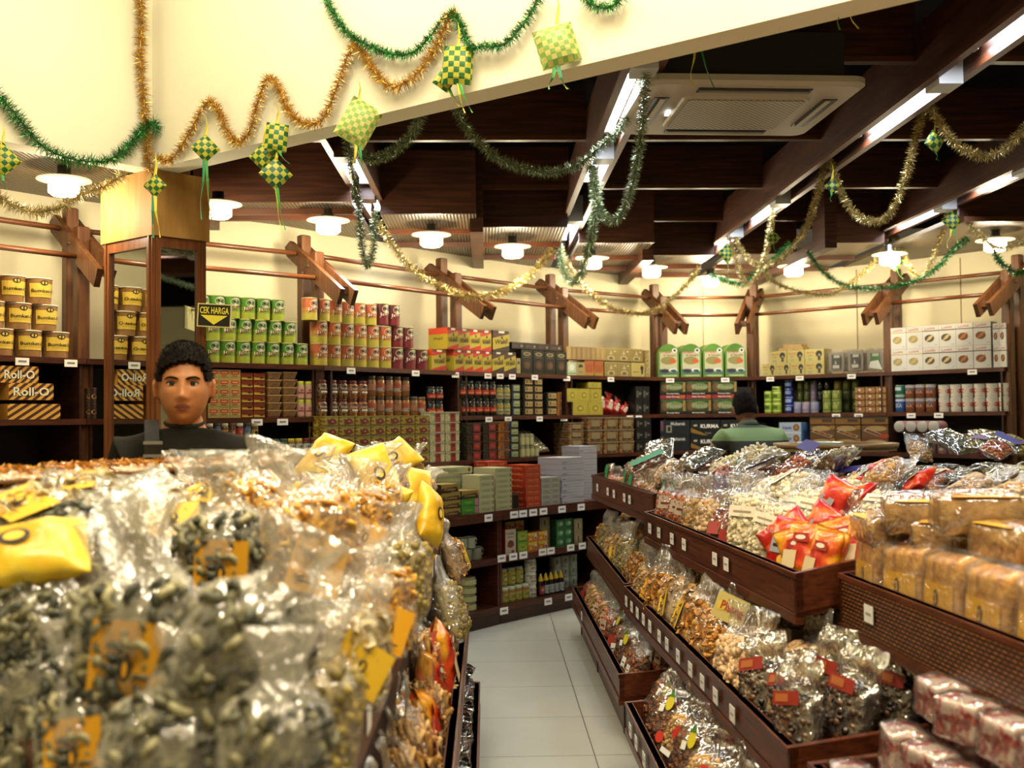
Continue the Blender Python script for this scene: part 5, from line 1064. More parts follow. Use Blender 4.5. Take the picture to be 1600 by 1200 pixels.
def bag(kd, loc, rz, lean, roll_, sc, where, j=None):
    """rz: heading of the front (-y); lean: top backwards; roll_: sideways tilt"""
    Rm = Matrix.Rotation(rz, 3, 'Z') @ Matrix.Rotation(-lean, 3, 'X') @ Matrix.Rotation(roll_, 3, 'Y')
    PLACED.setdefault((kd, where), []).append(spawn(kd, loc, Rm.to_euler(), sc, '', 'wrapped cake' if kd.startswith('loaf') else 'sweet block' if kd == 'redblock' else 'snack pouch' if kd.startswith('p_') else 'packet' if kd.startswith('k_') else 'snack bag', where[0]))
def label_bags():
    for (kd, where), obs in PLACED.items():
        if len(where) > 2:                       # piles: name the layer
            obs.sort(key=lambda o: -o.location.z)
            for i, o in enumerate(obs): o['label'] = '%s, %s%s' % (BAGD[kd], where[1], '' if len(obs) == 1 else ', topmost' if i == 0 else ', %s down' % ORD[i])
            continue
        obs.sort(key=lambda o: (o.location.xy - CAM.xy).length); n = len(obs)
        if n <= 8: sets = [('', obs)]
        else:
            k = min(3, (n + 7) // 8); q = (n + k - 1) // k
            sets = [(nm, obs[i * q:(i + 1) * q]) for i, nm in enumerate((' near part', ' far part') if k == 2 else (' near third', ' middle third', ' far third'))]
        for nm, ob in sets:
            for i, o in enumerate(ob): o['label'] = '%s, %s%s%s' % (BAGD[kd], where[1], ',' + nm if nm else '', '' if len(ob) == 1 else ', ' + ENDN(i, len(ob)))
# ================================================================ GONDOLAS
def tray(parent, T, L, depth, h, bh, rise, name='tray', board=TRAY, woven=False, ext=0.0):
    """tray along local +y (length L), front at x=0, opening towards +x; h = top of the front board"""
    m = MB(); t = .022
    m.box(0, 0, h - bh, t, L, h, board, T=T); m.box(-.006, 0, h - bh - .02, t, L, h - bh + .012, board, T=T); m.box(-.006, 0, h - .016, t + .004, L, h, board, T=T)
    for y0 in (0, L - t):
        vs = [(0, y0, h - bh), (0, y0, h), (depth, y0, h + rise), (depth, y0, h - bh + rise)]; vs += [(x, y + t, z) for x, y, z in vs]
        m.add(vs, [(0, 1, 2, 3), (7, 6, 5, 4), (0, 4, 5, 1), (1, 5, 6, 2), (2, 6, 7, 3), (3, 7, 4, 0)], board, T=T)
    vs = [(0, 0, h - bh + .002), (depth, 0, h - bh + rise + .002), (depth, L, h - bh + rise + .002), (0, L, h - bh + .002)]; vs += [(x, y, z + .015) for x, y, z in vs]
    m.add(vs, [(0, 1, 2, 3), (7, 6, 5, 4), (0, 4, 5, 1), (1, 5, 6, 2), (2, 6, 7, 3), (3, 7, 4, 0)], TRAY, T=T)
    o = m.build(name, parent)
    if woven:
        mm, nt, b = newmat('woven_panel'); LK = nt.links.new; tc = N(nt, 'ShaderNodeTexCoord'); mp = N(nt, 'ShaderNodeMapping'); mp.inputs['Rotation'].default_value = (0, PI / 2, PI / 2); LK(tc.outputs['Object'], mp.inputs[0])
        sp_ = N(nt, 'ShaderNodeSeparateXYZ'); cb_ = N(nt, 'ShaderNodeCombineXYZ'); LK(tc.outputs['Object'], sp_.inputs[0]); LK(sp_.outputs['Y'], cb_.inputs['X']); LK(sp_.outputs['Z'], cb_.inputs['Y'])
        br = N(nt, 'ShaderNodeTexBrick'); LK(cb_.outputs[0], br.inputs['Vector'])
        for k, v in (('Scale', 1.0), ('Mortar Size', .0035), ('Brick Width', .026), ('Row Height', .0115)): br.inputs[k].default_value = v
        br.inputs['Color1'].default_value = lin('9a5c28'); br.inputs['Color2'].default_value = lin('7a431c'); br.inputs['Mortar'].default_value = lin('1c0e06')
        LK(br.outputs[0], b.inputs['Base Color']); bp = N(nt, 'ShaderNodeBump', i_Strength=.6, i_Distance=.004); LK(br.outputs['Fac'], bp.inputs['Height']); LK(bp.outputs[0], b.inputs['Normal']); b.inputs['Roughness'].default_value = .4
        m = MB(); m.box(-.004, .03, h - bh + .015, 0, L - .03, h - .02, mm, T=T); m.build('woven_panel', o)
    return o
def tags_on(parent, T, ys, h, w=.06, hh=.05, x=-.010):
    for y in ys:
        m = MB(); m.box(x - .002, y - w / 2, h - hh / 2, x, y + w / 2, h + hh / 2, PAPER, T=T); m.box(x - .0026, y - w * .3, h - .004, x - .002, y + w * .3, h + .004, M('9a9a98'), T=T); m.build('price_tag', parent)
def edge_T(p, q):
    """local y from near point p to far point q"""
    d = (q - p).normalized(); return Matrix.Translation(Vector((p.x, p.y, 0))) @ Matrix.Rotation(math.atan2(-d.x, d.y), 4, 'Z'), (q - p).length
def V2(x, y): return Vector((x, y))
CORE = M('2a140a', .6)
# ---- right display
gr = empty('display_gondola', (0.95, 5.2, 0), 0, 'long stepped wooden display of snack bags right of the aisle', 'display shelving')
def rel(o, root): o.location = -root.location; return o
def gtray(root, p, q, depth, h, bh, rise, nm='tray', woven=False, tags=()):
    T, L = edge_T(p, q); o = tray(root, T, L, depth, h, bh, rise, nm, woven=woven); o.location = -Vector(root.location)
    for c in o.children: pass
    k = len(root.children); tags_on(root, T, [L * t for t in tags], h - bh * .5)
    for c in root.children[k:]: c.location = -Vector(root.location)
    return T, L
TA = gtray(gr, V2(.885, 5.62), V2(.745, 7.5), .62, 1.08, .15, .10, 'top_tray', tags=(.12, .3, .38, .55, .66, .86))
TB = gtray(gr, V2(.965, 3.30), V2(.815, 5.46), .62, 1.0, .14, .12, 'top_tray', tags=(.03, .10, .33, .40, .62, .72, .84, .93))
TMA = gtray(gr, V2(.715, 5.52), V2(.725, 7.7), .38, .62, .12, .05, 'middle_tray', tags=(.3, .6))
TMB = gtray(gr, V2(.79, 2.79), V2(.705, 5.46), .38, .62, .12, .05, 'middle_tray', tags=(.06, .13, .2, .28, .35, .42, .5, .58, .64, .72, .78, .84, .90, .96))
TLA = gtray(gr, V2(.595, 4.83), V2(.585, 7.3), .36, .32, .12, .03, 'lower_tray', tags=(.2, .45, .7))
TLB = gtray(gr, V2(.57, 2.4), V2(.565, 4.38), .36, .32, .12, .03, 'lower_tray', tags=(.55, .64, .72, .82, .9))
m = MB(); m.box(1.10, 3.32, .10, 1.70, 7.0, .90, CORE); m.box(1.10, 7.0, .10, 1.30, 7.5, .90, CORE); m.box(.95, 3.32, .0, 1.70, 6.9, .22, CORE); m.box(.64, 2.3, 0, 1.0, 7.3, .13, TRAY); rel(m.build('core', gr), gr)
m = MB(); m.prism([(1.42, 5.62), (2.05, 5.62), (2.05, 6.05), (1.76, 6.15), (1.76, 6.85), (1.38, 6.85)], .90, 1.14, TRAY); m.prism([(1.56, 3.35), (2.12, 3.35), (2.05, 5.6), (1.42, 5.6)], .90, 1.09, TRAY); m.box(1.70, 3.4, 0, 1.74, 6.8, .9, CORE); rel(m.build('upper_deck', gr), gr)
for y in (3.42, 3.9, 5.0, 6.2, 7.25):
    m = MB(); m.box(.635, y, 0, .66, y + .045, .2, WOOD_D); m.box(.98, y, .1, 1.02, y + .045, .80, WOOD_D); rel(m.build('leg', gr), gr)
gc = empty('display_gondola', (1.1, 2.2, 0), 0, 'wooden display with woven front panel holding wrapped cake loaves, right foreground', 'display shelving')
TC = gtray(gc, V2(1.20, 1.15), V2(1.09, 3.27), .9, 1.005, .165, .12, 'top_tray', woven=True, tags=(.52, .885))
TMC = gtray(gc, V2(.83, 1.1), V2(.80, 2.65), .5, .63, .12, .05, 'middle_tray')
m = MB(); m.box(.03, .03, .93, .86, TC[1] - .03, .955, TRAY, T=TC[0]); rel(m.build('tray_insert', gc), gc)
m = MB(); m.box(1.36, 1.2, 0, 2.0, 3.2, .80, CORE); m.box(1.215, 2.86, .1, 1.265, 2.91, .86, WOOD_V); m.box(1.30, 3.02, .1, 1.35, 3.07, .86, WOOD_V); rel(m.build('post_frame', gc), gc)
m = MB(); m.box(.85, 1.2, 0, 1.35, 2.6, .48, CORE); rel(m.build('core', gc), gc)
def tpt(TL, x, y, z): return TL[0] @ Vector((x, y, z))
R = random.Random(11)
def row(TL, kinds, x, y0, y1, step, h, rise, lean=.35, sc=(.9, 1.05), where=('', ''), face=-PI / 2 + .25, jit=.02, pick=None, zr=0., roll=.15):
    """bags standing along a tray, facing the aisle"""
    y = y0; n = 0
    while y < y1:
        kd = pick(y) if pick else R.choice(kinds); s = R.uniform(*sc)
        p = tpt(TL, x + R.uniform(-jit, jit) * .5, y, h + x * rise + .018 + R.uniform(0, zr))
        ang = TL[0].to_euler().z + face + R.uniform(-.25, .25)
        bag(kd, p, ang, lean + R.uniform(-.12, .12), R.uniform(-roll, roll), s, where); y += step * R.uniform(.92, 1.1) * s
def lying(kd, px, py, Y, sc, rz, lean, roll_, where):
    k = KINDS[kd][1][0][1]; c = at_y(px, py, Y)
    zs = [v.co.z for v in k.vertices]; hh = max(zs) / 2 * sc
    Rm = Matrix.Rotation(rz, 3, 'Z') @ Matrix.Rotation(-lean, 3, 'X') @ Matrix.Rotation(roll_, 3, 'Y')
    bag(kd, c - Rm @ Vector((0, 0, hh)), rz, lean, roll_, sc, where)
WRA, WRB = ('bags on the far right display top', 'top tray, far right display'), ('bags on the right display top', 'top tray, right display')
WM, WL = ('bags in the right middle tray', 'right middle tray'), ('bags in the right lower tray', 'right lower tray')
h0 = .93
# unit A top
row(TA, ['b_orange', 'b_tan2', 'b_brown', 'b_green'], .10, .10, 1.85, .17, h0, .16, where=WRA, sc=(.72, .85), lean=.3)
row(TA, ['b_tan2', 'b_orange', 'b_brown', 'b_flatseed'], .27, .12, 1.8, .18, h0 + .0, .16, where=WRA, sc=(.8, .95), lean=.5)
for i in range(15):
    y = .12 + (i % 5) * .28; x = .52 + (i // 5) * .20
    p = tpt(TA, x + R.uniform(-.04, .04), y + R.uniform(-.05, .05), 1.14 + R.uniform(0, .03)); kd = R.choice(['b_flatseed', 'b_tan2', 'b_string', 'b_brown', 'k_seed', 'b_green', 'b_cream'])
    bag(kd, p, R.uniform(-2.6, -.6), R.uniform(1.25, 1.5), R.uniform(-.3, .3), R.uniform(.85, 1.0), WRA)
# unit B top: chosen after the photograph, near to far
def pkB(y): return 'p_orange' if y < .34 else 'p_red' if y < .52 else 'b_cream' if y < .95 else 'b_red' if y < 1.2 else 'b_peach' if y < 1.45 else 'b_tan2' if y < 1.65 else 'b_orange'
row(TB, None, .10, .10, 2.1, .165, h0 - .03, .19, where=WRB, face=-PI / 2 + .6, pick=pkB, sc=(.95, 1.1), lean=.28)
def pkB2(y): return 'p_orange' if y < .30 else 'p_red' if y < .55 else 'b_cream' if y < 1.05 else 'b_orange' if y < 1.3 else 'b_peach' if y < 1.6 else 'b_purple'
row(TB, None, .26, .12, 2.1, .175, h0 - .02, .19, where=WRB, face=-PI / 2 + .6, pick=pkB2, sc=(.9, 1.05), lean=.45)
def pkB3(y): return R.choice(['p_red', 'b_red', 'b_orange']) if y < .5 else R.choice(['b_cream', 'b_peach']) if y < 1.3 else R.choice(['b_purple', 'b_tan2', 'b_orange'])
row(TB, None, .44, .15, 2.1, .18, h0 + .01, .19, where=WRB, face=-PI / 2 + .6, pick=pkB3, sc=(.9, 1.0), lean=.8)
for i in range(21):
    y = .15 + (i % 7) * .31; x = .68 + (i // 7) * .22
    kd = R.choice(['p_red', 'b_tan2', 'b_peach', 'b_cream']) if y < .9 else R.choice(['b_string', 'b_purple', 'b_flatseed', 'b_orange', 'b_tan2'])
    bag(kd, tpt(TB, x + R.uniform(-.04, .04), y + R.uniform(-.05, .05), 1.115 + R.uniform(0, .05)), R.uniform(-2.6, -.6), R.uniform(.8, 1.3), R.uniform(-.3, .3), R.uniform(.9, 1.05), WRB)
for a in [('p_orange', 1250, 868, 3.62, 1.05, -.5, .2, -.35), ('p_orange', 1292, 872, 3.5, 1.05, -.9, .15, .2), ('p_red', 1228, 835, 3.85, 1.0, -.6, .3, .9), ('p_orange', 1318, 852, 3.55, 1.0, -.4, .3, -.3), ('p_red', 1280, 830, 3.8, 1.05, -.7, .3, .5)]:
    lying(*a, ('pouches at the near end of the right top tray', 'near end, right display top'))
KEYW = ('bags on top of the right heap', 'atop the right heap')
for a in [('b_string', 1168, 722, 5.7, 1.25, -1.2, 1.2, .2), ('b_flatseed', 1095, 716, 6.2, 1.1, -1.0, 1.1, .2), ('b_green', 1012, 722, 6.4, 1.1, -.6, 1.0, .8), ('b_flatseed', 1030, 704, 6.9, 1.1, -.6, 1.0, -.3),
          ('b_purple', 1190, 745, 5.0, 1.1, -2.2, 1.1, .9), ('b_purple', 1250, 725, 4.8, 1.0, -1.2, .9, .2), ('b_cream', 1222, 770, 4.35, 1.25, -1.5, 1.15, 1.2), ('p_red', 1300, 790, 3.9, 1.1, -1.0, .3, .35), ('p_red', 1338, 778, 4.1, 1.0, -1.9, .9, 1.1),
          ('b_red', 1320, 815, 3.8, 1.0, -1.4, .4, -.2), ('b_tan2', 1395, 738, 4.1, 1.0, -1.5, .9, 1.0), ('p_red', 1362, 742, 4.2, .9, -1.6, .8, .9), ('p_red', 1435, 752, 4.0, .8, -1.9, .9, -.9), ('b_peach', 1345, 760, 4.4, 1.0, -1.7, 1.0, .4),
          ('b_nut', 1050, 735, 5.9, .9, -1.6, .7, .6), ('b_orange', 1130, 745, 5.3, 1.0, -1.7, .9, .8)]:
    lying(a[0], a[1], a[2], a[3], a[4], a[5], a[6], a[7], KEYW)
# middle trays
def pkM(y): return R.choice(['b_dark', 'b_dark2', 'b_dark']) if y < .55 else R.choice(['b_nut', 'b_peach']) if y < .95 else R.choice(['b_gold2', 'b_pisang', 'b_tan']) if y < 1.9 else R.choice(['b_tan', 'b_gold2', 'b_gold', 'b_tan2'])
row(TMB, None, .07, .12, 2.62, .165, .51, .13, where=WM, pick=pkM, lean=.30, sc=(1.08, 1.25), roll=.3)
row(TMB, None, .20, .14, 2.6, .17, .52, .13, where=WM, pick=pkM, lean=.35, sc=(1.05, 1.2), roll=.3)
def pkMd(y): return R.choice(['b_dark', 'b_dark2']) if y < .9 else R.choice(['b_tan', 'b_gold2'])
row(TMB, None, .33, .14, 2.6, .18, .53, .13, where=WM, pick=pkMd, lean=.25, sc=(.95, 1.1))
row(TMA, ['b_tan', 'b_gold2', 'b_tan2', 'b_olive'], .08, .12, 2.1, .17, .51, .13, where=WM, lean=.3, sc=(.95, 1.1))
row(TMA, ['b_tan', 'b_gold2', 'b_tan2'], .24, .12, 2.1, .18, .52, .13, where=WM, lean=.3, sc=(1, 1.15))
row(TLA, ['b_olive', 'b_brown', 'b_tan2', 'b_corn2', 'b_orange', 'b_red'], .08, .12, 2.4, .17, .21, .1, where=WL, lean=.35, sc=(.9, 1.05))
row(TLA, ['b_olive', 'b_tan', 'b_orange', 'b_brown'], .23, .12, 2.4, .18, .22, .1, where=WL, lean=.35, sc=(.9, 1.05))
row(TLB, ['b_corn', 'b_corn2', 'b_corn'], .09, .55, 1.9, .22, .21, .1, where=WL, lean=.5, sc=(.95, 1.05))
row(TLB, ['b_corn', 'b_corn2', 'b_olive'], .24, .5, 1.9, .23, .22, .1, where=WL, lean=.5, sc=(.95, 1.05))
# loaves in the woven tray
WC = ('wrapped cakes in the woven fronted tray', 'woven fronted tray')
for i in range(8):
    y = 2.00 - i * .225; bag('loaf', tpt(TC, .085 + R.uniform(-.01, .01), y, .965), TC[0].to_euler().z - PI / 2 + R.uniform(-.12, .12), .06, R.uniform(-.05, .05), R.uniform(.95, 1.02), WC)
for i in range(8):
    y = 1.93 - i * .225; bag('loaf', tpt(TC, .21 + R.uniform(-.01, .01), y, .975), TC[0].to_euler().z - PI / 2 + R.uniform(-.2, .2), .1, R.uniform(-.1, .1), 1.0, WC)
for k, (x, z) in enumerate(((.33, 1.15), (.52, 1.14), (.70, 1.13))):
    for i in range(7):
        y = 1.90 - i * .24 + R.uniform(-.02, .02); a = R.uniform(-.4, .4)
        bag('loaf2', tpt(TC, x + R.uniform(-.02, .02), y, z - .0), -PI / 2 + a + R.uniform(-.3, .3), 1.35, PI / 2 * (k % 2) * 0 + R.uniform(-.2, .2), R.uniform(.85, 1.0), ('wrapped cakes heaped above the woven tray', 'above the woven tray'))
for a in [('loaf2', 1440, 800, 3.0, .95, -.3, 1.4, .0), ('loaf2', 1378, 822, 3.15, .85, -1.5, 1.4, .1), ('loaf2', 1530, 800, 2.75, 1.0, -.2, 1.5, .0), ('loaf2', 1490, 838, 2.9, .9, -.5, 1.5, .1), ('loaf2', 1590, 845, 2.6, .9, -1.3, 1.5, .1)]:
    lying(*a, ('wrapped cakes on top of the loaf heap', 'on top of the loaf heap'))
WR_ = ('red and white blocks in the near tray', 'near right middle tray')
for i in range(8):
    for j in range(3):
        bag('redblock', tpt(TMC, .09 + j * .125 + R.uniform(-.01, .01), 1.47 - i * .135, .545 + j * .012), TMC[0].to_euler().z - PI / 2 + R.uniform(-.15, .15), .05, 0, .98, WR_)
for i in range(6):
    for j in range(2):
        if R.random() < .85: bag('redblock', tpt(TMC, .19 + j * .14 + R.uniform(-.01, .01), 1.42 - i * .15, .652 + j * .012), TMC[0].to_euler().z - PI / 2 + R.uniform(-.3, .3), .05, 0, .98, ('red and white blocks in the near tray, upper layer', 'upper layer, near right middle tray'))
for i in range(5):
    for j in range(2):
        bag('redblock', tpt(TMC, .27 + j * .14 + R.uniform(-.01, .01), 1.40 - i * .16, .768 + j * .012), TMC[0].to_euler().z - PI / 2 + R.uniform(-.4, .4), .05, 0, .98, ('red and white blocks in the near tray, top layer', 'top layer, near right middle tray'))
# ---- left display
gl = empty('display_gondola', (-.45, 3.5, 0), 0, 'stepped wooden display of snack bags left of the aisle, foreground', 'display shelving')
POLY = [(-.255, 1.25), (-.225, 5.35), (-.72, 5.35), (-.72, 3.75), (-1.30, 2.85), (-1.30, 2.42), (-.12 - .2, 1.25)]
POLY = [(-.27, 1.42), (-.225, 5.35), (-.70, 5.35), (-.70, 3.75), (-1.32, 2.85), (-1.32, 2.42), (-.40, 1.42)]
m = MB(); m.prism(POLY, .80, .83, TRAY); m.prism([(x * .93 - .02, (y - 3.3) * .93 + 3.3) for x, y in POLY], .08, .80, CORE); rel(m.build('deck', gl), gl)
P2 = [V2(*p) for p in POLY]
for i in range(len(P2)):
    p, q = P2[i], P2[(i + 1) % len(P2)]
    m = MB(); m.board((p.x, p.y, .885), (q.x, q.y, .885), .022, .13, TRAY); m.board((p.x, p.y, .95), (q.x, q.y, .95), .03, .016, TRAY); rel(m.build('front_board' if i == 0 else 'rim_board', gl), gl)
for y in (1.9, 2.2, 2.6, 2.95, 3.2, 3.6, 3.75, 4.3, 4.5, 4.9):
    x = -.27 + (y - 1.42) * .0115; m = MB(); m.box(x + .0125, y - .035, .855, x + .0155, y + .035, .91, PAPER); rel(m.build('price_tag', gl), gl)
def ltray(xe, y0, y1, h, nm):
    T = Matrix.Translation((xe, y1, 0)) @ Matrix.Rotation(PI, 4, 'Z'); o = tray(gl, T, y1 - y0, .34, h, .11, .04, nm); rel(o, gl); return (T, y1 - y0)
LM = ltray(-.10, 1.5, 5.3, .56, 'middle_tray'); LL = ltray(-.045, 1.5, 4.9, .28, 'lower_tray')
m = MB(); m.box(-.40, 1.6, 0, -.09, 5.2, .16, TRAY); rel(m.build('plinth', gl), gl)
WLM, WLL = ('bags in the left middle tray', 'left middle tray'), ('packets in the left lower tray', 'left lower tray')
def pkL(y): return R.choice(['b_tan', 'b_stick', 'b_peach']) if y < 1.6 else R.choice(['b_stick', 'b_stick', 'p_orange', 'b_tan'])
row(LM, None, .075, .12, 3.7, .16, .46, .12, where=WLM, pick=pkL, lean=.25, sc=(.95, 1.1))
row(LM, ['b_tan', 'b_stick', 'b_gold2'], .21, .12, 3.7, .17, .47, .12, where=WLM, lean=.1, sc=(1.0, 1.15))
for a in [('p_orange', 690, 1025, 3.6, 1.2, 1.5, .2, -.2), ('p_orange', 668, 1070, 3.4, 1.1, 1.4, .1, .3), ('p_orange', 665, 1140, 3.2, 1.25, 1.5, .1, .2), ('b_stick', 655, 1010, 3.5, 1.0, 1.4, .2, .1), ('b_olive', 700, 935, 4.3, 1.1, 1.5, .3, .2), ('b_tan', 705, 860, 4.9, 1.0, 1.5, .3, 0)]:
    lying(*a, ('bags leaning out under the left top tray', 'leaning out under left tray'))
for i in range(9):
    for j in range(4):
        kd = ['k_black', 'k_black2'][(i + j) % 2]
        bag(kd, tpt(LL, .02, .25 + i * .35, .235 + j * .05), -1.57 + PI, 1.45, R.uniform(-.15, .15), R.uniform(.95, 1.05), (WLL[0], 'left lower tray, %s pile' % ENDN(8 - i, 9), 'z'))
# top heap of the left display
def inpoly(x, y, P, mg=0.0):
    c = False; n = len(P)
    for i in range(n):
        x1, y1 = P[i]; x2, y2 = P[(i + 1) % n]
        if (y1 > y) != (y2 > y) and x < (x2 - x1) * (y - y1) / (y2 - y1) + x1: c = not c
        d = Vector((x2 - x1, y2 - y1)); L_ = d.length; t = max(0, min(1, ((x - x1) * d.x + (y - y1) * d.y) / L_ ** 2)); 
        if math.hypot(x - x1 - t * d.x, y - y1 - t * d.y) < mg: return False
    return c
yy = 5.24; rowi = 0
while yy > 1.5:
    xx = -.315; ci = 0
    while xx > -1.3:
        if inpoly(xx, yy, POLY, .055):
            dist = -.25 - xx
            near = yy < 2.45; mid = yy < 3.3
            if near: kd = R.choice(['b_grey', 'b_grey2', 'b_grey3', 'b_grey', 'b_olive'])
            elif mid: kd = R.choice(['b_orangegold', 'b_gold', 'b_pale', 'b_orangegold', 'b_grey3'])
            else: kd = R.choice(['b_tan', 'b_pale', 'b_gold', 'p_yellow', 'b_orangegold', 'b_tan'])
            if ci == 0 and yy > 2.7 and R.random() < .45: kd = 'p_yellow'
            z = .835 + min(.13, dist * .32) if not near else .835 + min(.08, dist * .2)
            sc = R.uniform(.92, 1.08) * (.84 if ci > 0 and yy > 2.3 else 1)
            bag(kd, Vector((xx + R.uniform(-.015, .015), yy + R.uniform(-.02, .02), z)), R.uniform(-.7, 1.0), R.uniform(-.02, .35), R.uniform(-.22, .22), sc, ('bags heaped on the left display', ('aisle edge' if ci == 0 else 'inner part') + ' of left display'))
        xx -= .150; ci += 1
    yy -= .155 if yy > 2.6 else .17; rowi += 1
    if yy < 2.15: break
KL = ('big bags in the left foreground', 'left foreground')
for a in [('b_grey', 212, 985, 1.76, 1.14, .10, .02, .0), ('b_grey2', 385, 1010, 1.66, 1.16, .25, .12, .52), ('b_grey', 345, 860, 2.16, 1.02, .2, .05, -.05), ('b_grey3', 60, 950, 1.98, 1.15, -.1, .5, .9), ('b_grey2', 55, 1085, 1.93, 1.1, -.3, .3, -.5),
          ('b_grey2', 255, 1175, 1.58, 1.0, .3, .3, .3), ('b_pale', 545, 985, 2.05, 1.02, .6, .1, .12), ('b_olive', 492, 1095, 1.75, 1.0, .7, .1, .2), ('b_orangegold', 585, 925, 2.42, 1.0, .6, .1, .05), ('b_orangegold', 480, 822, 2.35, 1.15, .3, .1, -.1),
          ('b_orangegold', 400, 790, 2.6, 1.1, .1, .2, .3), ('b_grey3', 130, 850, 2.25, 1.15, .0, .6, 1.2), ('b_pale', 70, 800, 2.35, 1.2, .1, 1.1, .3), ('b_pale', 250, 808, 2.45, 1.0, .3, .8, -.5), ('b_pale', 165, 775, 2.55, 1.1, -.2, 1.2, .6), ('b_orangegold', 560, 800, 2.9, 1.0, .5, .2, .2),
          ('b_grey2', 430, 1160, 1.52, .9, .3, .2, .1), ('b_grey', 130, 1140, 1.72, .9, .0, .2, -.2), ('b_grey3', 310, 1060, 1.85, 1.0, .1, .3, -.1), ('b_olive', 630, 880, 2.75, .95, .7, .1, .1), ('b_pale', 330, 785, 2.85, 1.0, .2, 1.2, .2), ('b_orangegold', 20, 1000, 2.1, 1.0, 0, .4, 1.0)]:
    lying(*a, KL)
for a in [('p_yellow', 652, 778, 4.3, 1.15, .9, .3, .2), ('p_yellow', 672, 805, 4.1, 1.05, 1.2, .2, .5), ('p_yellow', 612, 722, 4.7, 1.1, .2, .6, .9), ('p_yellow', 505, 716, 4.5, 1.1, -.2, .7, .4), ('p_yellow', 30, 868, 2.0, 1.1, .1, 1.0, 1.3), ('p_yellow', 588, 745, 3.7, 1.0, .4, .4, -.3)]:
    lying(*a, ('yellow pouches on the left heap', 'showing on the left heap'))
# upper layer: golden chips and yellow pouches lying over the back
for i in range(30):
    yy = 2.85 + i * .082; xx = R.uniform(-.60 if yy > 3.6 else -.95, -.36)
    bag(R.choice(['b_gold', 'p_yellow', 'b_orangegold', 'b_tan', 'b_tan2', 'p_yellow', 'b_pale']), Vector((xx, yy, 1.13 + R.uniform(-.02, .03))), R.uniform(-1.2, 1.2), R.uniform(.35, 1.0), R.uniform(-.5, .5), R.uniform(.85, 1.0), ('bags on top of the left heap', 'atop the left heap'))
# raised back shelf with flat golden packs
m = MB(); m.prism([(-1.27, 2.50), (-.95, 2.50), (-.66, 3.35), (-.66, 3.72), (-1.27, 2.87)], .83, 1.30, TRAY); rel(m.build('upper_deck', gl), gl)
for i in range(6):
    for k in range(2):
        bag('k_gold', Vector((-1.12 + i * .085, 2.60 + i * .17 - .06, 1.325 + k * .034)), .55 + R.uniform(-.1, .1), 1.52, 0, R.uniform(.95, 1.0), ('flat golden packs on the left back shelf', 'left back shelf, %s pile' % ENDN(i, 6), 'z'))
# ---- second island at the right with silver packets
gi = empty('display_table', (2.9, 5.2, 0), 0, 'dark wooden display table of silver black packets at the right', 'display table')
m = MB(); m.box(2.05, 4.45, 1.02, 3.9, 6.02, 1.06, TRAY); m.box(2.05, 4.45, .98, 3.9, 4.48, 1.12, TRAY); m.box(2.05, 4.45, .98, 2.08, 6.02, 1.12, TRAY); rel(m.build('table_top', gi), gi)
for x, y in ((2.12, 4.52), (3.8, 4.52), (2.12, 5.92), (3.8, 5.92)):
    m = MB(); m.box(x - .03, y - .03, 0, x + .03, y + .03, 1.02, WOOD_D); rel(m.build('leg', gi), gi)
m = MB(); m.box(2.2, 4.6, .05, 3.8, 5.9, .9, CORE); rel(m.build('core', gi), gi)
WI = ('packets on the right display table', 'right display table')
for i in range(9):
    for j in range(5):
        for k in range(3 if (i + j) % 2 else 4):
            x, y = 2.16 + i * .185 + R.uniform(-.02, .02), 4.62 + j * .26 + R.uniform(-.02, .02)
            kd = R.choice(['k_black', 'k_black2']) if k < 3 else R.choice(['k_seed', 'k_black', 'b_flatseed'])
            if k == 3 and i > 3 and R.random() < .6: kd = 'k_seed'
            bag(kd, Vector((x, y - .09, 1.075 + k * .040)), R.uniform(-.5, .5), 1.5, R.uniform(-.2, .2), R.uniform(.95, 1.1), (WI[0], 'right table, %s row, pile %s' % (ENDN(j, 5), ordl(i, 9)), 'z'))
for a in [('k_seed', 1540, 688, 5.3, 1.2, -.2, 1.2, .3), ('b_flatseed', 1490, 690, 5.5, 1.1, .2, 1.1, -.3), ('k_seed', 1585, 695, 5.1, 1.1, .3, 1.2, 0), ('b_purple', 1560, 700, 4.9, .8, .2, 1.0, 1.0), ('b_tan2', 1435, 700, 5.6, .8, .3, .9, .4)]:
    lying(*a, ('bags topping the right display table', 'topping the right display table'))
# bags on the wall shelves
u, y_ = u_at(3, 862, SF3); bag('b_flatseed', bay_pt(3, u, SF3 - .10, H3 + .03), bay_rz(3) + .2, .9, .0, 1.3, ('wall shelf bag', 'leaning on the wall shelf beside bottle jars'))
for i, px in enumerate((946, 957, 967, 980)):
    u, y_ = u_at(4, px, SF); bag('p_bigred', bay_pt(4, u, SF - .10, H2 + .002), bay_rz(4), .1, .1 + i * .25, .95 - i * .13, ('red pouches on the wall shelf', 'wall shelf beside the olive yellow boxes'))
for i in range(3):
    u, y_ = u_at(4, 925 + i * 26, SF3); 
label_bags()
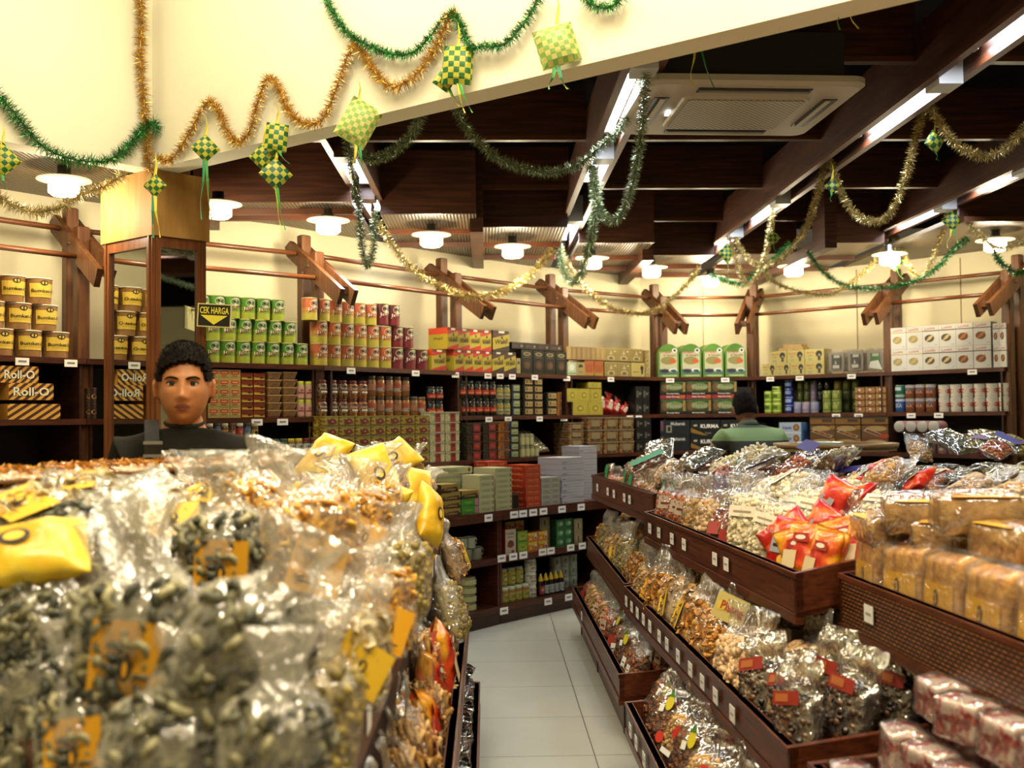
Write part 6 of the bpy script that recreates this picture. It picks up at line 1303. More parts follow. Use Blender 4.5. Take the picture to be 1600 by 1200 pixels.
# ================================================================ TINSEL AND WOVEN ORNAMENTS
def tinsel_mat(name, a, b_):
    m, nt, b = newmat(name); L = nt.links.new; g = N(nt, 'ShaderNodeNewGeometry'); r = ramp(nt, [(0.1, a), (0.8, b_)])
    L(g.outputs['Random Per Island'], r.inputs[0]); L(r.outputs[0], b.inputs['Base Color']); b.inputs['Metallic'].default_value = .75; b.inputs['Roughness'].default_value = .28; return m
TG, TGR, TD, TO = tinsel_mat('gold_tinsel', 'a8741c', 'e8c060'), tinsel_mat('green_tinsel', '0f5a24', '4aa050'), tinsel_mat('pale_green_tinsel', '3c5a34', 'a8b088'), tinsel_mat('champagne_tinsel', '8a7438', 'e0cf90')
MATN = {'gold': TG, 'green': TGR, 'pale green': TD, 'champagne': TO}
def smooth_path(P, n=8):
    out = []; Q = [P[0]] + P + [P[-1]]
    for i in range(1, len(Q) - 2):
        for k in range(n):
            t = k / n; a, b, c, d = Q[i-1], Q[i], Q[i+1], Q[i+2]
            out.append(.5 * ((2 * b) + (c - a) * t + (2 * a - 5 * b + 4 * c - d) * t * t + (3 * b - a - 3 * c + d) * t ** 3))
    out.append(P[-1]); return out
RT = random.Random(5)
def tinsel(pts, color, r, label, dens=1100):
    path = smooth_path(pts); mb = MB(); mat = MATN[color]
    r *= 1.25; dens *= 2.1
    mb.tube(path, .0035, mat, 5)
    for a, b in zip(path, path[1:]):
        L_ = (b - a).length; t = (b - a).normalized()
        for _ in range(int(L_ * dens + RT.random())):
            p = a + (b - a) * RT.random(); d = Vector((RT.gauss(0, 1), RT.gauss(0, 1), RT.gauss(0, 1))); d = (d - t * d.dot(t) * .5).normalized()
            e = p + d * r * RT.uniform(.55, 1.1) + Vector((0, 0, -r * .08)); s = d.cross(Vector((RT.gauss(0, 1), RT.gauss(0, 1), RT.gauss(0, 1)))).normalized() * .0012
            mid = p + (e - p) * .55 + s.cross(d) * .8
            mb.add([p - s, p + s, mid + s, mid - s, e], [(0, 1, 2, 3), (3, 2, 4)], mat)
    return tag(mb.build('tinsel_garland'), label, 'garland', 'tinsel garlands')
def onR(px, py, off=.035): return at_plane(px, py, Vector((BC.x, BC.y, 0)) - Vector((nR.x, nR.y, 0)) * off, Vector((nR.x, nR.y, 0)))
def onL(px, py, off=.035): return at_plane(px, py, Vector((BC.x, BC.y, 0)) - Vector((nL.x, nL.y, 0)) * off, Vector((nL.x, nL.y, 0)))
tinsel([onL(x, y) for x, y in ((219, -8), (221, 40), (219, 90), (224, 140), (227, 190), (231, 235))] + [onR(x, y) for x, y in ((233, 268),)], 'gold', .040, 'gold tinsel strand hanging down the cream bulkhead corner')
tinsel([onR(x, y) for x, y in ((246, 245), (266, 250), (288, 220), (308, 185), (325, 158), (340, 170), (352, 200), (370, 222), (388, 208), (402, 165), (413, 130), (424, 122), (438, 142), (452, 175), (475, 192), (500, 190), (515, 165), (530, 125), (545, 82), (556, 72), (570, 88), (588, 115), (612, 135), (640, 125), (660, 105), (682, 72), (698, 35), (711, 14))], 'gold', .034, 'gold tinsel looping zigzag along the cream bulkhead edge')
tinsel([onR(x, y) for x, y in ((506, -10), (520, 18), (540, 48), (570, 68), (605, 82), (640, 84), (668, 62), (688, 35), (708, 20), (722, 45), (735, 75), (752, 72), (785, 70), (812, 45), (832, 15), (845, -12))], 'green', .030, 'green tinsel swag high on the cream bulkhead')
tinsel([onR(x, y) for x, y in ((908, -12), (925, 6), (945, 12), (962, 6), (976, -10))], 'green', .030, 'short green tinsel loop at the top picture edge')
tinsel([onL(x, y) for x, y in ((-12, 140), (8, 160), (35, 192), (62, 225), (95, 243), (135, 252), (170, 250), (200, 230), (218, 208))] + [onR(x, y) for x, y in ((240, 190), (242, 205))], 'green', .045, 'thick green tinsel swag on the left bulkhead face')
def Z(L_): return [at_y(x, y, z) for x, y, z in L_]
tinsel(Z([(-10, 300, 4.9), (15, 318, 4.95), (50, 330, 5.0), (90, 325, 5.1), (125, 305, 5.2), (160, 292, 5.3), (195, 270, 5.35)]), 'champagne', .04, 'champagne tinsel sagging left of the column header')
tinsel(Z([(668, 148, 4.9), (655, 185, 5.0), (640, 215, 5.2), (615, 235, 5.4), (585, 248, 5.6), (562, 240, 5.8)]), 'pale green', .035, 'dark green tinsel sagging right of the large pale ornament')
tinsel(Z([(702, 150, 4.6), (718, 180, 4.7), (742, 215, 4.8), (775, 245, 4.9), (815, 262, 5.0), (860, 268, 5.1), (900, 258, 5.1), (935, 232, 5.0), (965, 205, 4.9), (990, 165, 4.8), (1005, 120, 4.6)]), 'pale green', .033, 'long dark green tinsel swag left of the air conditioner')
tinsel(Z([(1010, 115, 4.25), (1006, 160, 4.3), (1003, 200, 4.35), (997, 240, 4.5), (990, 280, 4.7), (978, 318, 4.9), (962, 344, 5.1), (944, 338, 5.3), (930, 305, 5.5), (925, 262, 5.7)]), 'pale green', .030, 'green tinsel loop hanging left of the air conditioner corner')
tinsel(Z([(924, 258, 5.8), (932, 300, 6.2), (928, 345, 6.6), (921, 385, 7.0), (915, 408, 7.3), (908, 428, 7.6), (893, 440, 7.9), (880, 420, 8.2), (872, 378, 8.4)]), 'pale green', .042, 'pale green tinsel dropping from the middle light channel')
tinsel(Z([(546, 190, 5.3), (544, 230, 5.4), (551, 270, 5.5), (558, 310, 5.7), (562, 350, 5.8), (567, 390, 5.9), (574, 414, 6.0), (582, 395, 6.1), (585, 360, 6.2), (586, 330, 6.3)]), 'pale green', .033, 'green tinsel loop under the far left light channel')
tinsel(Z([(588, 345, 6.9), (605, 370, 7.0), (630, 405, 7.1), (655, 428, 7.2), (690, 448, 7.3), (730, 462, 7.5), (770, 460, 7.7), (805, 445, 7.9), (840, 418, 8.1), (868, 380, 8.3)]), 'champagne', .038, 'champagne tinsel swag before the bracket above red boxes')
tinsel(Z([(870, 380, 8.4), (885, 410, 8.4), (905, 438, 8.4), (925, 460, 8.4), (950, 478, 8.4), (985, 488, 8.4), (1020, 486, 8.5), (1045, 470, 8.6), (1072, 445, 8.7), (1092, 420, 8.8)]), 'champagne', .036, 'champagne tinsel swag above the beige boxes')
tinsel(Z([(1110, 430, 8.8), (1140, 440, 8.6), (1162, 443, 8.5), (1185, 425, 8.2), (1215, 400, 7.9), (1235, 380, 7.7)]), 'green', .034, 'green tinsel crossing above the round topped cartons')
tinsel(Z([(1136, 358, 8.4), (1145, 390, 8.3), (1155, 420, 8.2), (1164, 442, 8.1), (1180, 435, 8.0), (1195, 400, 7.7), (1205, 350, 7.4), (1208, 312, 7.2)]), 'champagne', .030, 'champagne tinsel loop below the right hand light channel')
tinsel(Z([(1144, 362, 8.3), (1162, 395, 8.2), (1185, 415, 8.1), (1212, 408, 7.6), (1240, 385, 7.2), (1262, 350, 6.8), (1278, 300, 6.4), (1292, 245, 6.1)]), 'champagne', .030, 'champagne tinsel climbing to the right hand channel spacer')
tinsel(Z([(1296, 245, 6.1), (1305, 275, 6.0), (1318, 308, 5.9), (1338, 335, 5.8), (1365, 346, 5.6), (1388, 338, 5.5), (1405, 305, 5.4), (1420, 260, 5.3), (1432, 210, 5.2), (1445, 160, 5.05)]), 'champagne', .030, 'champagne tinsel deep loop right of the air conditioner')
tinsel(Z([(1448, 152, 5.0), (1458, 175, 5.0), (1475, 202, 4.9), (1500, 228, 4.8), (1535, 244, 4.7), (1570, 232, 4.6), (1590, 212, 4.5), (1612, 190, 4.4)]), 'champagne', .030, 'champagne tinsel swag at the upper right picture edge')
tinsel(Z([(1178, 408, 8.1), (1200, 432, 8.1), (1225, 448, 8.2), (1260, 457, 8.2), (1290, 460, 8.3), (1320, 448, 8.4), (1350, 425, 8.5), (1378, 395, 8.6), (1396, 368, 8.7), (1408, 388, 8.5), (1420, 415, 8.3), (1434, 432, 8.1), (1450, 420, 7.9), (1465, 385, 7.7), (1478, 340, 7.5), (1484, 312, 7.4)]), 'champagne', .030, 'champagne tinsel double swag before the right wall bays')
tinsel(Z([(1262, 392, 8.0), (1280, 418, 8.0), (1305, 438, 8.0), (1335, 449, 8.0), (1380, 450, 7.9), (1425, 440, 7.8), (1462, 420, 7.7), (1490, 390, 7.5), (1512, 372, 7.3)]), 'green', .032, 'bright green tinsel swag over the bracket beside white boxes')
tinsel(Z([(1490, 315, 7.3), (1505, 338, 7.2), (1525, 360, 7.1), (1545, 380, 7.0), (1570, 388, 6.9), (1610, 372, 6.8)]), 'champagne', .030, 'champagne tinsel running off at the right edge')
tinsel(Z([(1550, 382, 7.1), (1558, 402, 7.1), (1570, 415, 7.0), (1588, 426, 7.0), (1610, 420, 6.9)]), 'green', .034, 'green tinsel at the right edge beside the last bracket')
# woven diamond ornaments with ribbon tails
def weave_mat(name, a, b_, sc):
    m, nt, b = newmat(name); L = nt.links.new; tc = N(nt, 'ShaderNodeTexCoord'); ck = N(nt, 'ShaderNodeTexChecker', i_Scale=sc)
    mp = N(nt, 'ShaderNodeMapping'); mp.inputs['Location'].default_value = (.013, .5, .013); mp.inputs['Scale'].default_value = (1, 0.0, 1); L(tc.outputs['Object'], mp.inputs[0]); L(mp.outputs[0], ck.inputs['Vector'])
    ck.inputs['Color1'].default_value = lin(a); ck.inputs['Color2'].default_value = lin(b_); L(ck.outputs[0], b.inputs['Base Color']); b.inputs['Roughness'].default_value = .45; return m
WV = [weave_mat('woven_green_yellow', '1a6029', 'b5b038', 45), weave_mat('woven_pale', '7ba04c', 'bcb868', 52), weave_mat('woven_teal_yellow', '11553c', 'a8a838', 42)]
RG, RY, RTL = M('3f9a4a', .5), M('d8d04a', .5), M('2c8a6a', .5)
def ketupat(px, py, Y, size, ang, wv, label, rib=.12, tails=2, onf=None, square=False, loop=.10):
    p = onf(px, py, .06) if onf else at_y(px, py, Y)
    r = empty('woven_ornament', p, RT.uniform(-.4, .4), label, 'hanging ornament', 'woven ribbon ornaments')
    s = size / 2; mb = MB(); n = 6; vs = []; T = Matrix.Rotation(ang, 4, 'Y')
    for sd in (-1, 1):                       # pillow shaped diamond
        for i in range(n + 1):
            for j in range(n + 1):
                x, z = (i / n - .5) * 2, (j / n - .5) * 2; vs.append((x * s, sd * s * .42 * ((1 - x * x) * (1 - z * z)) ** .5, z * s * (1.0 if not square else 1.3)))
    fs = []; o2 = (n + 1) ** 2
    for i in range(n):
        for j in range(n):
            a = i * (n + 1) + j; b = a + 1; c = a + n + 2; d = a + n + 1; fs += [(a, d, c, b), (o2 + a, o2 + b, o2 + c, o2 + d)]
    mb.add(vs, fs, WV[wv], False); mb.build('woven_body', r, rot=(0, ang, 0))
    def ribbon(pts, w, mat, nm):
        m = MB(); R_ = []
        for k, q in enumerate(pts):
            a = .5 + .9 * k; R_.append([(q[0] - w / 2 * math.cos(a), q[1] - w / 2 * math.sin(a) * .5, q[2]), (q[0] + w / 2 * math.cos(a * .4), q[1] + w / 2 * math.sin(a) * .5, q[2])])
        m.loft(R_, mat, caps=False, closed=False); m.build(nm, r)
    dg = s * 1.35 if ang else s
    ribbon([(0, 0, dg * .8), (.006, 0, dg + loop * .5), (-.004, 0, dg + loop)], .016, RY, 'hanging_ribbon')
    for t in range(tails):
        dx = RT.uniform(-.05, .05); mats = (RG, RY, RTL)[t % 3]
        ribbon([(dx * .2, 0, -dg * .75), (dx * .5, -.01, -dg - rib * .35), (dx, .01, -dg - rib * .7), (dx * 1.2 + .01, 0, -dg - rib)], .018, mats, 'ribbon_tail')
Q = PI / 4
ketupat(242, 290, 5.2, .085, Q, 0, 'small green woven ornament on the column header', .2, 3)
ketupat(321, 232, 0, .10, Q, 0, 'green yellow woven ornament right of the bulkhead corner', .28, 3, onR)
ketupat(412, 245, 0, .10, Q, 0, 'upper left woven ornament of the bulkhead cluster', .06, 1, onR)
ketupat(432, 215, 0, .10, .1, 0, 'top woven ornament of the bulkhead cluster', .05, 1, onR, True)
ketupat(431, 272, 0, .11, Q, 2, 'lowest woven ornament of the bulkhead cluster', .18, 2, onR)
ketupat(560, 192, 0, .145, .5, 1, 'large pale woven ornament hanging over the bulkhead edge', .16, 2, onR, True)
ketupat(715, 102, 0, .12, .06, 0, 'square checked green yellow ornament on the bulkhead', .11, 2, onR, True)
ketupat(697, 122, 0, .075, .6, 0, 'small checked ornament left of the square one', .06, 2, onR, True)
ketupat(870, 72, 0, .15, -.28, 1, 'pale square woven ornament at the bulkhead edge', .06, 3, onR)
ketupat(1062, 5, 3.8, .085, .5, 0, 'dark checked ornament at the top picture edge', .12, 1)
ketupat(1088, 45, 4.0, .085, .3, 2, 'green woven ornament above the air conditioner', .17, 2, square=True)
ketupat(1315, -15, 3.4, .06, Q, 0, 'ornament with green ribbon cut by the top edge', .09, 2)
ketupat(1460, 222, 4.9, .085, .6, 2, 'dark green checked ornament under the channel spacer', .03, 1)
ketupat(1300, 290, 5.9, .06, Q, 2, 'small green ornament in the champagne tinsel', .05, 1)
ketupat(1208, 372, 7.2, .075, Q, 0, 'green ornament where three tinsels meet', .04, 1)
ketupat(1136, 396, 8.3, .12, Q, 2, 'shiny green ornament left of the tinsel crossing', .12, 1)
ketupat(1488, 345, 7.2, .10, Q, 2, 'shiny green ornament near the far right channel', .12, 2)
ketupat(1398, 408, 8.4, .12, Q, 2, 'dark green diamond ornament over the bracket arm', .06, 1)
ketupat(3, 250, 0, .12, .8, 0, 'green yellow ornament cut by the left picture edge', .05, 1, onL)
# round wooden display table behind the heap
c = at_y(1305, 695, 6.5)
tb = empty('round_table', (c.x, c.y, 0), 0, 'round wooden table with a raised rim behind the right heap', 'table')
tz = 1.30
m = MB(); m.lathe([(.001, tz - .03), (.36, tz - .03), (.36, tz - .01), (.001, tz - .01)], M('b09a66', .5), 40); m.build('table_top', tb)
m = MB(); m.lathe([(.335, tz - .01), (.37, tz - .012), (.375, tz + .016), (.335, tz + .016), (.335, tz - .01)], M('8a6a3a', .4), 40, caps=False); m.build('rim', tb)
m = MB(); m.lathe([(.26, 0), (.24, .04), (.05, .08), (.05, tz - .05), (.12, tz - .03)], WOOD_D, 16); m.build('pedestal', tb)
tag(MB().lathe([(.001, 0), (.10, 0), (.14, .03), (.135, .035), (.095, .008), (.001, .006)], M('a8b0a0', .3), 20).build('dish', loc=(c.x - .12, c.y - .08, tz - .009)), 'pale shallow dish on the round wooden table', 'dish')
# small card and striped box left of the column
u, _y = u_at(1, 159, SF)
# ================================================================ PEOPLE
SKIN = varied('skin', [(.35, 'a66c44'), (.65, 'b97d52')], 14, .5, spec=.4); SKIN2 = varied('skin_dark', [(.35, '5f3c26'), (.65, '744a30')], 14, .5)
HAIR = varied('black_hair', [(.35, '0a0806'), (.65, '1c1510')], 30, .8, (1, 1, 3), bump=.4, bscale=90, spec=.12)
def skin_mesh(J, E, mat, sub=2, voxel=None, extra=None, smooth=True):
    """J: name -> (pos, rx, ry); E: edges"""
    nm = list(J); me = bpy.data.meshes.new('tmp'); me.from_pydata([J[k][0] for k in nm], [(nm.index(a), nm.index(b)) for a, b in E], [])
    o = bpy.data.objects.new('tmp', me); C.objects.link(o); o.modifiers.new('s', 'SKIN'); me = o.data
    for i, k in enumerate(nm):
        sv = me.skin_vertices[0].data[i]; sv.radius = (J[k][1], J[k][2] if len(J[k]) > 2 else J[k][1]); sv.use_root = (i == 0)
    m = o.modifiers.new('u', 'SUBSURF'); m.levels = sub; m.render_levels = sub
    dg = bpy.context.evaluated_depsgraph_get(); r = bpy.data.meshes.new_from_object(o.evaluated_get(dg)); bpy.data.objects.remove(o)
    vs = [v.co.copy() for v in r.vertices]; fs = [tuple(p.vertices) for p in r.polygons]; bpy.data.meshes.remove(r); return vs, fs
def fuse(parts, voxel, smooth_it=4):
    mb = MB(); d = M('808080')
    for vs, fs in parts: mb.add(vs, fs, d)
    o = bpy.data.objects.new('tmp', mb.mesh('tmp')); C.objects.link(o)
    m = o.modifiers.new('r', 'REMESH'); m.mode = 'VOXEL'; m.voxel_size = voxel
    m = o.modifiers.new('sm', 'SMOOTH'); m.iterations = smooth_it; m.factor = .5
    dg = bpy.context.evaluated_depsgraph_get(); r = bpy.data.meshes.new_from_object(o.evaluated_get(dg)); bpy.data.objects.remove(o)
    vs = [tuple(v.co) for v in r.vertices]; fs = [tuple(p.vertices) for p in r.polygons]; bpy.data.meshes.remove(r); return vs, fs
def G(x, z, cx, cz, sx, sz): return math.exp(-((x - cx) / sx) ** 2 - ((z - cz) / sz) ** 2)
def head_geo(nu=88, nv=76):
    """face to -y, centre mid-head; chin at z -.115, crown +.115"""
    vs = []; fs = []
    for j in range(nv + 1):
        t = PI * j / nv; z0 = -math.cos(t)
        for i in range(nu):
            a = 2 * PI * i / nu; c, s = math.cos(a), math.sin(a); rr = math.sin(t) ** .82
            z = z0 * .118; x = c * rr * .076; y = s * rr * .095
            if z < -.015:
                k = min(1, (-z - .015) / .10); x *= 1 - .22 * k ** 2.0
                if y > 0: y *= 1 - .55 * k
                else: y *= 1 - .06 * k
            if z > .02: x *= 1 - .05 * ((z - .02) / .1)
            if y < 0:
                y = -(abs(y) ** .90) * (.095 ** .10); ax = abs(x)
                f = 0
                f += .020 * G(x, z, 0, -.027, .0115, .013) + .010 * G(x, z, 0, -.005, .010, .026) + .006 * G(ax, z, .0135, -.031, .0075, .007)
                f -= .010 * G(ax, z, .030, .012, .017, .0105); f += .005 * G(ax, z, .030, .033, .022, .008) + .004 * G(ax, z, .048, -.012, .018, .018)
                f += .0065 * G(x, z, 0, -.0545, .020, .0045) + .0065 * G(x, z, 0, -.0665, .016, .0052) - .004 * G(x, z, 0, -.0605, .024, .0022) - .003 * G(x, z, 0, -.078, .016, .005)
                f += .007 * G(x, z, 0, -.098, .018, .013) - .0025 * G(x, z, 0, -.045, .004, .007)
                y -= f * (1 if abs(c) < .96 else .3)
            vs.append(Vector((x, y, z)))
    for j in range(nv):
        for i in range(nu): k = (i + 1) % nu; fs.append((j * nu + i, j * nu + k, (j + 1) * nu + k, (j + 1) * nu + i))
    return vs, fs
def ear_geo(sx):
    mb = MB(); mb.lathe([(.001, -.033), (.012, -.028), (.019, -.006), (.023, .014), (.018, .029), (.001, .035)], SKIN, 12, T=Matrix.Translation((sx * .084, .010, -.002)) @ Matrix.Rotation(sx * .5, 4, 'Z') @ Matrix.Rotation(-.12, 4, 'X') @ Matrix.Scale(.38, 4, (1, 0, 0)))
    return [Vector(v) for v in mb.v], mb.f
def hand(J, E, wrist, d, side, curl=.5, pal=.085):
    """palm and five fingers grown from joint 'wrist' in direction d"""
    d = d.normalized(); s = d.cross(Vector((0, 0, 1))); s = s.normalized() * side; u = s.cross(d) * side; w = Vector(J[wrist][0])
    J['palm' + wrist] = (w + d * pal * .55, .030, .016); E.append((wrist, 'palm' + wrist))
    for k, (off, l) in enumerate(((-.028, .060), (-.009, .070), (.010, .066), (.028, .052))):
        b = w + d * pal + s * off; nm = '%sf%d' % (wrist, k); J[nm + 'a'] = (b, .0095); E.append(('palm' + wrist, nm + 'a'))
        p = b; dd = d.copy()
        for q in range(2): dd = (dd - u * curl * .8).normalized(); p = p + dd * l * .5; J[nm + 'bc'[q]] = (p, .0085 - q * .001); E.append((nm + ('a' if q == 0 else 'b'), nm + 'bc'[q]))
    t = w + d * .025 - s * .035; J[wrist + 't1'] = (t, .012); E.append((wrist, wrist + 't1')); J[wrist + 't2'] = (t + d * .03 - s * .018, .0105); E.append((wrist + 't1', wrist + 't2')); J[wrist + 't3'] = (t + d * .055 - s * .02, .009); E.append((wrist + 't2', wrist + 't3'))
def person(label, loc, rz, skin, J, hands, headpos, headrot, clothes, hair_fn, voxel=.0045, face=True):
    root = empty('person', loc, rz, label, 'person')
    E = [tuple(e) for e in clothes['edges']]
    for h in hands: hand(J, E, *h)
    JS = {k: tuple([v[0]] + [r_ * (.78 if k in ('pelvis', 'waist', 'chest', 'upper', 'ls', 'rs', 'lh', 'rh', 'lk', 'rk') else 1) for r_ in v[1:]]) for k, v in J.items()}
    body = skin_mesh(JS, E, skin)
    HT = Matrix.Translation(headpos) @ headrot.to_4x4()
    hv, hf = head_geo(); hv = [HT @ v for v in hv]; ears = [([HT @ v for v in ear_geo(s)[0]], ear_geo(s)[1]) for s in (-1, 1)]
    vs, fs = fuse([body, (hv, hf)] + ears, voxel, 3)
    mb = MB(); mb.add(vs, fs, skin, True); o = mb.build('body', root)
    inv = HT.inverted()
    if face:   # lips are their own colour on the same skin
        me = o.data; me.materials.append(varied('lips', [(.4, '7a4434'), (.6, '8a5040')], 20, .4))
        for p in me.polygons:
            c_ = inv @ p.center
            if c_.y < -.05 and abs(c_.z + .0605) < .0115 * (1 - (abs(c_.x) / .026) ** 2) and abs(c_.x) < .025: p.material_index = 1
    for nm, vs, fs, mt in clothes['pieces'](J): MB().add(vs, fs, mt, True).build(nm, root)
    # hair cap
    hb = MB(); hvs, hfs = head_geo(64, 56); keep = []
    for f in hfs:
        c_ = sum((hvs[i] for i in f), Vector()) / 4
        if hair_fn(c_): keep.append(f)
    def up(v):
        n = Vector((v.x / .076 ** 2, v.y / .095 ** 2, v.z / .118 ** 2)).normalized(); k = .0075 + .020 * max(0, v.z / .11) ** 1.3 + .004 * noise.noise(v * 60); return v + n * k
    outer = [HT @ up(v) for v in hvs]; inner = [HT @ (v * .985) for v in hvs]; nvv = len(hvs)
    edges = {}
    for f in keep:
        for a, b in zip(f, f[1:] + f[:1]): edges[(a, b)] = 1
    rim = [(a, b, b + nvv, a + nvv) for (a, b) in edges if (b, a) not in edges]
    hb.add(outer + inner, keep + [tuple(i + nvv for i in f[::-1]) for f in keep] + rim, HAIR, True)
    # short tufts breaking the outline
    hr = random.Random(3)
    for f in keep:
        for _ in range(3):
            c_ = sum((outer[i] for i in f), Vector()) / 4; v0 = sum((hvs[i] for i in f), Vector()) / 4
            n = (HT.to_3x3() @ Vector((v0.x, v0.y, v0.z))).normalized(); d_ = (n * .8 + Vector((hr.gauss(0, .5), hr.gauss(0, .5), hr.gauss(0, .35)))).normalized(); s_ = d_.cross(n + Vector((.1, .2, .3))).normalized() * .0012
            c_ = c_ + Vector((hr.gauss(0, .003), hr.gauss(0, .003), 0)) - n * .003; L_ = hr.uniform(.007, .013); hb.add([c_ - s_, c_ + s_, c_ + d_ * L_], [(0, 1, 2)], HAIR)
    hb.build('hair', root)
    if face:
        for sx in (-1, 1):
            e = MB(); cx, cz = sx * .031, .0105; T = HT
            def fy(x, z):   # face surface depth near the eye
                best = min(hvs, key=lambda v: (v.x - x) ** 2 + (v.z - z) ** 2 + (100 if v.y > 0 else 0)); return best.y
            y0 = fy(cx, cz) - .0015
            def pt(a, k, dy): return T @ Vector((cx + .0165 * k * math.cos(a), y0 - dy + .004 * (k * math.cos(a)) ** 2, cz + .0068 * k * math.sin(a) * (1 if math.sin(a) > 0 else .8) + .0016 * sx * math.cos(a) * k))
            n = 20; vs = [T @ Vector((cx, y0 - .0035, cz))] + [pt(2 * PI * i / n, .6, .003) for i in range(n)] + [pt(2 * PI * i / n, 1, .0008) for i in range(n)]
            e.add(vs, [(0, 1 + i, 1 + (i + 1) % n) for i in range(n)] + [(1 + i, 1 + n + i, 1 + n + (i + 1) % n, 1 + (i + 1) % n) for i in range(n)], M('c9bfae', .25), True)
            for rr_, mt, dy in ((.0074, M('160b06', .15), .0048), (.0030, BLK, .0053)):
                e.add([T @ Vector((cx + rr_ * math.cos(2 * PI * i / 16), y0 - dy, cz + .0005 + min(.0048, max(-.0045, rr_ * math.sin(2 * PI * i / 16))))) for i in range(16)], [tuple(range(16))], mt)
            e.build('eye', root)
            l = MB(); up_ = [pt(PI * i / 10, 1.03, .0035) for i in range(11)]; l.tube(up_, [.0008] + [.0019] * 9 + [.0008], M('24130b', .5), 6); l.build('eyelid', root)
            b = MB(); P_ = []
            for i in range(9):
                x = cx + sx * (-.020 + .042 * i / 8) ; z = .0262 + .0062 * math.sin(PI / 2 * min(1, i / 5.5)) - .0022 * max(0, i - 5.5); P_.append(T @ Vector((x, fy(x, z) - .0015, z)))
            b.tube(P_, [.0020, .0036, .0042, .0042, .0038, .0034, .0028, .0020, .0010], HAIR, 6); b.build('eyebrow', root)
        for sx in (-1, 1):
            nmb = MB(); nmb.add([HT @ Vector((sx * (.008 + .0035 * math.cos(a_)), -.1175 + .001 + .003 * math.sin(a_), -.0375 + .0014 * math.sin(a_))) for a_ in [2 * PI * i / 10 for i in range(10)]], [tuple(range(10))], M('1e0d07', .7)); nmb.build('nostril', root)
        ml = MB(); ml.tube([HT @ Vector((x, fy(x, -.0605) - .0008, -.0605 - .0008 * math.cos(x * 120))) for x in [(-.023 + .046 * i / 10) for i in range(11)]], [.0004] + [.0010] * 9 + [.0004], M('3a1a12', .6), 5); ml.build('mouth_line', root)
    return root, HT
def shirt_from(J, keys, edges, grow, mat, sub=2):
    K_ = {k: tuple([J[k][0]] + [r + grow for r in J[k][1:]]) for k in keys}
    return skin_mesh(K_, edges, mat, sub)
BLACKCLOTH = varied('black_tshirt', [(.35, '14130f'), (.65, '211e18')], 5, .85, bump=.5, spec=.1, bscale=9)
TROU = varied('dark_trousers', [(.35, '15171c'), (.65, '22242b')], 6, .9)
# the young man facing the camera; local -y is his front, z up from his feet
mY = 3.35; hp = at_y(288, 607, mY)          # head centre
hz = hp.z
s_ = (hz) / 1.555
def Jv(x, y, z): return Vector((x, y, z * s_))
JM = {'pelvis': (Jv(0, .02, .93), .15, .11), 'waist': (Jv(0, .01, 1.06), .135, .10), 'chest': (Jv(0, .0, 1.23), .155, .11), 'upper': (Jv(0, .012, 1.365), .13, .09), 'neck0': (Jv(0, .022, 1.42), .066, .060), 'neck1': (Jv(0, .014, 1.475), .052, .054), 'hd': (Jv(0, .005, 1.53), .045, .05),
      'ls': (Jv(.158, .02, 1.358), .066), 'le': (Jv(.225, .03, 1.06), .043), 'lw': (Jv(.225, -.09, .84), .028), 'rs': (Jv(-.158, .02, 1.358), .066), 're': (Jv(-.225, .03, 1.06), .043), 'rw': (Jv(-.225, -.09, .84), .028),
      'lh': (Jv(.09, .02, .88), .095), 'lk': (Jv(.10, .0, .48), .06), 'la': (Jv(.10, .03, .08), .042), 'lt': (Jv(.11, -.12, .035), .035, .03), 'rh': (Jv(-.09, .02, .88), .095), 'rk': (Jv(-.10, .0, .48), .06), 'ra': (Jv(-.10, .03, .08), .042), 'rt': (Jv(-.11, -.12, .035), .035, .03)}
EM = [('pelvis', 'waist'), ('waist', 'chest'), ('chest', 'upper'), ('upper', 'neck0'), ('neck0', 'neck1'), ('neck1', 'hd'), ('upper', 'ls'), ('ls', 'le'), ('le', 'lw'), ('upper', 'rs'), ('rs', 're'), ('re', 'rw'),
      ('pelvis', 'lh'), ('lh', 'lk'), ('lk', 'la'), ('la', 'lt'), ('pelvis', 'rh'), ('rh', 'rk'), ('rk', 'ra'), ('ra', 'rt')]
def cm(J):
    K2 = {k: J[k] for k in ('pelvis', 'waist', 'chest', 'upper', 'ls', 'le', 'rs', 're')}
    K2['ne'] = (Jv(0, .024, 1.425), .068, .062); ex = lambda a, b, t: Vector(J[a][0]).lerp(Vector(J[b][0]), t)
    K2['le'] = (ex('ls', 'le', .8), .050); K2['re'] = (ex('rs', 're', .8), .050)
    v, f = shirt_from(K2, list(K2), [('pelvis', 'waist'), ('waist', 'chest'), ('chest', 'upper'), ('upper', 'ne'), ('upper', 'ls'), ('ls', 'le'), ('upper', 'rs'), ('rs', 're')], .020, BLACKCLOTH)
    v = [p + Vector((0, -1, 0)) * .004 * noise.noise(p * 14) for p in v]
    K3 = {k: J[k] for k in ('pelvis', 'lh', 'lk', 'la', 'rh', 'rk', 'ra')}
    v3, f3 = shirt_from(K3, list(K3), [('pelvis', 'lh'), ('lh', 'lk'), ('lk', 'la'), ('pelvis', 'rh'), ('rh', 'rk'), ('rk', 'ra')], .016, TROU)
    out = [('shirt', v, f, BLACKCLOTH), ('trousers', v3, f3, TROU)]
    c = MB(); c.lathe([(.060, 0), (.064, .006), (.059, .012), (.054, .008)], BLACKCLOTH, 28, T=Matrix.Translation(Jv(0, .012, 1.445)) @ Matrix.Rotation(.22, 4, 'X'))
    out.append(('collar', [Vector(q) for q in c.v], c.f, M('0e0d0a', .9)))
    return out
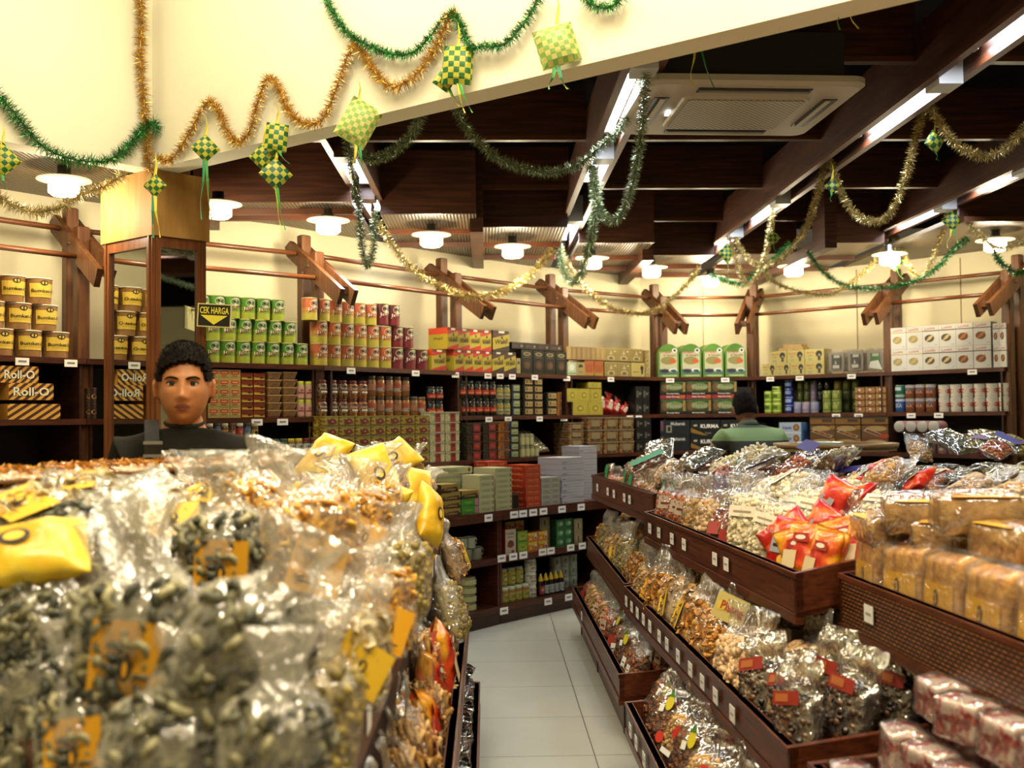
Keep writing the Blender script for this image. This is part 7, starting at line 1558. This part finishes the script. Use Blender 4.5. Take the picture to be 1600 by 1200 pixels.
def hairm(c):
    if c.z > .082: return True
    if c.y < -.02: return c.z > .066 + .010 * math.cos((c.x - .012) * 42) + .004 * noise.noise(c * 90) - (.036 if abs(c.x) > .060 else .012 if abs(c.x) > .052 else 0)
    if c.y < .02: return c.z > .025 and abs(c.x) > .03 or c.z > .05
    return c.z > -.045
man, HT = person('young man with short black hair in black t-shirt with shoulder strap facing the camera', (hp.x, hp.y, 0), math.radians(15), SKIN, JM,
       [('lw', Vector((0, -.3, -1)), 1), ('rw', Vector((0, -.3, -1)), -1)], Vector((0, -.012, hz)), Matrix.Rotation(math.radians(-3), 3, 'Z'), {'edges': EM, 'pieces': cm}, hairm, face=True)
# strap over his right shoulder (image left) with a plastic buckle
bx = bpy.data.objects.new('shoulder_strap', None)
m = MB(); P_ = []
for t in range(13):
    k = t / 12; x = -.095 + .03 * k; zz = 1.46 - .48 * k; yv = -.055 - .115 * min(1, k * 3.2) ** .7; P_.append((x, yv, zz * s_))
P_ = [(-.10, .10, 1.36 * s_), (-.10, .04, 1.44 * s_)] + P_
R_ = [[(x - .021, y, z), (x + .021, y - .002, z), (x + .021, y - .008, z), (x - .021, y - .006, z)] for x, y, z in P_]
m.loft(R_, M('0e0d0b', .8)); so = m.build('shoulder_strap', man)
m = MB(); zb = 1.385 * s_; m.bbox(-.110, -.178, zb - .035, -.062, -.150, zb + .012, M('0d0d0c', .35), .006); m.box(-.113, -.184, zb + .004, -.059, -.168, zb + .013, M('6e6e68', .35)); m.box(-.113, -.184, zb - .034, -.059, -.168, zb - .026, M('6e6e68', .35)); m.build('buckle', so)
# the man with his back to the camera, leaning over the counter
bY = 7.5; hb_ = at_y(1172, 641, bY)
POLO = None
def polo_mat():
    m, nt, b = newmat('striped_polo'); L = nt.links.new; tc = N(nt, 'ShaderNodeTexCoord'); sx = N(nt, 'ShaderNodeSeparateXYZ'); L(tc.outputs['Object'], sx.inputs[0])
    mr = N(nt, 'ShaderNodeMapRange'); mr.inputs[1].default_value = .85; mr.inputs[2].default_value = 1.55; L(sx.outputs['Z'], mr.inputs[0])
    r = ramp(nt, [(0, '2c2d26'), (.60, '2c2d26'), (.657, '6f8a58'), (.70, '748f5e'), (.786, '434c3e'), (.82, '56624c'), (.84, '434c3e'), (1, '434c3e')]); r.color_ramp.interpolation = 'CONSTANT'
    L(mr.outputs[0], r.inputs[0]); L(r.outputs[0], b.inputs['Base Color']); b.inputs['Roughness'].default_value = .85; return m
PM_ = polo_mat(); SLV = varied('dark_sleeve', [(.35, '1c2a28'), (.65, '283a36')], 8, .8)
hz2 = hb_.z; q_ = hz2 / 1.62
def Jw(x, y, z): return Vector((x, y, z * q_))
JB = {'pelvis': (Jw(0, .30, .95), .15, .11), 'waist': (Jw(0, .24, 1.10), .14, .10), 'chest': (Jw(0, .12, 1.29), .165, .11), 'upper': (Jw(0, .02, 1.42), .14, .085), 'neck0': (Jw(0, -.03, 1.48), .060, .058), 'neck1': (Jw(0, -.07, 1.53), .054), 'hd': (Jw(0, -.09, 1.58), .05),
      'ls': (Jw(.19, .0, 1.41), .066), 'le': (Jw(.33, -.02, 1.25), .046), 'lw': (Jw(.37, .06, 1.12), .030), 'rs': (Jw(-.19, .0, 1.41), .066), 're': (Jw(-.33, -.05, 1.27), .046), 'rw': (Jw(-.34, .02, 1.14), .030),
      'lh': (Jw(.09, .30, .90), .098), 'lk': (Jw(.10, .26, .48), .06), 'la': (Jw(.10, .30, .08), .042), 'lt': (Jw(.11, .15, .035), .035, .03), 'rh': (Jw(-.09, .30, .90), .098), 'rk': (Jw(-.10, .26, .48), .06), 'ra': (Jw(-.10, .30, .08), .042), 'rt': (Jw(-.11, .15, .035), .035, .03)}
def cb(J):
    ex = lambda a, b, t: Vector(J[a][0]).lerp(Vector(J[b][0]), t)
    K2 = {k: J[k] for k in ('pelvis', 'waist', 'chest', 'upper', 'ls', 'rs')}; K2['ne'] = (Jw(0, -.03, 1.475), .068, .064); K2['l2'] = (ex('ls', 'le', .55), .064); K2['r2'] = (ex('rs', 're', .55), .064)
    v, f = shirt_from(K2, list(K2), [('pelvis', 'waist'), ('waist', 'chest'), ('chest', 'upper'), ('upper', 'ne'), ('upper', 'ls'), ('ls', 'l2'), ('upper', 'rs'), ('rs', 'r2')], .016, PM_)
    v = [p + Vector((0, 1, 0)) * .008 * noise.noise(p * 12) for p in v]; out = [('polo_shirt', v, f, PM_)]
    for a, b, w_ in (('l2', 'le', 'lw'), ('r2', 're', 'rw')):
        Q_ = {a: K2[a], b: J[b], 'e': (ex(b, w_, .75), .036)}; Q_[a] = (K2[a][0], .050); vv, ff = shirt_from(Q_, list(Q_), [(a, b), (b, 'e')], .008, SLV); out.append(('undersleeve', vv, ff, SLV))
    K3 = {k: J[k] for k in ('pelvis', 'lh', 'lk', 'la', 'rh', 'rk', 'ra')}
    v3, f3 = shirt_from(K3, list(K3), [('pelvis', 'lh'), ('lh', 'lk'), ('lk', 'la'), ('pelvis', 'rh'), ('rh', 'rk'), ('rk', 'ra')], .016, TROU); out.append(('trousers', v3, f3, TROU))
    c = MB(); c.lathe([(.086, -.012), (.080, .010), (.070, .028), (.066, .026), (.072, -.008)], M('4a5344', .85), 28, T=Matrix.Translation(Jw(0, -.045, 1.495)) @ Matrix.Rotation(.35, 4, 'X')); out.append(('collar', [Vector(p) for p in c.v], c.f, M('4a5344', .85)))
    return out
def hairb(c): return c.z > .05 or (c.y > -.01 and c.z > -.01) or (c.y > .03 and c.z > -.045)
# his chest faces away from the camera: turn the whole figure half round
person('man seen from behind in green striped polo shirt leaning over the heap', (hb_.x, hb_.y - .0, 0), PI + math.radians(6), SKIN2, JB,
       [('lw', Vector((.1, .3, -1)), 1), ('rw', Vector((-.1, .3, -1)), -1)], Vector((0, -.10, hz2)), Matrix.Rotation(math.radians(22), 3, 'X') @ Matrix.Rotation(math.radians(-10), 3, 'Z'), {'edges': EM, 'pieces': cb}, hairb, voxel=.006, face=False)
